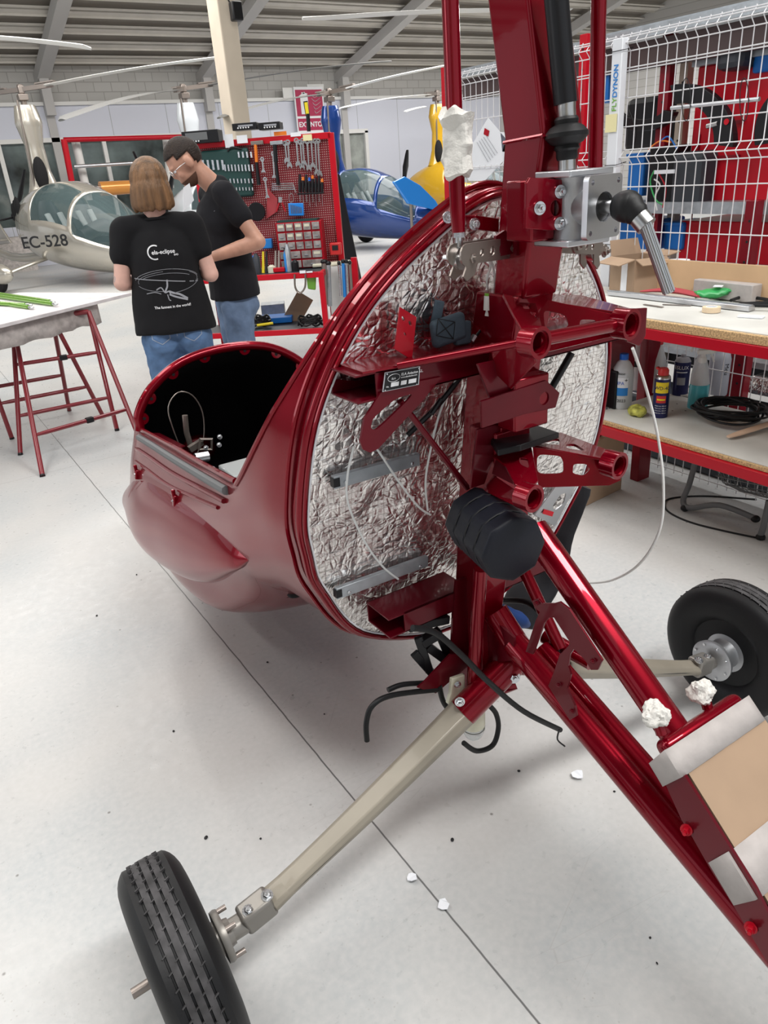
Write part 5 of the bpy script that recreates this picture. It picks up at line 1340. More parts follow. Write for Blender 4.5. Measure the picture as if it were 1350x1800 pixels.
for k, (xa, xb, ya, yb, lb) in enumerate(((1090, 1150, 385, 440, 'blue plastic bin beside the white fence post'), (1168, 1198, 390, 440, 'blue plastic bin left of the low red box'), (1105, 1128, 270, 345, 'upright blue canister behind the fence'), (1325, 1400, 90, 118, 'blue plastic bin on top of the red cabinet'))):
    o = cab(xa, ya, xb, yb, 3.6, .25, 'plastic_bin' if k != 2 else 'blue_canister', lb, 'bin', 'blue', .012)
    bm = B(); a, c = P(xa, ya, x=3.6), P(xb, yb, x=3.6); bx(bm, (3.595, (a.y + c.y) / 2, max(a.z, c.z) - .008), (.02, abs(a.y - c.y) + .01, .014)); obj('bin_rim', bm, 'blue', o, bev=.003)
M['darkgrey'] = mat('dark_grey_case', (.035, .04, .05), .5)
o = cab(1182, 268, 1226, 372, 3.5, .18, 'soft_case', 'dark grey case standing on the galvanised shelf', 'case', 'darkgrey', .03)
o = cab(1142, 258, 1180, 372, 3.52, .12, 'instrument_unit', 'black electronics unit with wiring behind the mesh fence', 'electronics', 'black', .01)
for k, (c_, ps) in enumerate((('greenbag', [(1150, 300), (1143, 320), (1152, 350), (1165, 360)]), ('redsteel', [(1155, 300), (1170, 330), (1165, 365)]), ('white', [(1150, 315), (1160, 325), (1152, 345), (1155, 370)]), ('blue', [(1160, 250), (1175, 240), (1190, 262)]), ('orange', [(1140, 262), (1160, 248), (1180, 250)]), ('black', [(1105, 190), (1118, 230), (1112, 262)]))):
    bm = B(); tb(bm, PP(ps, x=3.48), .004, 6, 5); obj('wire', bm, c_, o)
bm = B(); bx(bm, P(1168, 302, x=3.47), (.01, .12, .018)); obj('connector_strip', bm, 'paper', o, smooth=False)
# black curved fairing rings on the rack
def fair(cx_, cy_, rx, ry, a0, a1, w_, x, lab):
    n = 16; out = []; inn = []
    for i in range(n + 1):
        q = math.radians(a0 + (a1 - a0) * i / n); out.append((cx_ + rx * math.cos(q), cy_ - ry * math.sin(q))); inn.append((cx_ + (rx - w_) * math.cos(q), cy_ - (ry - w_) * math.sin(q)))
    bm = B(); plate(bm, [PP(out + inn[::-1], x=x)], .04); o = obj('black_fairing', bm, 'black', smooth=False, bev=.003); tag(o, lab, 'aircraft part'); return o
o = fair(1205, 245, 88, 98, -8, 105, 34, 3.45, 'black curved fairing with a red dot standing behind the mesh fence')
bm = B(); lathe(bm, [(.013, 0), (.013, .002)], P(1277, 214, x=3.425), (-1, 0, 0), 16); obj('red_dot', bm, 'brightred', o)
bm = B(); tb(bm, [P(1243, 222, x=3.43), P(1262, 217, x=3.43)], .011, 12); obj('latch', bm, 'steel', o)
o = fair(1130, 190, 60, 40, 200, 350, 20, 3.5, 'black curved fairing hanging left of the rack upright')
o = fair(1400, 240, 70, 90, 100, 190, 30, 3.5, 'black curved fairing at the right edge behind the fence')
o = cab(1100, 175, 1150, 262, 3.9, .3, 'black_housing', 'black housing on the rack behind the fence post', 'housing', 'black', .03)
o = cab(1262, 55, 1300, 120, 3.5, .2, 'mesh_basket', 'dark mesh bag on top of the rack', 'bag', 'darkgrey', .03)
o = cab(1052, 96, 1068, 180, 3.5, .1, 'blue_banner', 'narrow blue lettered panel behind the fence post', 'sign', 'blue', .002)
o = cab(1310, 660, 1400, 712, 3.4, .3, 'foil_bundle', 'crumpled silver foil bundle behind the fence under the bench', 'foil', 'foil', .03)
# dark boxes put in for the clutter and shade low behind the fence
o = cab(1085, 575, 1420, 690, 3.80, .3, 'dark_container', 'dark container on the low rack shelf behind the bench', 'container', 'darkgrey', .03)
bm = B(); bx(bm, (3.7, 2.0, .55), (.5, 2.4, .03)); obj('low_shelf', bm, 'galv', RK, smooth=False)
bm = B(); bx(bm, (3.42, 2.1, .17), (.34, 2.6, .34)); o = obj('shaded_clutter_block', bm, 'darkgrey', bev=.02); tag(o, 'long low dark block added for the shaded floor and clutter behind the lower fence', 'crate')  # dark block added where floor and clutter lie in shade
# litter on the floor
for k, (a, s_) in enumerate((((724, 1543), .016), ((779, 1590), .017), ((1015, 1362), .018))):
    p = P(*a, z=.006); bm = B(); plate(bm, [[p + V((math.cos(q) * s_ * (.6 + .5 * random.random()), math.sin(q) * s_ * (.6 + .5 * random.random()), random.uniform(0, .006))) for q in [2 * PI * i / 8 for i in range(8)]]], .0015)
    o = obj('paper_scrap', bm, 'paper', smooth=False); tag(o, ['torn white paper scrap on the floor joint', 'torn white paper scrap just right of the floor joint', 'torn pale scrap on the floor left of the red lower tube'][k], 'paper scrap')
CR = ['right of the joint, between gear leg and red tube', 'under the red lower keel tube', 'left of the lower end of the red tube', 'below the loose hose end', 'on the far side near the fan cord', 'left of the joint beside the red nose', 'far left, midway up the floor', 'left of the beige leg, above the tyre', 'left of the joint, midway along it', 'left of the gear leg, below the foil bulkhead', 'above the near tyre, beside the beige leg', 'lowest on the right, near the bottom edge', 'just below the black loose hose end', 'between the filter and the red keel tube', 'just below the red belly', 'lower left, above the near tyre']
for k, a in enumerate(((795, 1476), (1080, 1391), (1143, 1648), (640, 1285), (876, 918), (240, 1010), (170, 1082), (470, 1164), (305, 1285), (570, 1255), (458, 1474), (1155, 1693), (646, 1302), (912, 1355), (490, 1022), (362, 1472))):
    p = P(*a, z=.002); bm = B(); s_ = .0025 + .003 * random.random()
    ell(bm, p, (s_, s_ * (.5 + random.random()), .002), Rz(random.random() * 3), 8, 6); o = obj('rubber_crumb', bm, 'ink'); tag(o, 'small dark crumb on the floor ' + CR[k], 'crumb')
# ================================================================== people
def cone(bm, a, b, ra, rb, sx=1, sy=1, n=16):
    """tapered limb with rounded ends"""
    a, b = V(a), V(b); d = (b - a); L = d.length; d.normalize(); k = 5
    pts = [a - d * ra * math.cos(PI / 2 * i / k) for i in range(k)] + [a, b] + [b + d * rb * math.sin(PI / 2 * i / k) for i in range(1, k + 1)]
    rr = [max(.001, ra * math.sin(PI / 2 * i / k)) for i in range(k)] + [ra, rb] + [max(.001, rb * math.cos(PI / 2 * i / k)) for i in range(1, k + 1)]
    tb(bm, pts, rr, n, 0, sx=sx, sy=sy); return bm
def remesh(o, vox, smooth=6, disp=0, dscale=.2):
    m = o.modifiers.new('union', 'REMESH'); m.mode = 'VOXEL'; m.voxel_size = vox; m.use_smooth_shade = True
    s = o.modifiers.new('relax', 'SMOOTH'); s.iterations = smooth; s.factor = .5
    if disp:
        t = bpy.data.textures.new('folds', 'CLOUDS'); t.noise_scale = dscale
        d = o.modifiers.new('folds', 'DISPLACE'); d.texture = t; d.strength = disp; d.mid_level = .5
    return o
def hand(bm, w_, dirv, nrm_, side):
    """palm plus five fingers from wrist w_ along dirv"""
    d = V(dirv).normalized(); n_ = V(nrm_).normalized(); l = d.cross(n_).normalized() * side
    cone(bm, w_, w_ + d * .045, .020, .026, 1, .9); cone(bm, w_ + d * .03 - l * .018, w_ + d * .075 - l * .024, .016, .014); cone(bm, w_ + d * .03 + l * .018, w_ + d * .075 + l * .022, .016, .014)
    cone(bm, w_ + d * .03, w_ + d * .08, .017, .014)
    for k, L in enumerate((.062, .072, .068, .052)):
        b_ = w_ + d * .078 + l * (.030 - .020 * k); m_ = b_ + d * L * .5 - n_ * .008; e = m_ + d * L * .3 - n_ * .028
        cone(bm, b_, m_, .0092, .0085); cone(bm, m_, e, .0085, .007)
    cone(bm, w_ + d * .02 + l * .026, w_ + d * .05 + l * .048, .012, .010); cone(bm, w_ + d * .05 + l * .048, w_ + d * .075 + l * .045 - n_ * .01, .010, .008)
def person(name, label, loc, rz, H, head, shoulders, elbows, wrists, mats, female, seatw=.17, hw=.2, chest=.12, neckf=0):
    k = H / 1.7
    t = thing(name, label, 'person', loc, None, local=True); t.rotation_euler = (0, 0, rz)
    sh = 1.40 * k; bm = B()
    hc, ht = V(head[0]), head[1]                     # head centre, forward tilt
    Rh = Rx(-ht) if True else None
    def hp(x, y, z): return hc + Rh @ V((x, y, z))
    ell(bm, hp(0, -.005, .02), (.076, .096, .100), Rh); ell(bm, hp(0, .028, -.045), (.056, .062, .070), Rh)
    ell(bm, hp(0, .088, -.016), (.013, .020, .024), Rh); ell(bm, hp(0, .070, -.090), (.026, .022, .020), Rh)
    ell(bm, hp(0, .082, -.060), (.024, .012, .009), Rh); ell(bm, hp(0, .082, .020), (.045, .014, .012), Rh)
    for s in (-1, 1): ell(bm, hp(s * .084, -.006, -.008), (.013, .022, .035), Rh); ell(bm, hp(s * .034, .066, -.03), (.022, .018, .022), Rh)
    cone(bm, (0, -.01, sh + .01), hp(0, -.02, -.06), .058, .052)
    ell(bm, (0, 0, 1.22 * k), (.14, .095, .2)); ell(bm, (0, 0, .98 * k), (seatw - .02, .11, .12))
    for s in (-1, 1):
        S_, E_, W_ = V(shoulders[s]), V(elbows[s]), V(wrists[s])
        cone(bm, S_, E_, .044, .040); cone(bm, E_, E_.lerp(W_, .35), .042, .041); cone(bm, E_.lerp(W_, .35), W_, .041, .026)
        hand(bm, W_, (W_ - E_).normalized() * .7 + V((-s * .4, .3, 0)), (0, -.3, 1), -s)
        cone(bm, (s * .085, 0, .86 * k), (s * .095, .02, .48 * k), .075, .05); cone(bm, (s * .095, .02, .48 * k), (s * .1, -.02, .09), .048, .034); cone(bm, (s * .1, -.03, .05), (s * .105, .11, .03), .034, .028)
    body_ = obj('body', bm, mats['skin'], t); remesh(body_, .007, 4)
    # trousers
    bm = B(); ell(bm, (0, -.005, .95 * k), (seatw, .125, .11)); 
    for s in (-1, 1):
        ell(bm, (s * .075, -.045, .85 * k), (.090, .085, .09)); cone(bm, (s * .085, 0, .84 * k), (s * .10, .015, .50 * k), .100, .070); cone(bm, (s * .10, .015, .50 * k), (s * .10, -.015, .13), .068, .062)
    tr = obj('jeans', bm, mats['jeans'], t); remesh(tr, .012, 5, .022, .07)
    # t-shirt
    bm = B(); tb(bm, [(0, -.012, .878 * k), (0, -.006, 1.0 * k), (0, 0, 1.14 * k)], [.155, .147, .132], 28, sx=(seatw + .030) / .15, sy=.95); cone(bm, (0, 0, 1.0 * k), (0, 0, 1.12 * k), .135, .130, 1.0, 1.0)
    cone(bm, (-.04, 0, 1.0 * k), (-.035, 0, 1.25 * k), .135, .135, 1, .95); cone(bm, (.04, 0, 1.0 * k), (.035, 0, 1.25 * k), .135, .135, 1, .95)
    ell(bm, (0, 0, 1.27 * k), (hw - .02, chest, .17)); cone(bm, V(shoulders[-1]) + V((.03, 0, 0)), V(shoulders[1]) - V((.03, 0, 0)), .062, .062); cone(bm, (0, -.01, sh - .02), (0, -.005, sh + .035), .082, .066)
    if female: ell(bm, (0, .07, 1.22 * k), (.13, .09, .09))
    for s in (-1, 1):
        S_, E_ = V(shoulders[s]), V(elbows[s]); cone(bm, S_ + V((0, 0, -.005)), S_.lerp(E_, .48), .068, .064)
    st = obj('t_shirt', bm, mats['shirt'], t); remesh(st, .012, 5, .014, .12)
    # flatten hem
    bm = B(); tb(bm, [(math.cos(q) * .064, math.sin(q) * .060 - .006, sh + .045 + .008 * math.sin(q + PI)) for q in [2 * PI * i / 24 for i in range(24)]], .007, 8, closed=True); obj('collar', bm, mats['shirt'], st)
    for s in (-1, 1):
        bm = B(); cone(bm, (s * .1, -.045, .045), (s * .105, .12, .035), .045, .038, 1, .9); sho = obj('shoe', bm, mats['shoe'], t); remesh(sho, .01, 3)
    # belt loops and back pockets
    for s in (-1, 1):
        bm = B(); pts = [(s * .035, -.2, .955 * k), (s * .125, -.2, .965 * k), (s * .125, -.2, .865 * k), (s * .08, -.2, .835 * k), (s * .037, -.2, .86 * k), (s * .035, -.2, .955 * k)]
        tb(bm, [V(pts[i]).lerp(V(pts[i + 1]), j / 8) for i in range(5) for j in range(9)], .0022, 5); pk = obj('pocket_stitching', bm, mats['stitch'], tr)
        sw = pk.modifiers.new('on', 'SHRINKWRAP'); sw.target = tr; sw.wrap_method = 'PROJECT'; sw.use_project_y = True; sw.use_positive_direction = True; sw.use_negative_direction = False; sw.offset = .002
    bm = B(); tb(bm, [V((0, -.2, .98 * k - .01 * i)) for i in range(12)], .0022, 5); pk = obj('seam', bm, mats['stitch'], tr)
    sw = pk.modifiers.new('on', 'SHRINKWRAP'); sw.target = tr; sw.wrap_method = 'PROJECT'; sw.use_project_y = True; sw.offset = .001
    return t, body_, st, hp, Rh
M['jeans1'] = mat('mid_blue_denim', (.085, .16, .30), .8, var=.35, vscale=12, bump=.25, bscale=30)
M['jeans2'] = mat('faded_blue_denim', (.13, .19, .30), .8, var=.35, vscale=10, bump=.25, bscale=30)
M['stitch'] = mat('pale_stitching', (.30, .36, .46), .8)
M['tee'] = mat('black_cotton', (.0035, .0035, .005), .95)
M['tee2'] = mat('charcoal_cotton', (.006, .006, .009), .95)
M['hair1'] = mat('light_brown_hair', (.165, .085, .038), .45, var=.55, vscale=14, bump=.5, bscale=60)
M['hair2'] = mat('dark_brown_hair', (.022, .012, .008), .6, var=.4, vscale=60, bump=.7, bscale=150)
M['trainer'] = mat('grey_trainer', (.2, .2, .2), .7)
def stretch_tex(m):   # hair strands: squash the noise along z
    for nd in m.node_tree.nodes:
        if nd.type == 'TEX_NOISE':
            src = nd.inputs['Vector'].links[0].from_socket; mp = m.node_tree.nodes.new('ShaderNodeMapping'); mp.inputs['Scale'].default_value = (3, 3, .22)
            m.node_tree.links.new(src, mp.inputs[0]); m.node_tree.links.new(mp.outputs[0], nd.inputs['Vector'])
stretch_tex(M['hair1'])
wt, wb, wshirt, whp, wR = person('person', 'person with shoulder-length light brown hair seen from behind, black printed t-shirt and jeans',
    (1.20, 3.95, 0), -.30, 1.64, ((.0, .025, 1.545), .15), {-1: (-.165, 0, 1.365), 1: (.165, 0, 1.365)}, {-1: (-.222, -.02, 1.115), 1: (.222, -.02, 1.115)}, {-1: (-.14, .2, 1.09), 1: (.15, .2, 1.12)},
    dict(skin='skin', jeans='jeans1', shirt='tee', shoe='trainer', stitch='stitch'), True, .175)
# shoulder-length hair
bm = B(); ell(bm, whp(0, -.020, .030), (.094, .108, .108), wR)
for i in range(27):
    a = math.radians(-20 - 140 * i / 26) if True else 0
    x, y = .078 * math.cos(a), .092 * math.sin(a)
    tip = V((x * (1.12 + .05 * math.sin(i * 2.1)), y * .95 - .0, 1.445 + .012 * math.sin(i * 1.7)))
    tb(bm, [whp(x * .75, y * .8 - .02, .06), whp(x * 1.06, y - .018, -.02), whp(x * 1.16, y - .01, -.09), tip], [.018, .022, .022, .008], 8, 4)
hr = obj('hair', bm, 'hair1', wt); remesh(hr, .006, 9, .004, .02)
# tattoo, print on the shirt back
def onback(o, tgt, off=.0025):
    sw = o.modifiers.new('on', 'SHRINKWRAP'); sw.target = tgt; sw.wrap_method = 'PROJECT'; sw.use_project_y = True; sw.use_positive_direction = True; sw.use_negative_direction = False; sw.offset = off
def btxt(s, size, x, z, m='wink', tilt=0):
    o = txt(s, size, (x, -.3, z), (1, 0, tilt), (-tilt, 0, 1), m, 'shirt_print', wshirt, 0, bold=.0003)
    sub_ = bmesh.new(); sub_.from_mesh(o.data); bmesh.ops.triangulate(sub_, faces=sub_.faces); sub_.to_mesh(o.data); sub_.free()
    onback(o, wshirt); return o
btxt('ela-eclipse', .027, -.05, 1.243); btxt('EVO', .011, .055, 1.230); btxt('The funnest in the world!', .0175, -.085, .985)
def bline(pts, r=.0013, m='greyink'):
    bm = B(); tb(bm, [V((x, -.3, z)) for x, z in pts], r, 4, 4); o = obj('shirt_print', bm, m, wshirt); onback(o, wshirt, .002)
bline([(-.035 + .032 * math.cos(q), 1.252 + .032 * math.sin(q)) for q in [math.radians(60 + 230 * i / 20) for i in range(21)]], .0032, 'wink')
for k, (rx, rz_, a0, a1) in enumerate(((.155, .055, 10, 170), (.150, .050, 200, 262), (.155, .06, 282, 350), (.13, .035, 30, 150), (.14, .045, 95, 190), (.15, .05, -25, 40))):
    bline([(rx * math.cos(q), 1.115 + rz_ * math.sin(q) * 1.0) for q in [math.radians(a0 + (a1 - a0) * i / 14) for i in range(15)]], .0011)
bline([(-.155, 1.135), (-.05, 1.122), (.0, 1.115), (.15, 1.095)], .0022, 'greyink'); bline([(0, 1.12), (-.004, 1.09), (-.012, 1.075), (-.02, 1.06)], .004)
bline([(-.06, 1.075), (-.035, 1.085), (-.02, 1.06), (.0, 1.065), (.005, 1.045)], .003); bline([(.0, 1.065), (.02, 1.055), (.05, 1.045), (.085, 1.02)], .005); bline([(.0, 1.05), (.03, 1.035), (.085, 1.015)], .0045)
bline([(-.01, 1.05), (-.006, 1.025), (.002, 1.02)], .0025); bline([(-.11, 1.06), (-.07, 1.065), (-.04, 1.055)], .0018)
bm = B(); c_ = V((-.262, -.045, 1.14)); tb(bm, [c_ + V((0, math.cos(q) * .008, math.sin(q) * .014)) for q in [2 * PI * i / 16 for i in range(16)]], .002, 5, closed=True); tt = obj('tattoo', bm, 'greyink', wb)
sw = tt.modifiers.new('on', 'SHRINKWRAP'); sw.target = wb; sw.offset = .0004

mt, mb, mshirt, mhp, mR = person('person', 'person with short dark hair, beard and glasses looking down, plain black t-shirt, facing left',
    (1.67, 4.26, 0), 1.36, 1.80, ((.0, .155, 1.655), .62), {-1: (-.18, .0, 1.49), 1: (.18, .02, 1.49)}, {-1: (-.27, -.13, 1.235), 1: (.25, -.02, 1.22)}, {-1: (-.17, .13, 1.17), 1: (.12, .22, 1.18)},
    dict(skin='skin2', jeans='jeans2', shirt='tee2', shoe='trainer', stitch='stitch'), False, .165, .21, .148)
bm = B(); ell(bm, mhp(0, -.008, .026), (.081, .102, .101), mR, 40, 30)
bmesh.ops.delete(bm, geom=[v for v in bm.verts if (lambda q: (q.z < .062 and q.y > .045) or (q.z < .02 and q.y > -.01) or (q.z < -.045) or (q.z < .03 and q.y > -.035))(mR.transposed() @ (v.co - mhp(0, 0, 0)))], context='VERTS')
hr = obj('hair', bm, 'hair2', mt, ang=80); m_ = hr.modifiers.new('t', 'SOLIDIFY'); m_.thickness = .006
bm = B(); ell(bm, mhp(0, .028, -.046), (.060, .066, .074), mR, 36, 26)
bmesh.ops.delete(bm, geom=[v for v in bm.verts if (mR.transposed() @ (v.co - mhp(0, 0, 0))).z > -.055 or (mR.transposed() @ (v.co - mhp(0, 0, 0))).y < -.02], context='VERTS')
M['stubble'] = mat('brown_beard', (.10, .045, .028), .8, bump=.5, bscale=200); obj('beard', bm, 'stubble', mt, ang=80)
bm = B()
for s in (-1, 1):
    tb(bm, [mhp(s * (.034 + .022 * math.cos(q)), .098, .0 + .015 * math.sin(q)) for q in [2 * PI * i / 18 for i in range(18)]], .0016, 5, closed=True); tb(bm, [mhp(s * .056, .096, .004), mhp(s * .08, .05, .006), mhp(s * .084, -.005, .0)], .0018, 5)
tb(bm, [mhp(-.012, .102, .004), mhp(.012, .102, .004)], .0016, 5); obj('glasses', bm, 'steel', mt)
bm = B()
for s in (-1, 1): ell(bm, mhp(s * .031, .080, .0), (.013, .008, .007), mR, 12, 8)
obj('eyes', bm, 'paper', mb)
bm = B(); tb(bm, [V((math.cos(q) * .068, math.sin(q) * .072 + .0, 1.525 + .02 * math.sin(q + PI))) for q in [2 * PI * i / 24 for i in range(24)]], .0018, 5, closed=True); obj('neck_cord', bm, 'ink', mt)
bm = B(); lathe(bm, [(.006, 0), (.006, .001)], (-.155, .06, 1.40), (-.85, .5, .1), 10); obj('shirt_badge', bm, 'greyink', mshirt)
# the paper between them
bm = B(); plate(bm, [PP([(322, 330), (333, 322), (341, 352), (322, 372)], y=4.15)], .002); o = obj('paper_sheet', bm, 'paper', None, smooth=False); tag(o, 'white paper held between the two standing people', 'paper')

# ================================================================== table on trestles
TZ = .80
c1, c2, c3 = P(0, 580, z=TZ), P(232, 522, z=TZ), P(150, 500, z=TZ)
ub = (c2 - c1).normalized(); vb = V((-ub.y, ub.x, 0)); 
Lx = 1.0; A0 = V((c2.x, c2.y, TZ)); wdt_ = 1.15
bm = B(); q = [A0, A0 - ub * 2.3, A0 - ub * 2.3 + vb * wdt_, A0 + V((-.10, 0, 0)) + vb * wdt_ + ub * .10]
plate(bm, [[p + V((0, 0, .02)) for p in q]], .022); TB_ = obj('table_board', bm, 'tabletop' if 'tabletop' in M else 'bench', None, smooth=False, bev=.002)
M['plaster'] = mat('plaster_stained_board', (.68, .64, .65), .7, var=.16, vscale=10, detail=8); TB_.data.materials[0] = M['plaster']
tag(TB_, 'large white stained board lying on the red trestles', 'board')
bm = B(); e0, e1 = A0 + V((0, 0, -.035)) - ub * .30 + vb * .06, A0 + V((0, 0, -.035)) - ub * 2.2 + vb * .06
NN = 40; rw = []
for i in range(NN + 1):
    p = e0.lerp(e1, i / NN); z = .05 + .02 * noise.noise(V((i * .35, 0, 0))) ; rw.append((bm.verts.new(p + V((0, 0, .04))), bm.verts.new(p + V((0, -.012 + .012 * noise.noise(V((i * .9, 2, 0))), -z - .045)))))
for a, c in zip(rw, rw[1:]): bm.faces.new((a[0], c[0], c[1], a[1]))
M['film'] = mat('crumpled_film', (.52, .48, .46), .5, var=.25, vscale=18, bump=.5, bscale=25)
o = obj('wrapping_film', bm, 'film', TB_, ang=70, label='crumpled wrapping hanging under the board edge'); m_ = o.modifiers.new('t', 'SOLIDIFY'); m_.thickness = .002
M['trestle'] = mat('dark_red_trestle_tube', (.20, .008, .016), .35, 0, .5)
def trestle(name, label, tops, feetF, feetB, nearrails, knob=True):
    t = thing(name, label, 'trestle', ((tops[0] + tops[1]) / 2) * V((1, 1, 0)) if False else (tops[0].x, tops[0].y, 0))
    for k in range(2):
        for ft in (feetF[k], feetB[k]):
            bm = B(); a = tops[k] + V((0, 0, .0)); tb(bm, [a, ft], .0155, 14); lg = obj('leg', bm, 'trestle', t)
            bm = B(); tb(bm, [ft + V((0, 0, .0)), ft + (a - ft).normalized() * .012], .0165, 12); obj('leg_cap', bm, 'black', lg)
    bm = B(); tb(bm, [tops[0], tops[1]], .018, 12); obj('top_bar', bm, 'trestle', t)
    for (fa, fb), hs in ((feetF, nearrails[0]), (feetB, nearrails[1])):
        for h in hs:
            a = fa.lerp(tops[0], h); c = fb.lerp(tops[1], h); bm = B(); tb(bm, [a, a.lerp(c, .12), a.lerp(c, .88), c], [.010, .0135, .0135, .010], 10, 0); rl = obj('rail', bm, 'trestle', t)
            if knob and h == hs[-1]: bm = B(); cc = a.lerp(c, .57); bar(bm, cc - (c - a).normalized() * .025, cc + (c - a).normalized() * .025, .034, .034); obj('clamp', bm, 'black', rl, bev=.004)
    return t
T0, T1 = P(22, 563, z=.775), P(156, 548, z=.775)
F0 = P(75, 838, z=.0); F1 = F0 + (P(208, 757, z=0) - P(35, 800, z=0)) + V((.0, .0, 0)); B0 = P(36, 800, z=0); B1 = P(206, 757, z=0)
F1 = P(247, 776, z=0)
trestle('trestle', 'dark red tubular trestle nearest the viewer under the white board', (T0, T1), (F0, F1), (B0, B1), ((.24,), (.28, .66)))
T2 = P(92, 560, z=.775); T3 = T2 + (T0 - T1) * 1.0; F3 = P(122, 722, z=0); F2 = P(182, 733, z=0)
dv = (B0 - B1)
trestle('trestle', 'dark red tubular trestle at the back, under the far edge of the white board', (T3, T2), (F2 + dv, F2), (F3 + dv, F3), ((.33,), (.42,)), False)
M['greentube'] = mat('green_alu_tube', (.22, .46, .05), .25, .5, .4)
for k, (a, c, lb) in enumerate((((-60, 508), (88, 530), 'topmost'), ((-60, 513), (92, 534), 'second'), ((-60, 524), (50, 540), 'third'), ((-60, 530), (45, 536), 'lowest'))):
    z_ = TZ + .045 + (.004 * (k % 2)); bm = B(); p, q_ = P(*a, z=z_), P(*c, z=z_); tb(bm, [p, q_], .0145, 14); o = obj('green_tube', bm, 'greentube'); tag(o, 'green metal tube with steel end on the board, %s of four' % ['rearmost', 'second from rear', 'third from rear', 'frontmost'][k], 'tube', 'green tubes on the board')
    bm = B(); dd = (q_ - p).normalized(); tb(bm, [q_, q_ + dd * .05], .010, 10); ell(bm, q_ + dd * .06, (.014, .014, .009)); obj('rod_end', bm, 'zinc', o)
# ================================================================== finished autogyros behind
M['canopy'] = mat('tinted_canopy', (.12, .18, .19), .04, alpha=.42)
M['seatlight'] = mat('pale_seat_fabric', (.55, .60, .60), .7)
def blade(parent, hub, tip, chord=.20, m='white', thick=.028, name='rotor_blade'):
    bm = B(); n = 12; d = (tip - hub); L = d.length; sd = V((-d.y, d.x, 0)).normalized(); rows = []
    for i in range(n + 1):
        f_ = i / n; p = hub.lerp(tip, f_) + V((0, 0, .045 * math.sin(PI * f_) * (L / 4.2))); c_ = chord if f_ < .97 else chord * .35
        p = p + (sd * chord * .3 if f_ >= .97 else V((0, 0, 0)))
        rows.append([bm.verts.new(p + sd * c_ * u + V((0, 0, thick * w_))) for u, w_ in ((-.5, -.1), (-.25, .5), (.1, .45), (.5, 0), (.1, -.4), (-.3, -.5))])
    for a, b_ in zip(rows, rows[1:]):
        for k in range(6): bm.faces.new((a[k], a[(k + 1) % 6], b_[(k + 1) % 6], b_[k]))
    bm.faces.new(rows[0][::-1]); bm.faces.new(rows[-1])
    return obj(name, bm, m, parent, ang=30)
GS = [(-1.15, .10, .85, 1.15), (-.95, .26, .60, 1.32), (-.6, .44, .42, 1.50), (-.2, .54, .30, 1.60), (.2, .57, .24, 1.60), (.6, .53, .21, 1.42), (.95, .44, .20, 1.14), (1.25, .31, .23, .88), (1.48, .16, .32, .66), (1.58, .02, .44, .50)]
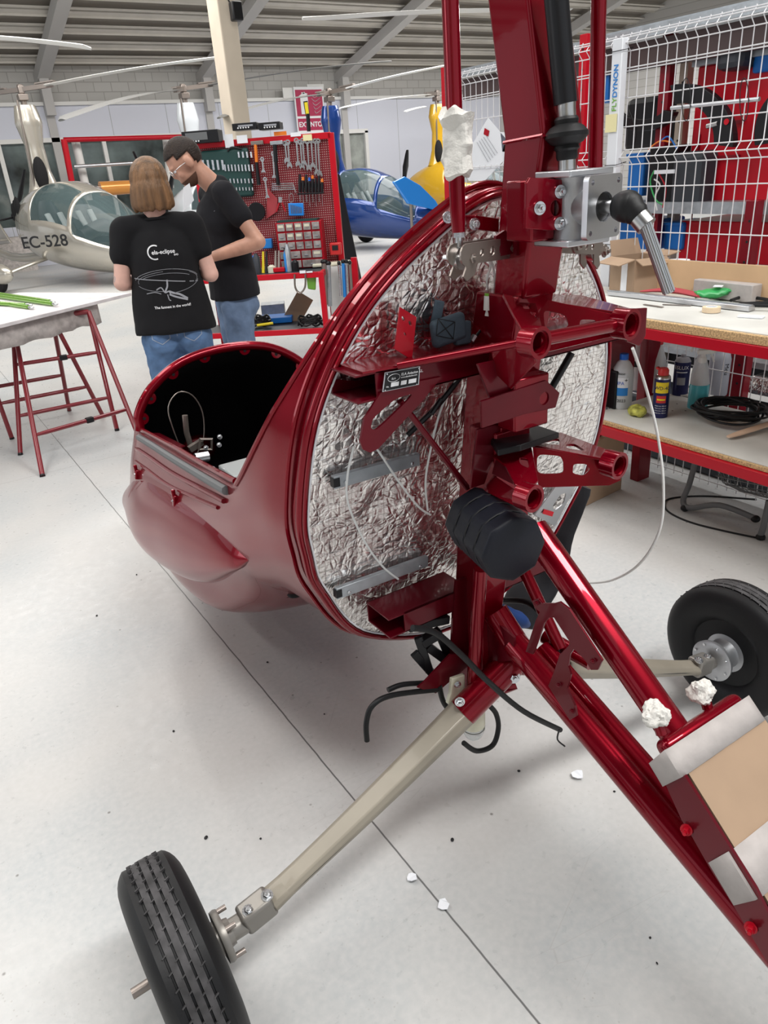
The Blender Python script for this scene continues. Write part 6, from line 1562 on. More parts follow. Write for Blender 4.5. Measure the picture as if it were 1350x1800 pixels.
def gyro(name, label, _l, rz, S, paint, hub_px, hub_y, tips, blade_m='white', stripe=None, number=None, intake=True, boom=True, prop=True, mastw=.82):
    h0 = P(hub_px[0], hub_px[1], y=hub_y); loc = V((h0.x + .46 * S * math.cos(rz), h0.y + .46 * S * math.sin(rz), 0))
    t = thing(name, label, 'aircraft', loc); L2W = Matrix.Translation(V(loc)) @ Matrix.Rotation(rz, 4, 'Z') @ Matrix.Diagonal((S, S, S, 1))
    def w(x, y, z): return L2W @ V((x, y, z if z < .3 else .3 + (z - .3) * .82))
    def at(u, q):
        i = min(int(u), len(GS) - 2); f_ = u - i
        g = [GS[max(0, i - 1)], GS[i], GS[i + 1], GS[min(len(GS) - 1, i + 2)]]
        v_ = [.5 * (2 * g[1][c] + (g[2][c] - g[0][c]) * f_ + (2 * g[0][c] - 5 * g[1][c] + 4 * g[2][c] - g[3][c]) * f_ ** 2 + (3 * g[1][c] - g[0][c] - 3 * g[2][c] + g[3][c]) * f_ ** 3) for c in range(4)]
        cs, sn = math.cos(q), math.sin(q); zc_ = v_[2] + (v_[3] - v_[2]) * .42
        y = v_[1] * (abs(cs) ** .85) * (1 if cs > 0 else -1); z = zc_ + ((v_[3] - zc_) if sn > 0 else (zc_ - v_[2])) * (abs(sn) ** .9) * (1 if sn > 0 else -1)
        return v_[0], y, z - .06
    NU, NQ = 54, 48; bmP, bmG = B(), B()
    pts = [[at((len(GS) - 1.001) * i / NU, 2 * PI * k / NQ) for k in range(NQ)] for i in range(NU + 1)]
    def glass(x, y, z): return z > .83 - .0 + max(0, x - .75) * .0 and -.42 < x < 1.12 and z < 1.50 - max(0, -x) * .1 and not (abs(y) < .10 and x < .35) and not (.12 < x + (z - .83) * .55 < .20)
    for i in range(NU):
        for k in range(NQ):
            c4 = [pts[i][k], pts[i + 1][k], pts[i + 1][(k + 1) % NQ], pts[i][(k + 1) % NQ]]; kk = min(k, 23 - k) if k < 24 else -1
            b_ = bmG if (18 <= i < 29 and 2 <= kk <= 9) or (30 <= i < 41 and 1 <= kk <= 23) else bmP; b_.faces.new([b_.verts.new(w(*c)) for c in c4])
    for b_ in (bmP, bmG): bmesh.ops.remove_doubles(b_, verts=b_.verts, dist=.001)
    fz = obj('fuselage', bmP, paint, t, ang=70); obj('canopy', bmG, 'canopy', t, ang=70)
    m_ = fz.modifiers.new('t', 'SOLIDIFY'); m_.thickness = .02; m_.offset = -1
    for s in (-1, 1):
        st = None
        bm = B()
        tb(bm, [w(.0, s * .25, .60), w(-.12, s * .25, 1.0), w(-.16, s * .25, 1.28)], [.17 * S, .19 * S, .10 * S], 14, 4, sx=1, sy=.4); st = obj('seat', bm, 'black', t)
        for e in (-1, 1):
            bm = B(); tb(bm, [w(.10, s * .25 + e * .09, .72), w(-.05, s * .25 + e * .10, 1.08)], .045 * S, 10, sx=1, sy=.6); obj('seat_panel', bm, 'seatlight', st)
        bm = B(); bx(bm, w(.15, s * .25, .62), (.4 * S, .4 * S, .10 * S)); obj('seat_cushion', bm, 'black', st, bev=.02)
    bm = B(); tb(bm, [w(.55, -.35, .72), w(.6, 0, .85), w(.55, .35, .72)], .10 * S, 10); obj('instrument_panel', bm, 'black', t)
    # mast
    hub = P(hub_px[0], hub_px[1], y=hub_y); base = w(-.46, 0, 1.40)
    mtop = hub + V((0, 0, -.22)); bm = B()
    tb(bm, [base, base.lerp(mtop, .25), base.lerp(mtop, .55), base.lerp(mtop, .8), mtop], [.24 * S * mastw, .15 * S * mastw, .13 * S * mastw, .19 * S * mastw, .14 * S * mastw], 20, 5, sx=1.15, sy=.75); mst = obj('mast_fairing', bm, paint, t, ang=60)
    if intake:
        c_ = base.lerp(mtop, .22) + (EYE - base).normalized() * .15 * S; nn = (EYE - c_).normalized(); u_ = nn.cross(V((0, 0, 1))).normalized()
        bm = B(); ell(bm, c_, (.09 * S, .06 * S, .22 * S)); obj('air_intake', bm, 'lining', mst)
    bm = B(); tb(bm, [mtop, hub + V((0, 0, .10))], .05, 12); bx(bm, hub + V((0, 0, -.10)), (.16, .2, .10)); bx(bm, hub + V((0, 0, .02)), (.10, .12, .12)); hb = obj('rotor_head', bm, 'titan', t, bev=.01)
    for k, (a, y_, ch, bmn) in enumerate(tips):
        tp_ = P(a[0], a[1], y=y_); d = (tp_ - hub).normalized(); blade(t, hub + d * .5 + V((0, 0, .02)), tp_, ch, bmn)
        bm = B(); bar(bm, hub + V((0, 0, .02)), hub + d * .6 + V((0, 0, .02)), .07, .07); bar(bm, hub + d * .3 + V((0, 0, .07)), hub + d * .65 + V((0, 0, .07)), .1, .02); obj('hub_bar', bm, 'titan', hb)
    bm = B(); tb(bm, [hub + V((-.12, -.12, -.15)), w(-.45, -.15 , 1.5)], .018, 8); obj('control_rod', bm, 'titan', t)
    # undercarriage
    for s in (-1, 1):
        bm = B(); tb(bm, [w(-.35, s * .3, .38), w(-.45, s * .75, .27), w(-.5, s * .98, .20)], .055 * S, 12, 4, sx=1, sy=.5); obj('gear_leg', bm, paint, t)
        bm = B(); lathe(bm, [(.05, -.05), (.15, -.06), (.19, -.03), (.19, .03), (.15, .06), (.05, .05)], w(-.5, s * 1.04, .19), w(-.5, 1, .19) - w(-.5, 0, .19), 26)
        bmesh.ops.scale(bm, vec=(S, S, S), verts=bm.verts, space=Matrix.Translation(-w(-.5, s * 1.04, .19))); obj('main_wheel', bm, 'rubber', t)
        bm = B(); ell(bm, w(-.48, s * 1.04, .25), (.34 * S, .12 * S, .15 * S), Rz(rz), 20, 12); obj('wheel_spat', bm, paint, t)
    bm = B(); lathe(bm, [(.03, -.05), (.13, -.055), (.165, -.03), (.165, .03), (.13, .055), (.03, .05)], w(1.0, 0, .165), w(1, 1, .165) - w(1, 0, .165), 26)
    bmesh.ops.scale(bm, vec=(S, S, S), verts=bm.verts, space=Matrix.Translation(-w(1.0, 0, .165))); obj('nose_wheel', bm, 'rubber', t)
    bm = B(); tb(bm, [w(1.0, .07, .16), w(.95, .07, .38)], .02 * S, 8); tb(bm, [w(1.0, -.07, .16), w(.95, -.07, .38)], .02 * S, 8); obj('nose_fork', bm, 'titan', t)
    if boom:
        bm = B(); tb(bm, [w(-.7, 0, .40), w(-1.6, 0, .36), w(-2.6, 0, .75)], [.07 * S, .06 * S, .05 * S], 12, 4); obj('tail_boom', bm, paint, t)
        for s in (-1, 0, 1):
            bm = B(); plate(bm, [[w(-2.3, s * .5, .55), w(-2.9, s * .5, .5), w(-3.0, s * .5, 1.4), w(-2.75, s * .5, 1.4)]], .04); obj('tail_fin', bm, paint, t, smooth=False, bev=.01)
        bm = B(); bx(bm, w(-2.6, 0, .62), (.5 * S, 1.0 * S, .04), Rz(rz)); obj('tailplane', bm, paint, t, bev=.01)
    if prop:
        pc_ = w(-1.25, 0, 1.05)
        for k in range(3):
            a = k * 2 * PI / 3 + .4; e = w(-1.25, math.sin(a) * .82, 1.05 + math.cos(a) * .82); bm = B(); bar(bm, pc_, pc_.lerp(e, .5), .10, .03); tb(bm, [pc_, pc_.lerp(e, .5), e], [.04, .085, .035], 8, 3, sx=1, sy=.25); obj('propeller_blade', bm, 'black', t)
        bm = B(); ell(bm, pc_, (.1, .1, .1)); obj('spinner', bm, 'black', t)
    # louvres and number on the camera side
    side = -1
    for k in range(3 if paint == 'silverp' else 0):
        bm = B(); x_ = -.95 + .17 * k; ell(bm, w(x_, side * (.22 + .08 * k), 1.12 + .05 * k), (.05 * S, .03 * S, .13 * S), Rz(rz)); obj('side_louvre', bm, 'lining', fz)
    return t, w, fz
M['silverp'] = mat('champagne_silver_paint', (.50, .47, .41), .25, .6, 1)
M['whitep'] = mat('pearl_white_paint', (.66, .70, .74), .3, 0, 1)
M['bluep'] = mat('deep_blue_paint', (.008, .045, .22), .22, .3, 1)
M['yellowp'] = mat('yellow_paint', (.50, .29, .012), .3, 0, 1)
M['bladegrey'] = mat('grey_blade', (.13, .13, .125), .5, .2)
RZS = math.atan2(-.80, .60)
hy = 15.3
gyro_silver, ws, fz = gyro('autogyro', 'champagne silver autogyro with tinted canopy at the far left', (2.62, 15.0, 0), -1.12, 1.30, 'silverp', (37, 160), 15.7,
    [((405, 99), 13.2, .26, 'white'), ((-60, 172), 16.5, .26, 'white')])
tx = txt('EC-528', .26, P(40, 437, y=14.4), (V((.84, -.54, 0))), (0, 0, 1), 'ink', 'registration', fz, .002, bold=.004)
gyro('autogyro', 'pearl white autogyro mostly hidden behind the two people, with long grey rotor blades', (5.35, 15.6, 0), -1.1, 1.22, 'whitep', (322, 158), 15.6,
    [((97, 212), 10.5, .27, 'bladegrey'), ((690, 107), 15.5, .24, 'bladegrey')], boom=False)
gyro('autogyro', 'deep blue autogyro behind the red tool board', (8.0, 15.0, 0), -1.05, 1.20, 'bluep', (578, 165), 15.2,
    [((800, 113), 12.5, .22, 'white'), ((378, 208), 12.0, .22, 'bladegrey')], boom=False, mastw=.9)
gyro('autogyro', 'yellow autogyro parked farthest right beside the partition', (11.3, 17.6, 0), -.95, 1.28, 'yellowp', (768, 166), 17.2,
    [((593, 191), 15.0, .22, 'white'), ((900, 152), 17.0, .22, 'bladegrey')], boom=False, mastw=.95)
M['skyblue'] = mat('bright_blue_paint', (.02, .24, .75), .25, 0, 1)
bm = B(); plate(bm, [PP([(690, 320), (710, 310), (738, 326), (764, 352), (775, 372), (716, 358)], y=13.2)], .08); o = obj('tail_fin', bm, 'skyblue', None, smooth=False, bev=.02); o.name = 'bright_blue_fin'; tag(o, 'bright blue aircraft fin standing beside the blue autogyro canopy', 'aircraft part')
bm = B(); tb(bm, [P(722, 358, y=13.2), V((P(722, 358, y=13.2).x, 13.2, 0))], .03, 8); obj('fin_stand', bm, 'titan', o)
# rotor blades reaching in from aircraft outside the frame
for k, (a, ya, c, yc, ch, lb) in enumerate((((-80, 62), 9.0, (162, 84), 9.0, .22, 'white rotor blade reaching in at the top left edge'), ((530, 34), 7.0, (1000, 18), 6.2, .17, 'white rotor blade high up, crossing behind the red mast'), ((712, 196), 13.0, (745, 188), 13.3, .14, 'short end of a white rotor blade beside the yellow mast'))):
    o = blade(None, P(*c, y=yc) if k else P(*a, y=ya), P(*a, y=ya) if k else P(*c, y=yc), ch, 'white'); tag(o, lb, 'rotor blade')

# red rail rack with orange tube
RR = thing('rail_rack', 'red frame rack with long metal rails behind the silver autogyro', 'rack', (4.2, 13, 0))
def r3(a, c, r, m, nm, y=18.3): bm = B(); tb(bm, [P(*a, y=y), P(*c, y=y)], r * 1.3, 10); return obj(nm, bm, m, RR)
r3((112, 245), (131, 345), .05, 'brightred', 'post'); r3((112, 246), (340, 240), .04, 'redsteel', 'top_rail'); r3((133, 250), (156, 352), .07, 'offwhite', 'white_post', 18.6); r3((291, 243), (300, 330), .06, 'offwhite', 'white_post', 18.6)
r3((130, 293), (262, 285), .03, 'alu', 'metal_rail'); r3((131, 331), (180, 329), .03, 'alu', 'metal_rail')
for px in (121, 330): b_ = P(px + 8, 345, y=18.3); bm = B(); tb(bm, [b_, V((b_.x, 18.3, 0))], .06, 8); obj('post', bm, 'brightred', RR)
bm = B(); tb(bm, [P(176, 332, y=18.2), P(290, 325, y=18.2)], [.15, .13], 16); M['orangep'] = mat('orange_tube', (.80, .34, .08), .25, .3, .5); o = obj('orange_tube', bm, 'orangep'); tag(o, 'orange rounded boom tube lying on the rack rails', 'tube')
bm = B(); tb(bm, [P(234, 266, y=17), P(252, 305, y=17)], [.06, .10], 8, sx=1, sy=.3); o = obj('propeller_blade', bm, 'black'); tag(o, 'black propeller blade tip above the person with brown hair', 'propeller')

# extinguisher sign (red placard, white pictogram)
sy = 19.7
s0, s1 = P(515, 153, y=sy), P(566, 152, y=sy); sb_ = P(520, 236, y=sy); sw_ = s1.x - s0.x
SG = thing('extinguisher_sign', 'red and white fire extinguisher sign reading EXTINTOR on the far wall', 'sign', (s0.x, sy, s0.z - .6)); 
bm = B(); bx(bm, (s0.x + sw_ / 2, sy, (s0.z + sb_.z) / 2), (sw_, .03, s0.z - sb_.z)); obj('sign_board', bm, 'wink', SG, smooth=False)
M['signred'] = mat('sign_red', (.38, .015, .07), .5)
hS = s0.z - sb_.z
bm = B(); bx(bm, (s0.x + sw_ / 2, sy - .018, s0.z - hS * .34), (sw_ * .92, .006, hS * .56)); obj('sign_panel', bm, 'signred', SG, smooth=False)
bm = B(); bx(bm, (s0.x + sw_ / 2, sy - .018, s0.z - hS * .80), (sw_ * .92, .006, hS * .26)); obj('sign_panel', bm, 'signred', SG, smooth=False)
ex = s0.x + sw_ * .32; ez = s0.z - hS * .38
bm = B(); bx(bm, (ex, sy - .024, ez - .03), (sw_ * .26, .006, hS * .34)); ell(bm, (ex, sy - .024, ez + hS * .15), (sw_ * .13, .003, sw_ * .13)); bx(bm, (ex - sw_ * .08, sy - .024, ez + hS * .21), (sw_ * .28, .006, hS * .03), Ry(-.5)); bx(bm, (ex + sw_ * .03, sy - .024, ez + hS * .24), (sw_ * .2, .006, hS * .025), Ry(.2)); obj('extinguisher_pictogram', bm, 'wink', SG)
for k in range(5):
    bm = B(); c_ = V((s0.x + sw_ * .74, sy - .024, s0.z - hS * (.18 + .085 * k))); tb(bm, [c_ + V((-.16 + .02 * k, 0, .02)), c_ + V((-.04, 0, -.05)), c_ + V((.13, 0, .04))], [.01, .045, .01], 8, 4, sx=1, sy=.15); obj('flame_pictogram', bm, 'wink', SG)
txt('EXTINTOR', hS * .15, (s0.x + sw_ * .06, sy - .024, s0.z - hS * .85), (1, 0, 0), (0, 0, 1), 'wink', 'sign_lettering', SG, .002, bold=.004)
for k, (a, c) in enumerate((((497, 154), (530, 172)), ((540, 148), (570, 158)))):
    p, q_ = P(*a, y=sy + .02), P(*c, y=sy + .02); bm = B(); bx(bm, ((p.x + q_.x) / 2, sy + .05, (p.z + q_.z) / 2), (q_.x - p.x, .03, p.z - q_.z)); o = obj('white_box', bm, 'offwhite', smooth=False); tag(o, ['white box sign behind the left corner of the extinguisher sign', 'white box sign behind the top right of the extinguisher sign'][k], 'sign')
P_world = P
PIV = V((3.0, 5.65, 0)); PHI = math.radians(-38)
_Ri = Rz(-PHI)
def P(px, py, x=None, y=None, z=None):
    """the same, in the trolley's own frame (turned about its front right leg)."""
    e = PIV + _Ri @ (EYE - PIV); r = _Ri @ (RM @ V(((px - 675) / 1300, (py - 900) / 1300, 1)))
    if x is not None: k = (x - e.x) / r.x
    elif y is not None: k = (y - e.y) / r.y
    else: k = (z - e.z) / r.z
    return e + r * k
_before = set(o.name for o in bpy.data.objects)
# ================================================================== tool trolley with perforated board
TY = 6.13
def PT(a, b_, off=0): return P(a, b_, y=TY - off)
TT = thing('tool_trolley', 'bright red tool trolley with perforated board full of hand tools', 'trolley', (2.9, 6.0, 0))
TL, TR = PT(338, 240).x, PT(582, 240).x; ztop = PT(570, 234).z; SZ = .815
def perf():
    m = mat('perforated_red_board', (.30, .02, .03), .5); nt, b = nodes(m); tc = nt.nodes.new('ShaderNodeTexCoord'); sp = nt.nodes.new('ShaderNodeSeparateXYZ'); nt.links.new(tc.outputs['Object'], sp.inputs[0])
    acc = []
    for ax in ('X', 'Z'):
        p = nt.nodes.new('ShaderNodeMath'); p.operation = 'PINGPONG'; p.inputs[1].default_value = .009; nt.links.new(sp.outputs[ax], p.inputs[0])
        q = nt.nodes.new('ShaderNodeMath'); q.operation = 'POWER'; q.inputs[1].default_value = 2; nt.links.new(p.outputs[0], q.inputs[0]); acc.append(q)
    a = nt.nodes.new('ShaderNodeMath'); a.operation = 'ADD'; nt.links.new(acc[0].outputs[0], a.inputs[0]); nt.links.new(acc[1].outputs[0], a.inputs[1])
    c = nt.nodes.new('ShaderNodeMath'); c.operation = 'LESS_THAN'; c.inputs[1].default_value = .000016; nt.links.new(a.outputs[0], c.inputs[0])
    mx = nt.nodes.new('ShaderNodeMix'); mx.data_type = 'RGBA'; mx.inputs[6].default_value = (.20, .006, .014, 1); mx.inputs[7].default_value = (.50, .40, .38, 1); nt.links.new(c.outputs[0], mx.inputs[0]); nt.links.new(mx.outputs[2], b.inputs['Base Color']); return m
M['perf'] = perf()
bm = B(); bx(bm, ((TL + TR) / 2, TY + .01, (ztop + SZ) / 2), (TR - TL, .006, ztop - SZ)); obj('perforated_board', bm, 'perf', TT, smooth=False)
bm = B(); bx(bm, ((TL + TR) / 2, TY, ztop - .02), (TR - TL, .05, .05)); obj('frame_rail', bm, 'brightred', TT, bev=.004)
for x_ in (TR - .0, TL): bm = B(); bx(bm, (x_, TY, ztop / 2), (.05, .05, ztop)); obj('frame_post', bm, 'brightred', TT, bev=.004)
fx = 3.0; fy = 5.65; fl_ = 1.5
bm = B(); bx(bm, (fx - fl_ / 2, (fy + TY) / 2, SZ - .012), (fl_, TY - fy, .02)); obj('worktop', bm, 'darkgrey', TT)
bm = B(); bx(bm, (fx - fl_ / 2, fy, SZ - .02), (fl_, .03, .045)); bx(bm, (fx, (fy + TY) / 2, SZ - .02), (.03, TY - fy, .045)); obj('top_rail', bm, 'brightred', TT, bev=.003)
bm = B(); bx(bm, (fx - fl_ / 2, (fy + TY) / 2, .335), (fl_, TY - fy, .015)); obj('bottom_tray', bm, 'darkgrey', TT, smooth=False)
bm = B(); bx(bm, (fx - fl_ / 2, fy, .335), (fl_, .03, .045)); obj('bottom_rail', bm, 'brightred', TT, bev=.003)
for x_, y_ in ((fx, fy), (fx - fl_, fy), (fx, TY - .05)): bm = B(); bx(bm, (x_, y_, SZ / 2), (.045, .045, SZ)); obj('leg', bm, 'brightred', TT, bev=.004)
bm = B(); a = P(536, 474, y=fy - .02); bx(bm, P(532, 478, y=fy - .02), (.05, .004, .022)); bx(bm, P(544, 478, y=fy - .02), (.05, .005, .012)); obj('trolley_sticker', bm, 'paper', TT)
# stickers on the top rail
for a, c, m_ in (((483, 236), (505, 234), 'orange'), ((512, 237), (530, 236), 'paper')):
    bm = B(); bar(bm, PT(*a, .03), PT(*c, .03), .002, .028, (0, -1, 0)) if False else bx(bm, (PT(*a).lerp(PT(*c), .5)) + V((0, -.03, 0)), ((PT(*c) - PT(*a)).length, .002, .03)); obj('rail_sticker', bm, m_, TT)
for k, (a, b_, w_, h_, m_, lb) in enumerate(((402, 243, .075, .1, 'paper', 'pale paper note taped left of the hammer on the tool board'), (425, 240, .09, .06, 'paper', 'white paper note above the orange handled hammer'), (540, 237, .075, .045, 'notey', 'pale yellow note at the top right of the tool board'), (372, 240, .08, .045, 'paper', 'small white note left on the tool board rail'))):
    bm = B(); bx(bm, PT(a, b_, .045) + V((0, 0, -.02)), (w_, .003, h_)); o = obj('paper_note', bm, m_, smooth=False); tag(o, lb, 'note')
# instruments on top
for k, (a, c, lb, nm) in enumerate((((413, 232), (454, 216), 'black car stereo with buttons on top of the tool board, left', 'car_stereo'), ((459, 231), (494, 215), 'black flat unit on top of the tool board, right of the stereo', 'black_unit'), ((331, 256), (390, 229), 'black instrument with grey screen on the tool board behind the bearded person', 'instrument'))):
    p, q_ = PT(*a), PT(*c); bm = B(); bx(bm, ((p.x + q_.x) / 2, TY + .0 - (.06 if k == 2 else 0), (p.z + q_.z) / 2 + .005), (abs(q_.x - p.x), .14, abs(q_.z - p.z))); o = obj(nm, bm, 'black', bev=.004); tag(o, lb, 'electronics')
    fy_ = TY - .072 - (.06 if k == 2 else 0)
    bm = B(); bx(bm, ((p.x + q_.x) / 2 - (.03 if k == 2 else -.01), fy_, (p.z + q_.z) / 2 + .01), (abs(q_.x - p.x) * .6, .004, abs(q_.z - p.z) * (.6 if k == 2 else .25))); obj('screen', bm, 'greyink' if k != 2 else 'seal', o)
    for i in range(5): bm = B(); lathe(bm, [(.006, 0), (.006, .006)], (p.x + .05 + i * .022, fy_, p.z + .022), (0, -1, 0), 10); obj('button', bm, 'wink', o)
bm = B(); tb(bm, [PT(541, 200, .0), PT(543, 231, .0)], .016, 10); o = obj('inspection_lamp', bm, 'black'); tag(o, 'black and yellow inspection lamp standing on the tool board', 'lamp'); bm = B(); bar(bm, PT(538, 180, .0), PT(541, 202, .0), .026, .02); obj('lamp_strip', bm, 'yellow', o); bm = B(); bar(bm, PT(537, 178, -.005), PT(541, 203, -.005), .034, .02); obj('lamp_head', bm, 'black', o)
# green socket set case
SCs = thing('socket_set', 'open dark green socket set case hanging on the tool board', 'socket set', PT(400, 300, .05))
pl_, pr_ = PT(352, 262, .03), PT(446, 335, .03); bm = B(); cxx = (pl_.x + pr_.x) / 2; czz = (PT(400, 262).z + PT(400, 348).z) / 2; hh = PT(400, 262).z - PT(400, 348).z
bx(bm, (cxx, TY - .03, czz), (pr_.x - pl_.x, .05, hh)); obj('case_shell', bm, 'green', SCs, bev=.02)
for i, (px0, px1, py, n, L, r_) in enumerate(((358, 392, 290, 5, .075, .010), (420, 442, 272, 4, .045, .008), (396, 444, 295, 9, .05, .007), (360, 444, 318, 14, .035, .006), (360, 444, 332, 16, .025, .005))):
    for k in range(n):
        c_ = PT(px0 + (px1 - px0) * k / (n - 1), py, .062); bm = B(); tb(bm, [c_ + V((0, 0, -L / 2)), c_ + V((0, 0, L / 2))], r_ * 1.25, 8); obj('socket', bm, 'zinc', SCs)
bm = B(); tb(bm, [PT(400, 266, .06), PT(408, 259, .06), PT(425, 262, .06)], .008, 8, 4); obj('case_handle', bm, 'black', SCs)
# wrenches
WR = [(501, 252, 281, 14), (506, 250, 289, 15), (521, 247, 287, 13), (528, 250, 291, 14), (532, 247, 286, 15), (540, 249, 294, 17), (547, 247, 290, 15), (554, 248, 302, 17), (559, 248, 304, 18)]
for k, (px, py0, py1, s_) in enumerate(WR):
    t = thing('combination_wrench', '%s chrome wrench from the left in the top right row of the tool board' % ['first', 'second', 'third', 'fourth', 'fifth', 'sixth', 'seventh', 'eighth', 'ninth'][k], 'wrench', PT(px, py0, .03), 'wrenches on the tool board')
    a, c = PT(px, py0, .025), PT(px + 3, py1, .025); d = (c - a).normalized(); sd = V((0, -1, 0)).cross(d).normalized()
    bm = B(); bar(bm, a, c, .013, .006, (0, -1, 0)); obj('shank', bm, 'zinc', t, bev=.001)
    bm = B(); _ring(bm, a, (0, -1, 0), .010, .021, .008, 16); obj('ring_end', bm, 'zinc', t)
    q = [c + (v_ - c) * 1.3 for v_ in (c + sd * .010 + d * -.012, c + sd * .019 + d * .012, c + sd * .012 + d * .026, c + sd * .006 + d * .012, c - sd * .004 + d * .010, c - sd * .012 + d * .024, c - sd * .018 + d * .006, c - sd * .010 - d * .012)]
    bm = B(); plate(bm, [q], .008); obj('open_end', bm, 'zinc', t, smooth=False)
for k, (a, c, lb) in enumerate((((466, 315), (470, 345), 'chrome wrench hanging alone left of centre on the tool board'), ((461, 280), (463, 300), 'short adjustable wrench beside the black handled hammer'), ((480, 270), (482, 310), 'long chrome wrench hanging over the black hammer handle'))):
    t = thing('combination_wrench', lb, 'wrench', PT(*a, .04)); a_, c_ = PT(*a, .05), PT(*c, .05)
    bm = B(); bar(bm, a_, c_, .012, .006, (0, -1, 0)); obj('shank', bm, 'zinc', t); bm = B(); _ring(bm, a_, (0, -1, 0), .008, .018, .008, 16); obj('ring_end', bm, 'zinc', t)
    bm = B(); d = (c_ - a_).normalized(); sd = V((0, -1, 0)).cross(d).normalized(); plate(bm, [[c_ + sd * .010 - d * .01, c_ + sd * .02 + d * .014, c_ + sd * .007 + d * .012, c_ - sd * .007 + d * .012, c_ - sd * .02 + d * .014, c_ - sd * .01 - d * .01]], .008); obj('open_end', bm, 'zinc', t, smooth=False)
for k, (px, m1, lb) in enumerate(((449, 'orange', 'hammer with orange and black handle at the left of the tool board'), (483, 'black', 'hammer with long black handle on the tool board'))):
    t = thing('hammer', lb, 'hammer', PT(px, 255, .04)); bm = B(); bar(bm, PT(px - 8, 252 + k * 0, .05), PT(px + 14, 250, .05), .025, .03); obj('hammer_head', bm, 'titan' if k == 0 else 'galv', t, bev=.004)
    bm = B(); tb(bm, [PT(px, 254, .05), PT(px + 2, 285, .05)], .014 if k == 0 else .018, 10); obj('handle', bm, m1, t); bm = B(); tb(bm, [PT(px + 2, 285, .05), PT(px + 6, 325, .05)], [.013, .017], 10); obj('handle_grip', bm, 'black', t)
# screwdrivers in a rack
bm = B(); bar(bm, PT(524, 341, .06), PT(569, 339, .06), .05, .012, (0, 0, 1)); o = obj('screwdriver_rack', bm, 'black', bev=.002); tag(o, 'black screwdriver rack with tools on the tool board', 'rack')
for k in range(8):
    px = 527 + k * 5.6; m1 = 'orange' if k % 3 == 1 else 'bluecap' if k % 4 == 3 else 'black'
    t = thing('screwdriver', '%s screwdriver from the left in the rack, %s handle top' % (['first', 'second', 'third', 'fourth', 'fifth', 'sixth', 'seventh', 'eighth'][k], 'orange' if m1 == 'orange' else 'dark blue' if m1 == 'bluecap' else 'black'), 'screwdriver', PT(px, 330, .06), 'screwdrivers in the rack')
    top = 312 + (k * 5) % 9
    bm = B(); tb(bm, [PT(px, top, .06), PT(px, top + 6, .06), PT(px, 338, .06)], [.010, .014, .012], 10); h_ = obj('handle', bm, 'black', t)
    bm = B(); tb(bm, [PT(px, top - 6, .06), PT(px, top, .06)], [.010, .012], 8); obj('handle_top', bm, m1, h_)
    bm = B(); tb(bm, [PT(px, 338, .06), PT(px + 1, 355 + (k * 7) % 14, .06)], .004, 6); obj('shank', bm, 'zinc', t)
# allen keys, pliers, scraper, blue case, cloth
bm = B()
for i in range(4): tb(bm, [PT(478, 323 + i * 3.5, .03), PT(515 + i, 322 + i * 3.5, .03), PT(517 + i, 328 + i * 3.5, .03)], .005, 6)
o = obj('hex_key_set', bm, 'zinc'); tag(o, 'set of chrome hex keys lying across the tool board', 'hex keys')
bm = B(); tb(bm, [PT(512 + 4 * math.cos(q), 348 + 8 * math.sin(q), .03) for q in [2 * PI * i / 16 for i in range(16)]], .0035, 6, closed=True); o = obj('carabiner', bm, 'zinc'); tag(o, 'small chrome carabiner hanging on the tool board', 'carabiner')
t = thing('pliers', 'red handled pliers hanging open above the drawers', 'pliers', PT(493, 352, .04)); bm = B(); tb(bm, [PT(493, 350, .05), PT(486, 372, .05)], .008, 8); tb(bm, [PT(493, 350, .05), PT(502, 372, .05)], .008, 8); obj('handle', bm, 'redsteel', t); bm = B(); bar(bm, PT(493, 346, .05), PT(493, 356, .05), .03, .02); obj('jaw', bm, 'zinc', t)
o_ = PT(521, 368, .06); bm = B(); bx(bm, o_ + V((.0, 0, .0)), (.13, .04, .10), Ry(.05)); o = obj('bit_case', bm, 'skyblue', bev=.005); tag(o, 'bright blue drill bit case on the tool board above the drawers', 'case')
for i in range(7): bm = B(); tb(bm, [o_ + V((-.04 + i * .014, -.024, -.03)), o_ + V((-.04 + i * .014, -.024, .04 - .004 * i))], .003, 6); obj('drill_bit', bm, 'titan', o)
bm = B(); lathe(bm, [(.07, 0), (.075, .006), (.07, .012)], PT(451, 372, .06), (.2, -1, 0), 30); o = obj('round_pad', bm, 'black'); tag(o, 'round black pad on the tool board beside the bearded person', 'pad')
bm = B(); plate(bm, [PT_ for PT_ in [[PT(470, 330, .02), PT(488, 350, .02), PT(487, 372, .02), PT(468, 385, .02)]]], .004); o = obj('red_cloth', bm, 'redcloth', smooth=False); tag(o, 'dark red cloth hanging on the tool board', 'cloth')
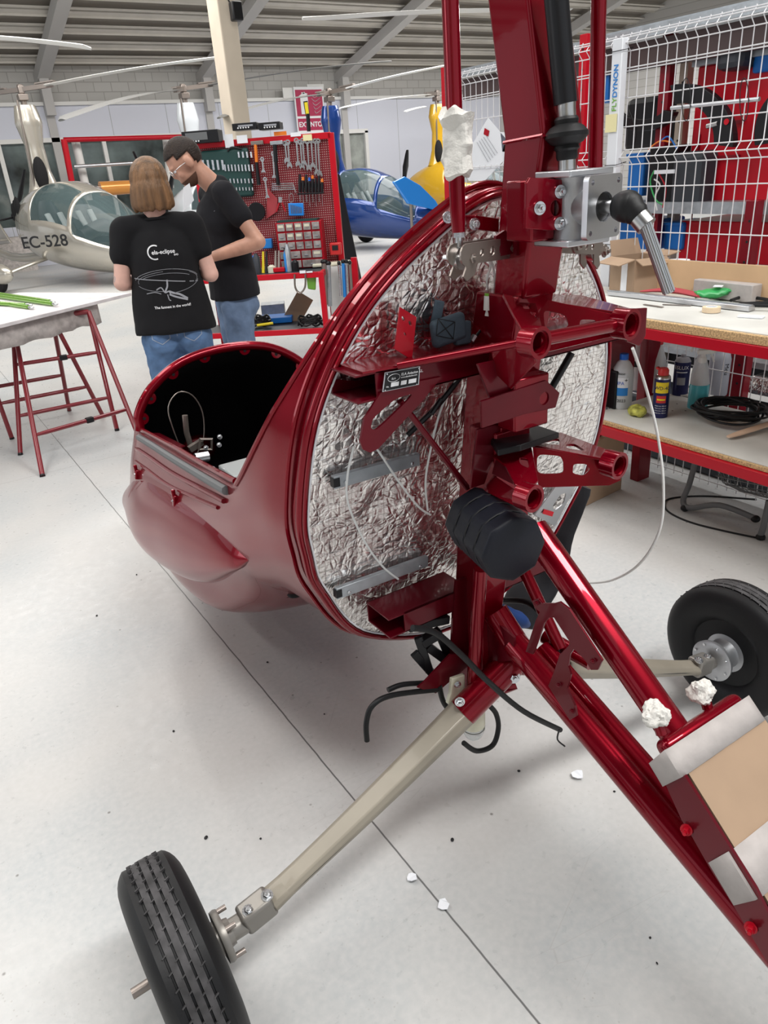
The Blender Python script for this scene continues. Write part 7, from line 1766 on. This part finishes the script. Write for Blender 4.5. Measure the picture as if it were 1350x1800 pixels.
# parts drawers
DR = thing('drawer_cabinet', 'red small parts drawer cabinet with clear drawers at the foot of the tool board', 'cabinet', PT(535, 450, .12))
p, q_ = PT(495, 388, .0), PT(575, 452, .0); zb_ = SZ + .004; dz = (PT(535, 387).z - zb_); dx0, dx1 = PT(495, 420).x, PT(573, 420).x
bm = B(); bx(bm, ((dx0 + dx1) / 2, TY - .10, zb_ + dz / 2), (dx1 - dx0, .16, dz)); obj('cabinet_body', bm, 'redsteel', DR, bev=.003)
bm = B(); bx(bm, ((dx0 + dx1) / 2 - .01, TY - .10, zb_ + dz + .008), (dx1 - dx0 - .05, .14, .014)); obj('green_tray', bm, 'green', DR)
M['drawer'] = mat('smoky_drawer', (.30, .27, .26), .2, var=.4, vscale=20)
nrow = 5
for r_ in range(nrow):
    nc = 5 if r_ < 3 else 4 if r_ == 3 else 2
    for c_ in range(nc):
        w_ = (dx1 - dx0 - .02) / nc; x_ = dx0 + .01 + w_ * (c_ + .5); z_ = zb_ + dz * (1 - (r_ + .5) / nrow)
        bm = B(); bx(bm, (x_, TY - .185, z_), (w_ - .012, .02, dz / nrow - .016)); d_ = obj('drawer', bm, 'drawer', DR, bev=.002)
        if (r_, c_) in ((0, 0), (0, 1), (0, 2), (0, 3), (1, 1), (1, 2), (3, 3)): bm = B(); bx(bm, (x_, TY - .197, z_ + .008), (w_ * .6, .003, .022)); obj('drawer_label', bm, 'cream', d_)
        else: bm = B(); bx(bm, (x_, TY - .199, z_ - .004), (.03, .008, .008)); obj('drawer_pull', bm, 'greyink', d_)
def PS(px, y=5.80):
    q = P(px, 474, y=y); return V((q.x, y, SZ))
# clutter on the trolley top
def cyl_thing(nm, lb, cat, px, py, r, h, m, cap=None):
    p = PS(px); bm = B(); lathe(bm, [(r, 0), (r, h * .8), (r * .6, h * .9), (r * .5, h)], p, (0, 0, 1), 14); o = obj(nm, bm, m); tag(o, lb, cat)
    if cap: bm = B(); lathe(bm, [(r * .55, h * .98), (r * .55, h * 1.12), (0, h * 1.12)], p, (0, 0, 1), 12); obj('cap', bm, cap, o)
cyl_thing('spray_can', 'dark grey can on the trolley top left', 'can', 453, 470, .03, .16, 'darkgrey'); cyl_thing('spray_can', 'slim purple blue tube standing on the trolley top', 'tube', 505, 464, .02, .17, 'labelblue', 'black'); cyl_thing('white_tub', 'small cream tub on the trolley top', 'tub', 478, 466, .035, .06, 'cream')
cyl_thing('dark_cup', 'small dark cup before the drawers on the trolley', 'cup', 520, 467, .03, .09, 'black'); cyl_thing('grey_bottle', 'clear grey bottle before the drawers', 'bottle', 509, 452, .025, .22, 'galv')
p = PS(435); bm = B(); bx(bm, p + V((0, .05, .07)), (.13, .14, .13)); o = obj('blue_box', bm, 'blue', bev=.01); tag(o, 'blue box at the left of the trolley top beside the bearded person', 'box')
p = PT(470, 428, .05); bm = B(); bx(bm, p, (.09, .05, .08)); o = obj('small_bin', bm, 'labelblue', bev=.006); tag(o, 'small blue bin with pliers on the lower tool board', 'bin')
for k, (px, m_, lb) in enumerate(((462, 'yellow', 'yellow handled cutter leaning on the trolley'), (468, 'black', 'black handled pliers standing on the trolley'), (484, 'titan', 'thin steel file standing on the trolley'), (490, 'titan', 'second thin steel file beside the purple tube'))):
    p = PS(px); bm = B(); tb(bm, [p, p + V((.015, .03, .17))], [.014, .008], 8); o = obj('hand_tool', bm, m_); tag(o, lb, 'tool')
bm = B(); bx(bm, PS(491) + V((0, 0, .02)), (.10, .06, .035)); o = obj('red_block', bm, 'brightred', bev=.004); tag(o, 'small red block at the front of the trolley top', 'block')
# vice on the right, hanging tools, tape
p = PS(585, 5.9); bm = B(); bx(bm, p + V((-.02, .1, .02)), (.34, .12, .03), Rz(.2)); o = obj('pale_jaw_bar', bm, 'cream', bev=.01); tag(o, 'pale wooden bar lying on the right end of the trolley', 'bar')
p = PT(590, 437, .1); bm = B(); bx(bm, p, (.10, .05, .10)); o = obj('tape_dispenser', bm, 'redcoral' if 'redcoral' in M else 'canred', bev=.01); tag(o, 'red tape dispenser beside the tool board foot', 'dispenser'); bm = B(); bx(bm, p + V((0, -.028, .01)), (.05, .006, .04)); obj('dispenser_text', bm, 'ink', o)
HP = thing('side_holder', 'red perforated side holder with hanging chrome tools right of the trolley', 'holder', (PT(600, 500).x, TY - .2, 0))
a = PT(592, 470, .25); c = PT(626, 470, .25); bm = B(); bx(bm, ((a.x + c.x) / 2, TY - .1, .42), (c.x - a.x, .02, .84)); obj('holder_panel', bm, 'darkred', HP, smooth=False); bm = B(); bx(bm, (c.x - .03, TY - .12, .70), (.05, .04, .35)); obj('holder_rim', bm, 'brightred', HP)
bm = B(); bx(bm, (a.x - .02, TY - .2, .42), (.14, .02, .8)); obj('white_panel', bm, 'offwhite', HP, smooth=False)
for k, (px, y0_, y1_, r_, m_) in enumerate(((570, 462, 535, .025, 'titan'), (577, 465, 538, .02, 'galv'), (596, 465, 520, .012, 'zinc'), (603, 462, 522, .014, 'labelblue'), (609, 462, 530, .012, 'zinc'), (615, 464, 512, .012, 'titan'))):
    bm = B(); p0, p1 = PT(px, y0_, .32), PT(px + 3, y1_, .32); tb(bm, [p0, p1], r_, 10); o = obj('hanging_tool', bm, m_); tag(o, ['thick dark steel bar', 'thick grey steel bar', 'slim chrome rod', 'blue handled file', 'long chrome spanner', 'short dark spanner'][k] + ' hanging at the right end of the trolley', 'tool')
    bm = B(); ell(bm, p0 + V((0, 0, .01)), (r_ * 1.3, r_ * 1.3, .02)); obj('tool_head', bm, 'black', o)
bm = B(); tb(bm, [P(518, 482, y=fy - .02), P(519, 505, y=fy - .02), P(527, 515, y=fy - .02), P(536, 505, y=fy - .02), P(537, 482, y=fy - .02)], .008, 8, 5, sx=1, sy=2); o = obj('belt_loop', bm, 'titan'); tag(o, 'dark belt loop hanging under the trolley top', 'belt')
bm = B(); hexa(bm, [P(538, 482, y=fy + .03), P(556, 482, y=fy + .03), P(556, 482, y=fy + .10), P(538, 482, y=fy + .10), P(541, 508, y=fy + .03), P(555, 510, y=fy + .03), P(555, 510, y=fy + .10), P(541, 508, y=fy + .10)]); o = obj('lime_bag', bm, 'limebag' if 'limebag' in M else 'lime', bev=.01); tag(o, 'lime green pouch hanging under the trolley top', 'pouch')
# things on the bottom tray
def tray(nm, lb, cat, px, py, s, m, rz=0, tilt=0):
    p = P(px, py, z=.35); bm = B(); bx(bm, p + V((0, 0, s[2] / 2)), s, Rz(rz) @ Rx(tilt)); o = obj(nm, bm, m, bev=.006); tag(o, lb, cat); return o
tray('grey_box', 'grey ridged box on the bottom tray of the trolley', 'box', 482, 555, (.22, .18, .12), 'galv', .2); tray('blue_case', 'blue case on the bottom tray of the trolley', 'case', 485, 565, (.32, .22, .05), 'blue', .1)
p = P(525, 563, z=.35); bm = B(); bx(bm, p + V((0, .05, .10)), (.16, .01, .26), Ry(.6) @ Rx(-.3)); o = obj('cardboard_piece', bm, 'card', smooth=False); tag(o, 'brown cardboard piece leaning on the bottom tray of the trolley', 'cardboard')
for k, (px, py, m_, lb) in enumerate(((430, 560, 'rubber', 'black cable bundle on the left of the bottom tray'), (455, 570, 'black', 'black cable heap in the middle of the bottom tray'), (545, 570, 'rubber', 'black cable bundle at the right of the bottom tray'))):
    c_ = P(px, py, z=.375); bm = B(); tb(bm, [c_ + V((math.cos(i * .9) * (.09 + .02 * math.sin(i)), math.sin(i * .9) * .08, .02 * math.sin(i * 1.7) + .02 * (i % 3) + .01)) for i in range(40)], .009, 6, 3); o = obj('cable_bundle', bm, m_); tag(o, lb, 'cables')
bm = B(); tb(bm, [P(452, 572, z=.385), P(480, 568, z=.395)], .012, 8); o = obj('yellow_tool', bm, 'yellow'); tag(o, 'yellow tool on the bottom tray of the trolley', 'tool')
for o in [o for o in bpy.data.objects if o.name not in _before and o.parent is None]:      # turn the trolley and all that is on it
    o.matrix_world = Matrix.Translation(PIV) @ Matrix.Rotation(PHI, 4, 'Z') @ Matrix.Translation(-PIV) @ Matrix.Translation(V(o.location))
P = P_world
# black boot box left behind the trolley, white crate under the silver autogyro
bm = B(); hexa(bm, [(P(588, 310, y=8).x, 8, 0), (P(640, 440, y=8).x, 8, 0), (P(640, 440, y=8).x, 8.4, 0), (P(588, 310, y=8).x, 8.4, 0), (P(590, 305, y=8).x, 8, P(590, 305, y=8).z), (P(598, 305, y=8).x, 8, P(598, 305, y=8).z), (P(598, 305, y=8).x, 8.4, P(598, 305, y=8).z), (P(590, 305, y=8).x, 8.4, P(590, 305, y=8).z)])
o = obj('black_stand_cover', bm, 'blackcloth', bev=.02); tag(o, 'tall black cover between the tool board and the blue autogyro', 'cover')
bm = B(); bx(bm, P(5, 440, y=19.3) , (1.0, .4, .5)); bx(bm, V((P(5, 440, y=19.3).x, 19.3, .35)), (1.2, .5, .7)); o = obj('white_crate', bm, 'film', smooth=False); p = o; tag(o, 'pale wrapped crate at the left edge behind the silver autogyro', 'crate')
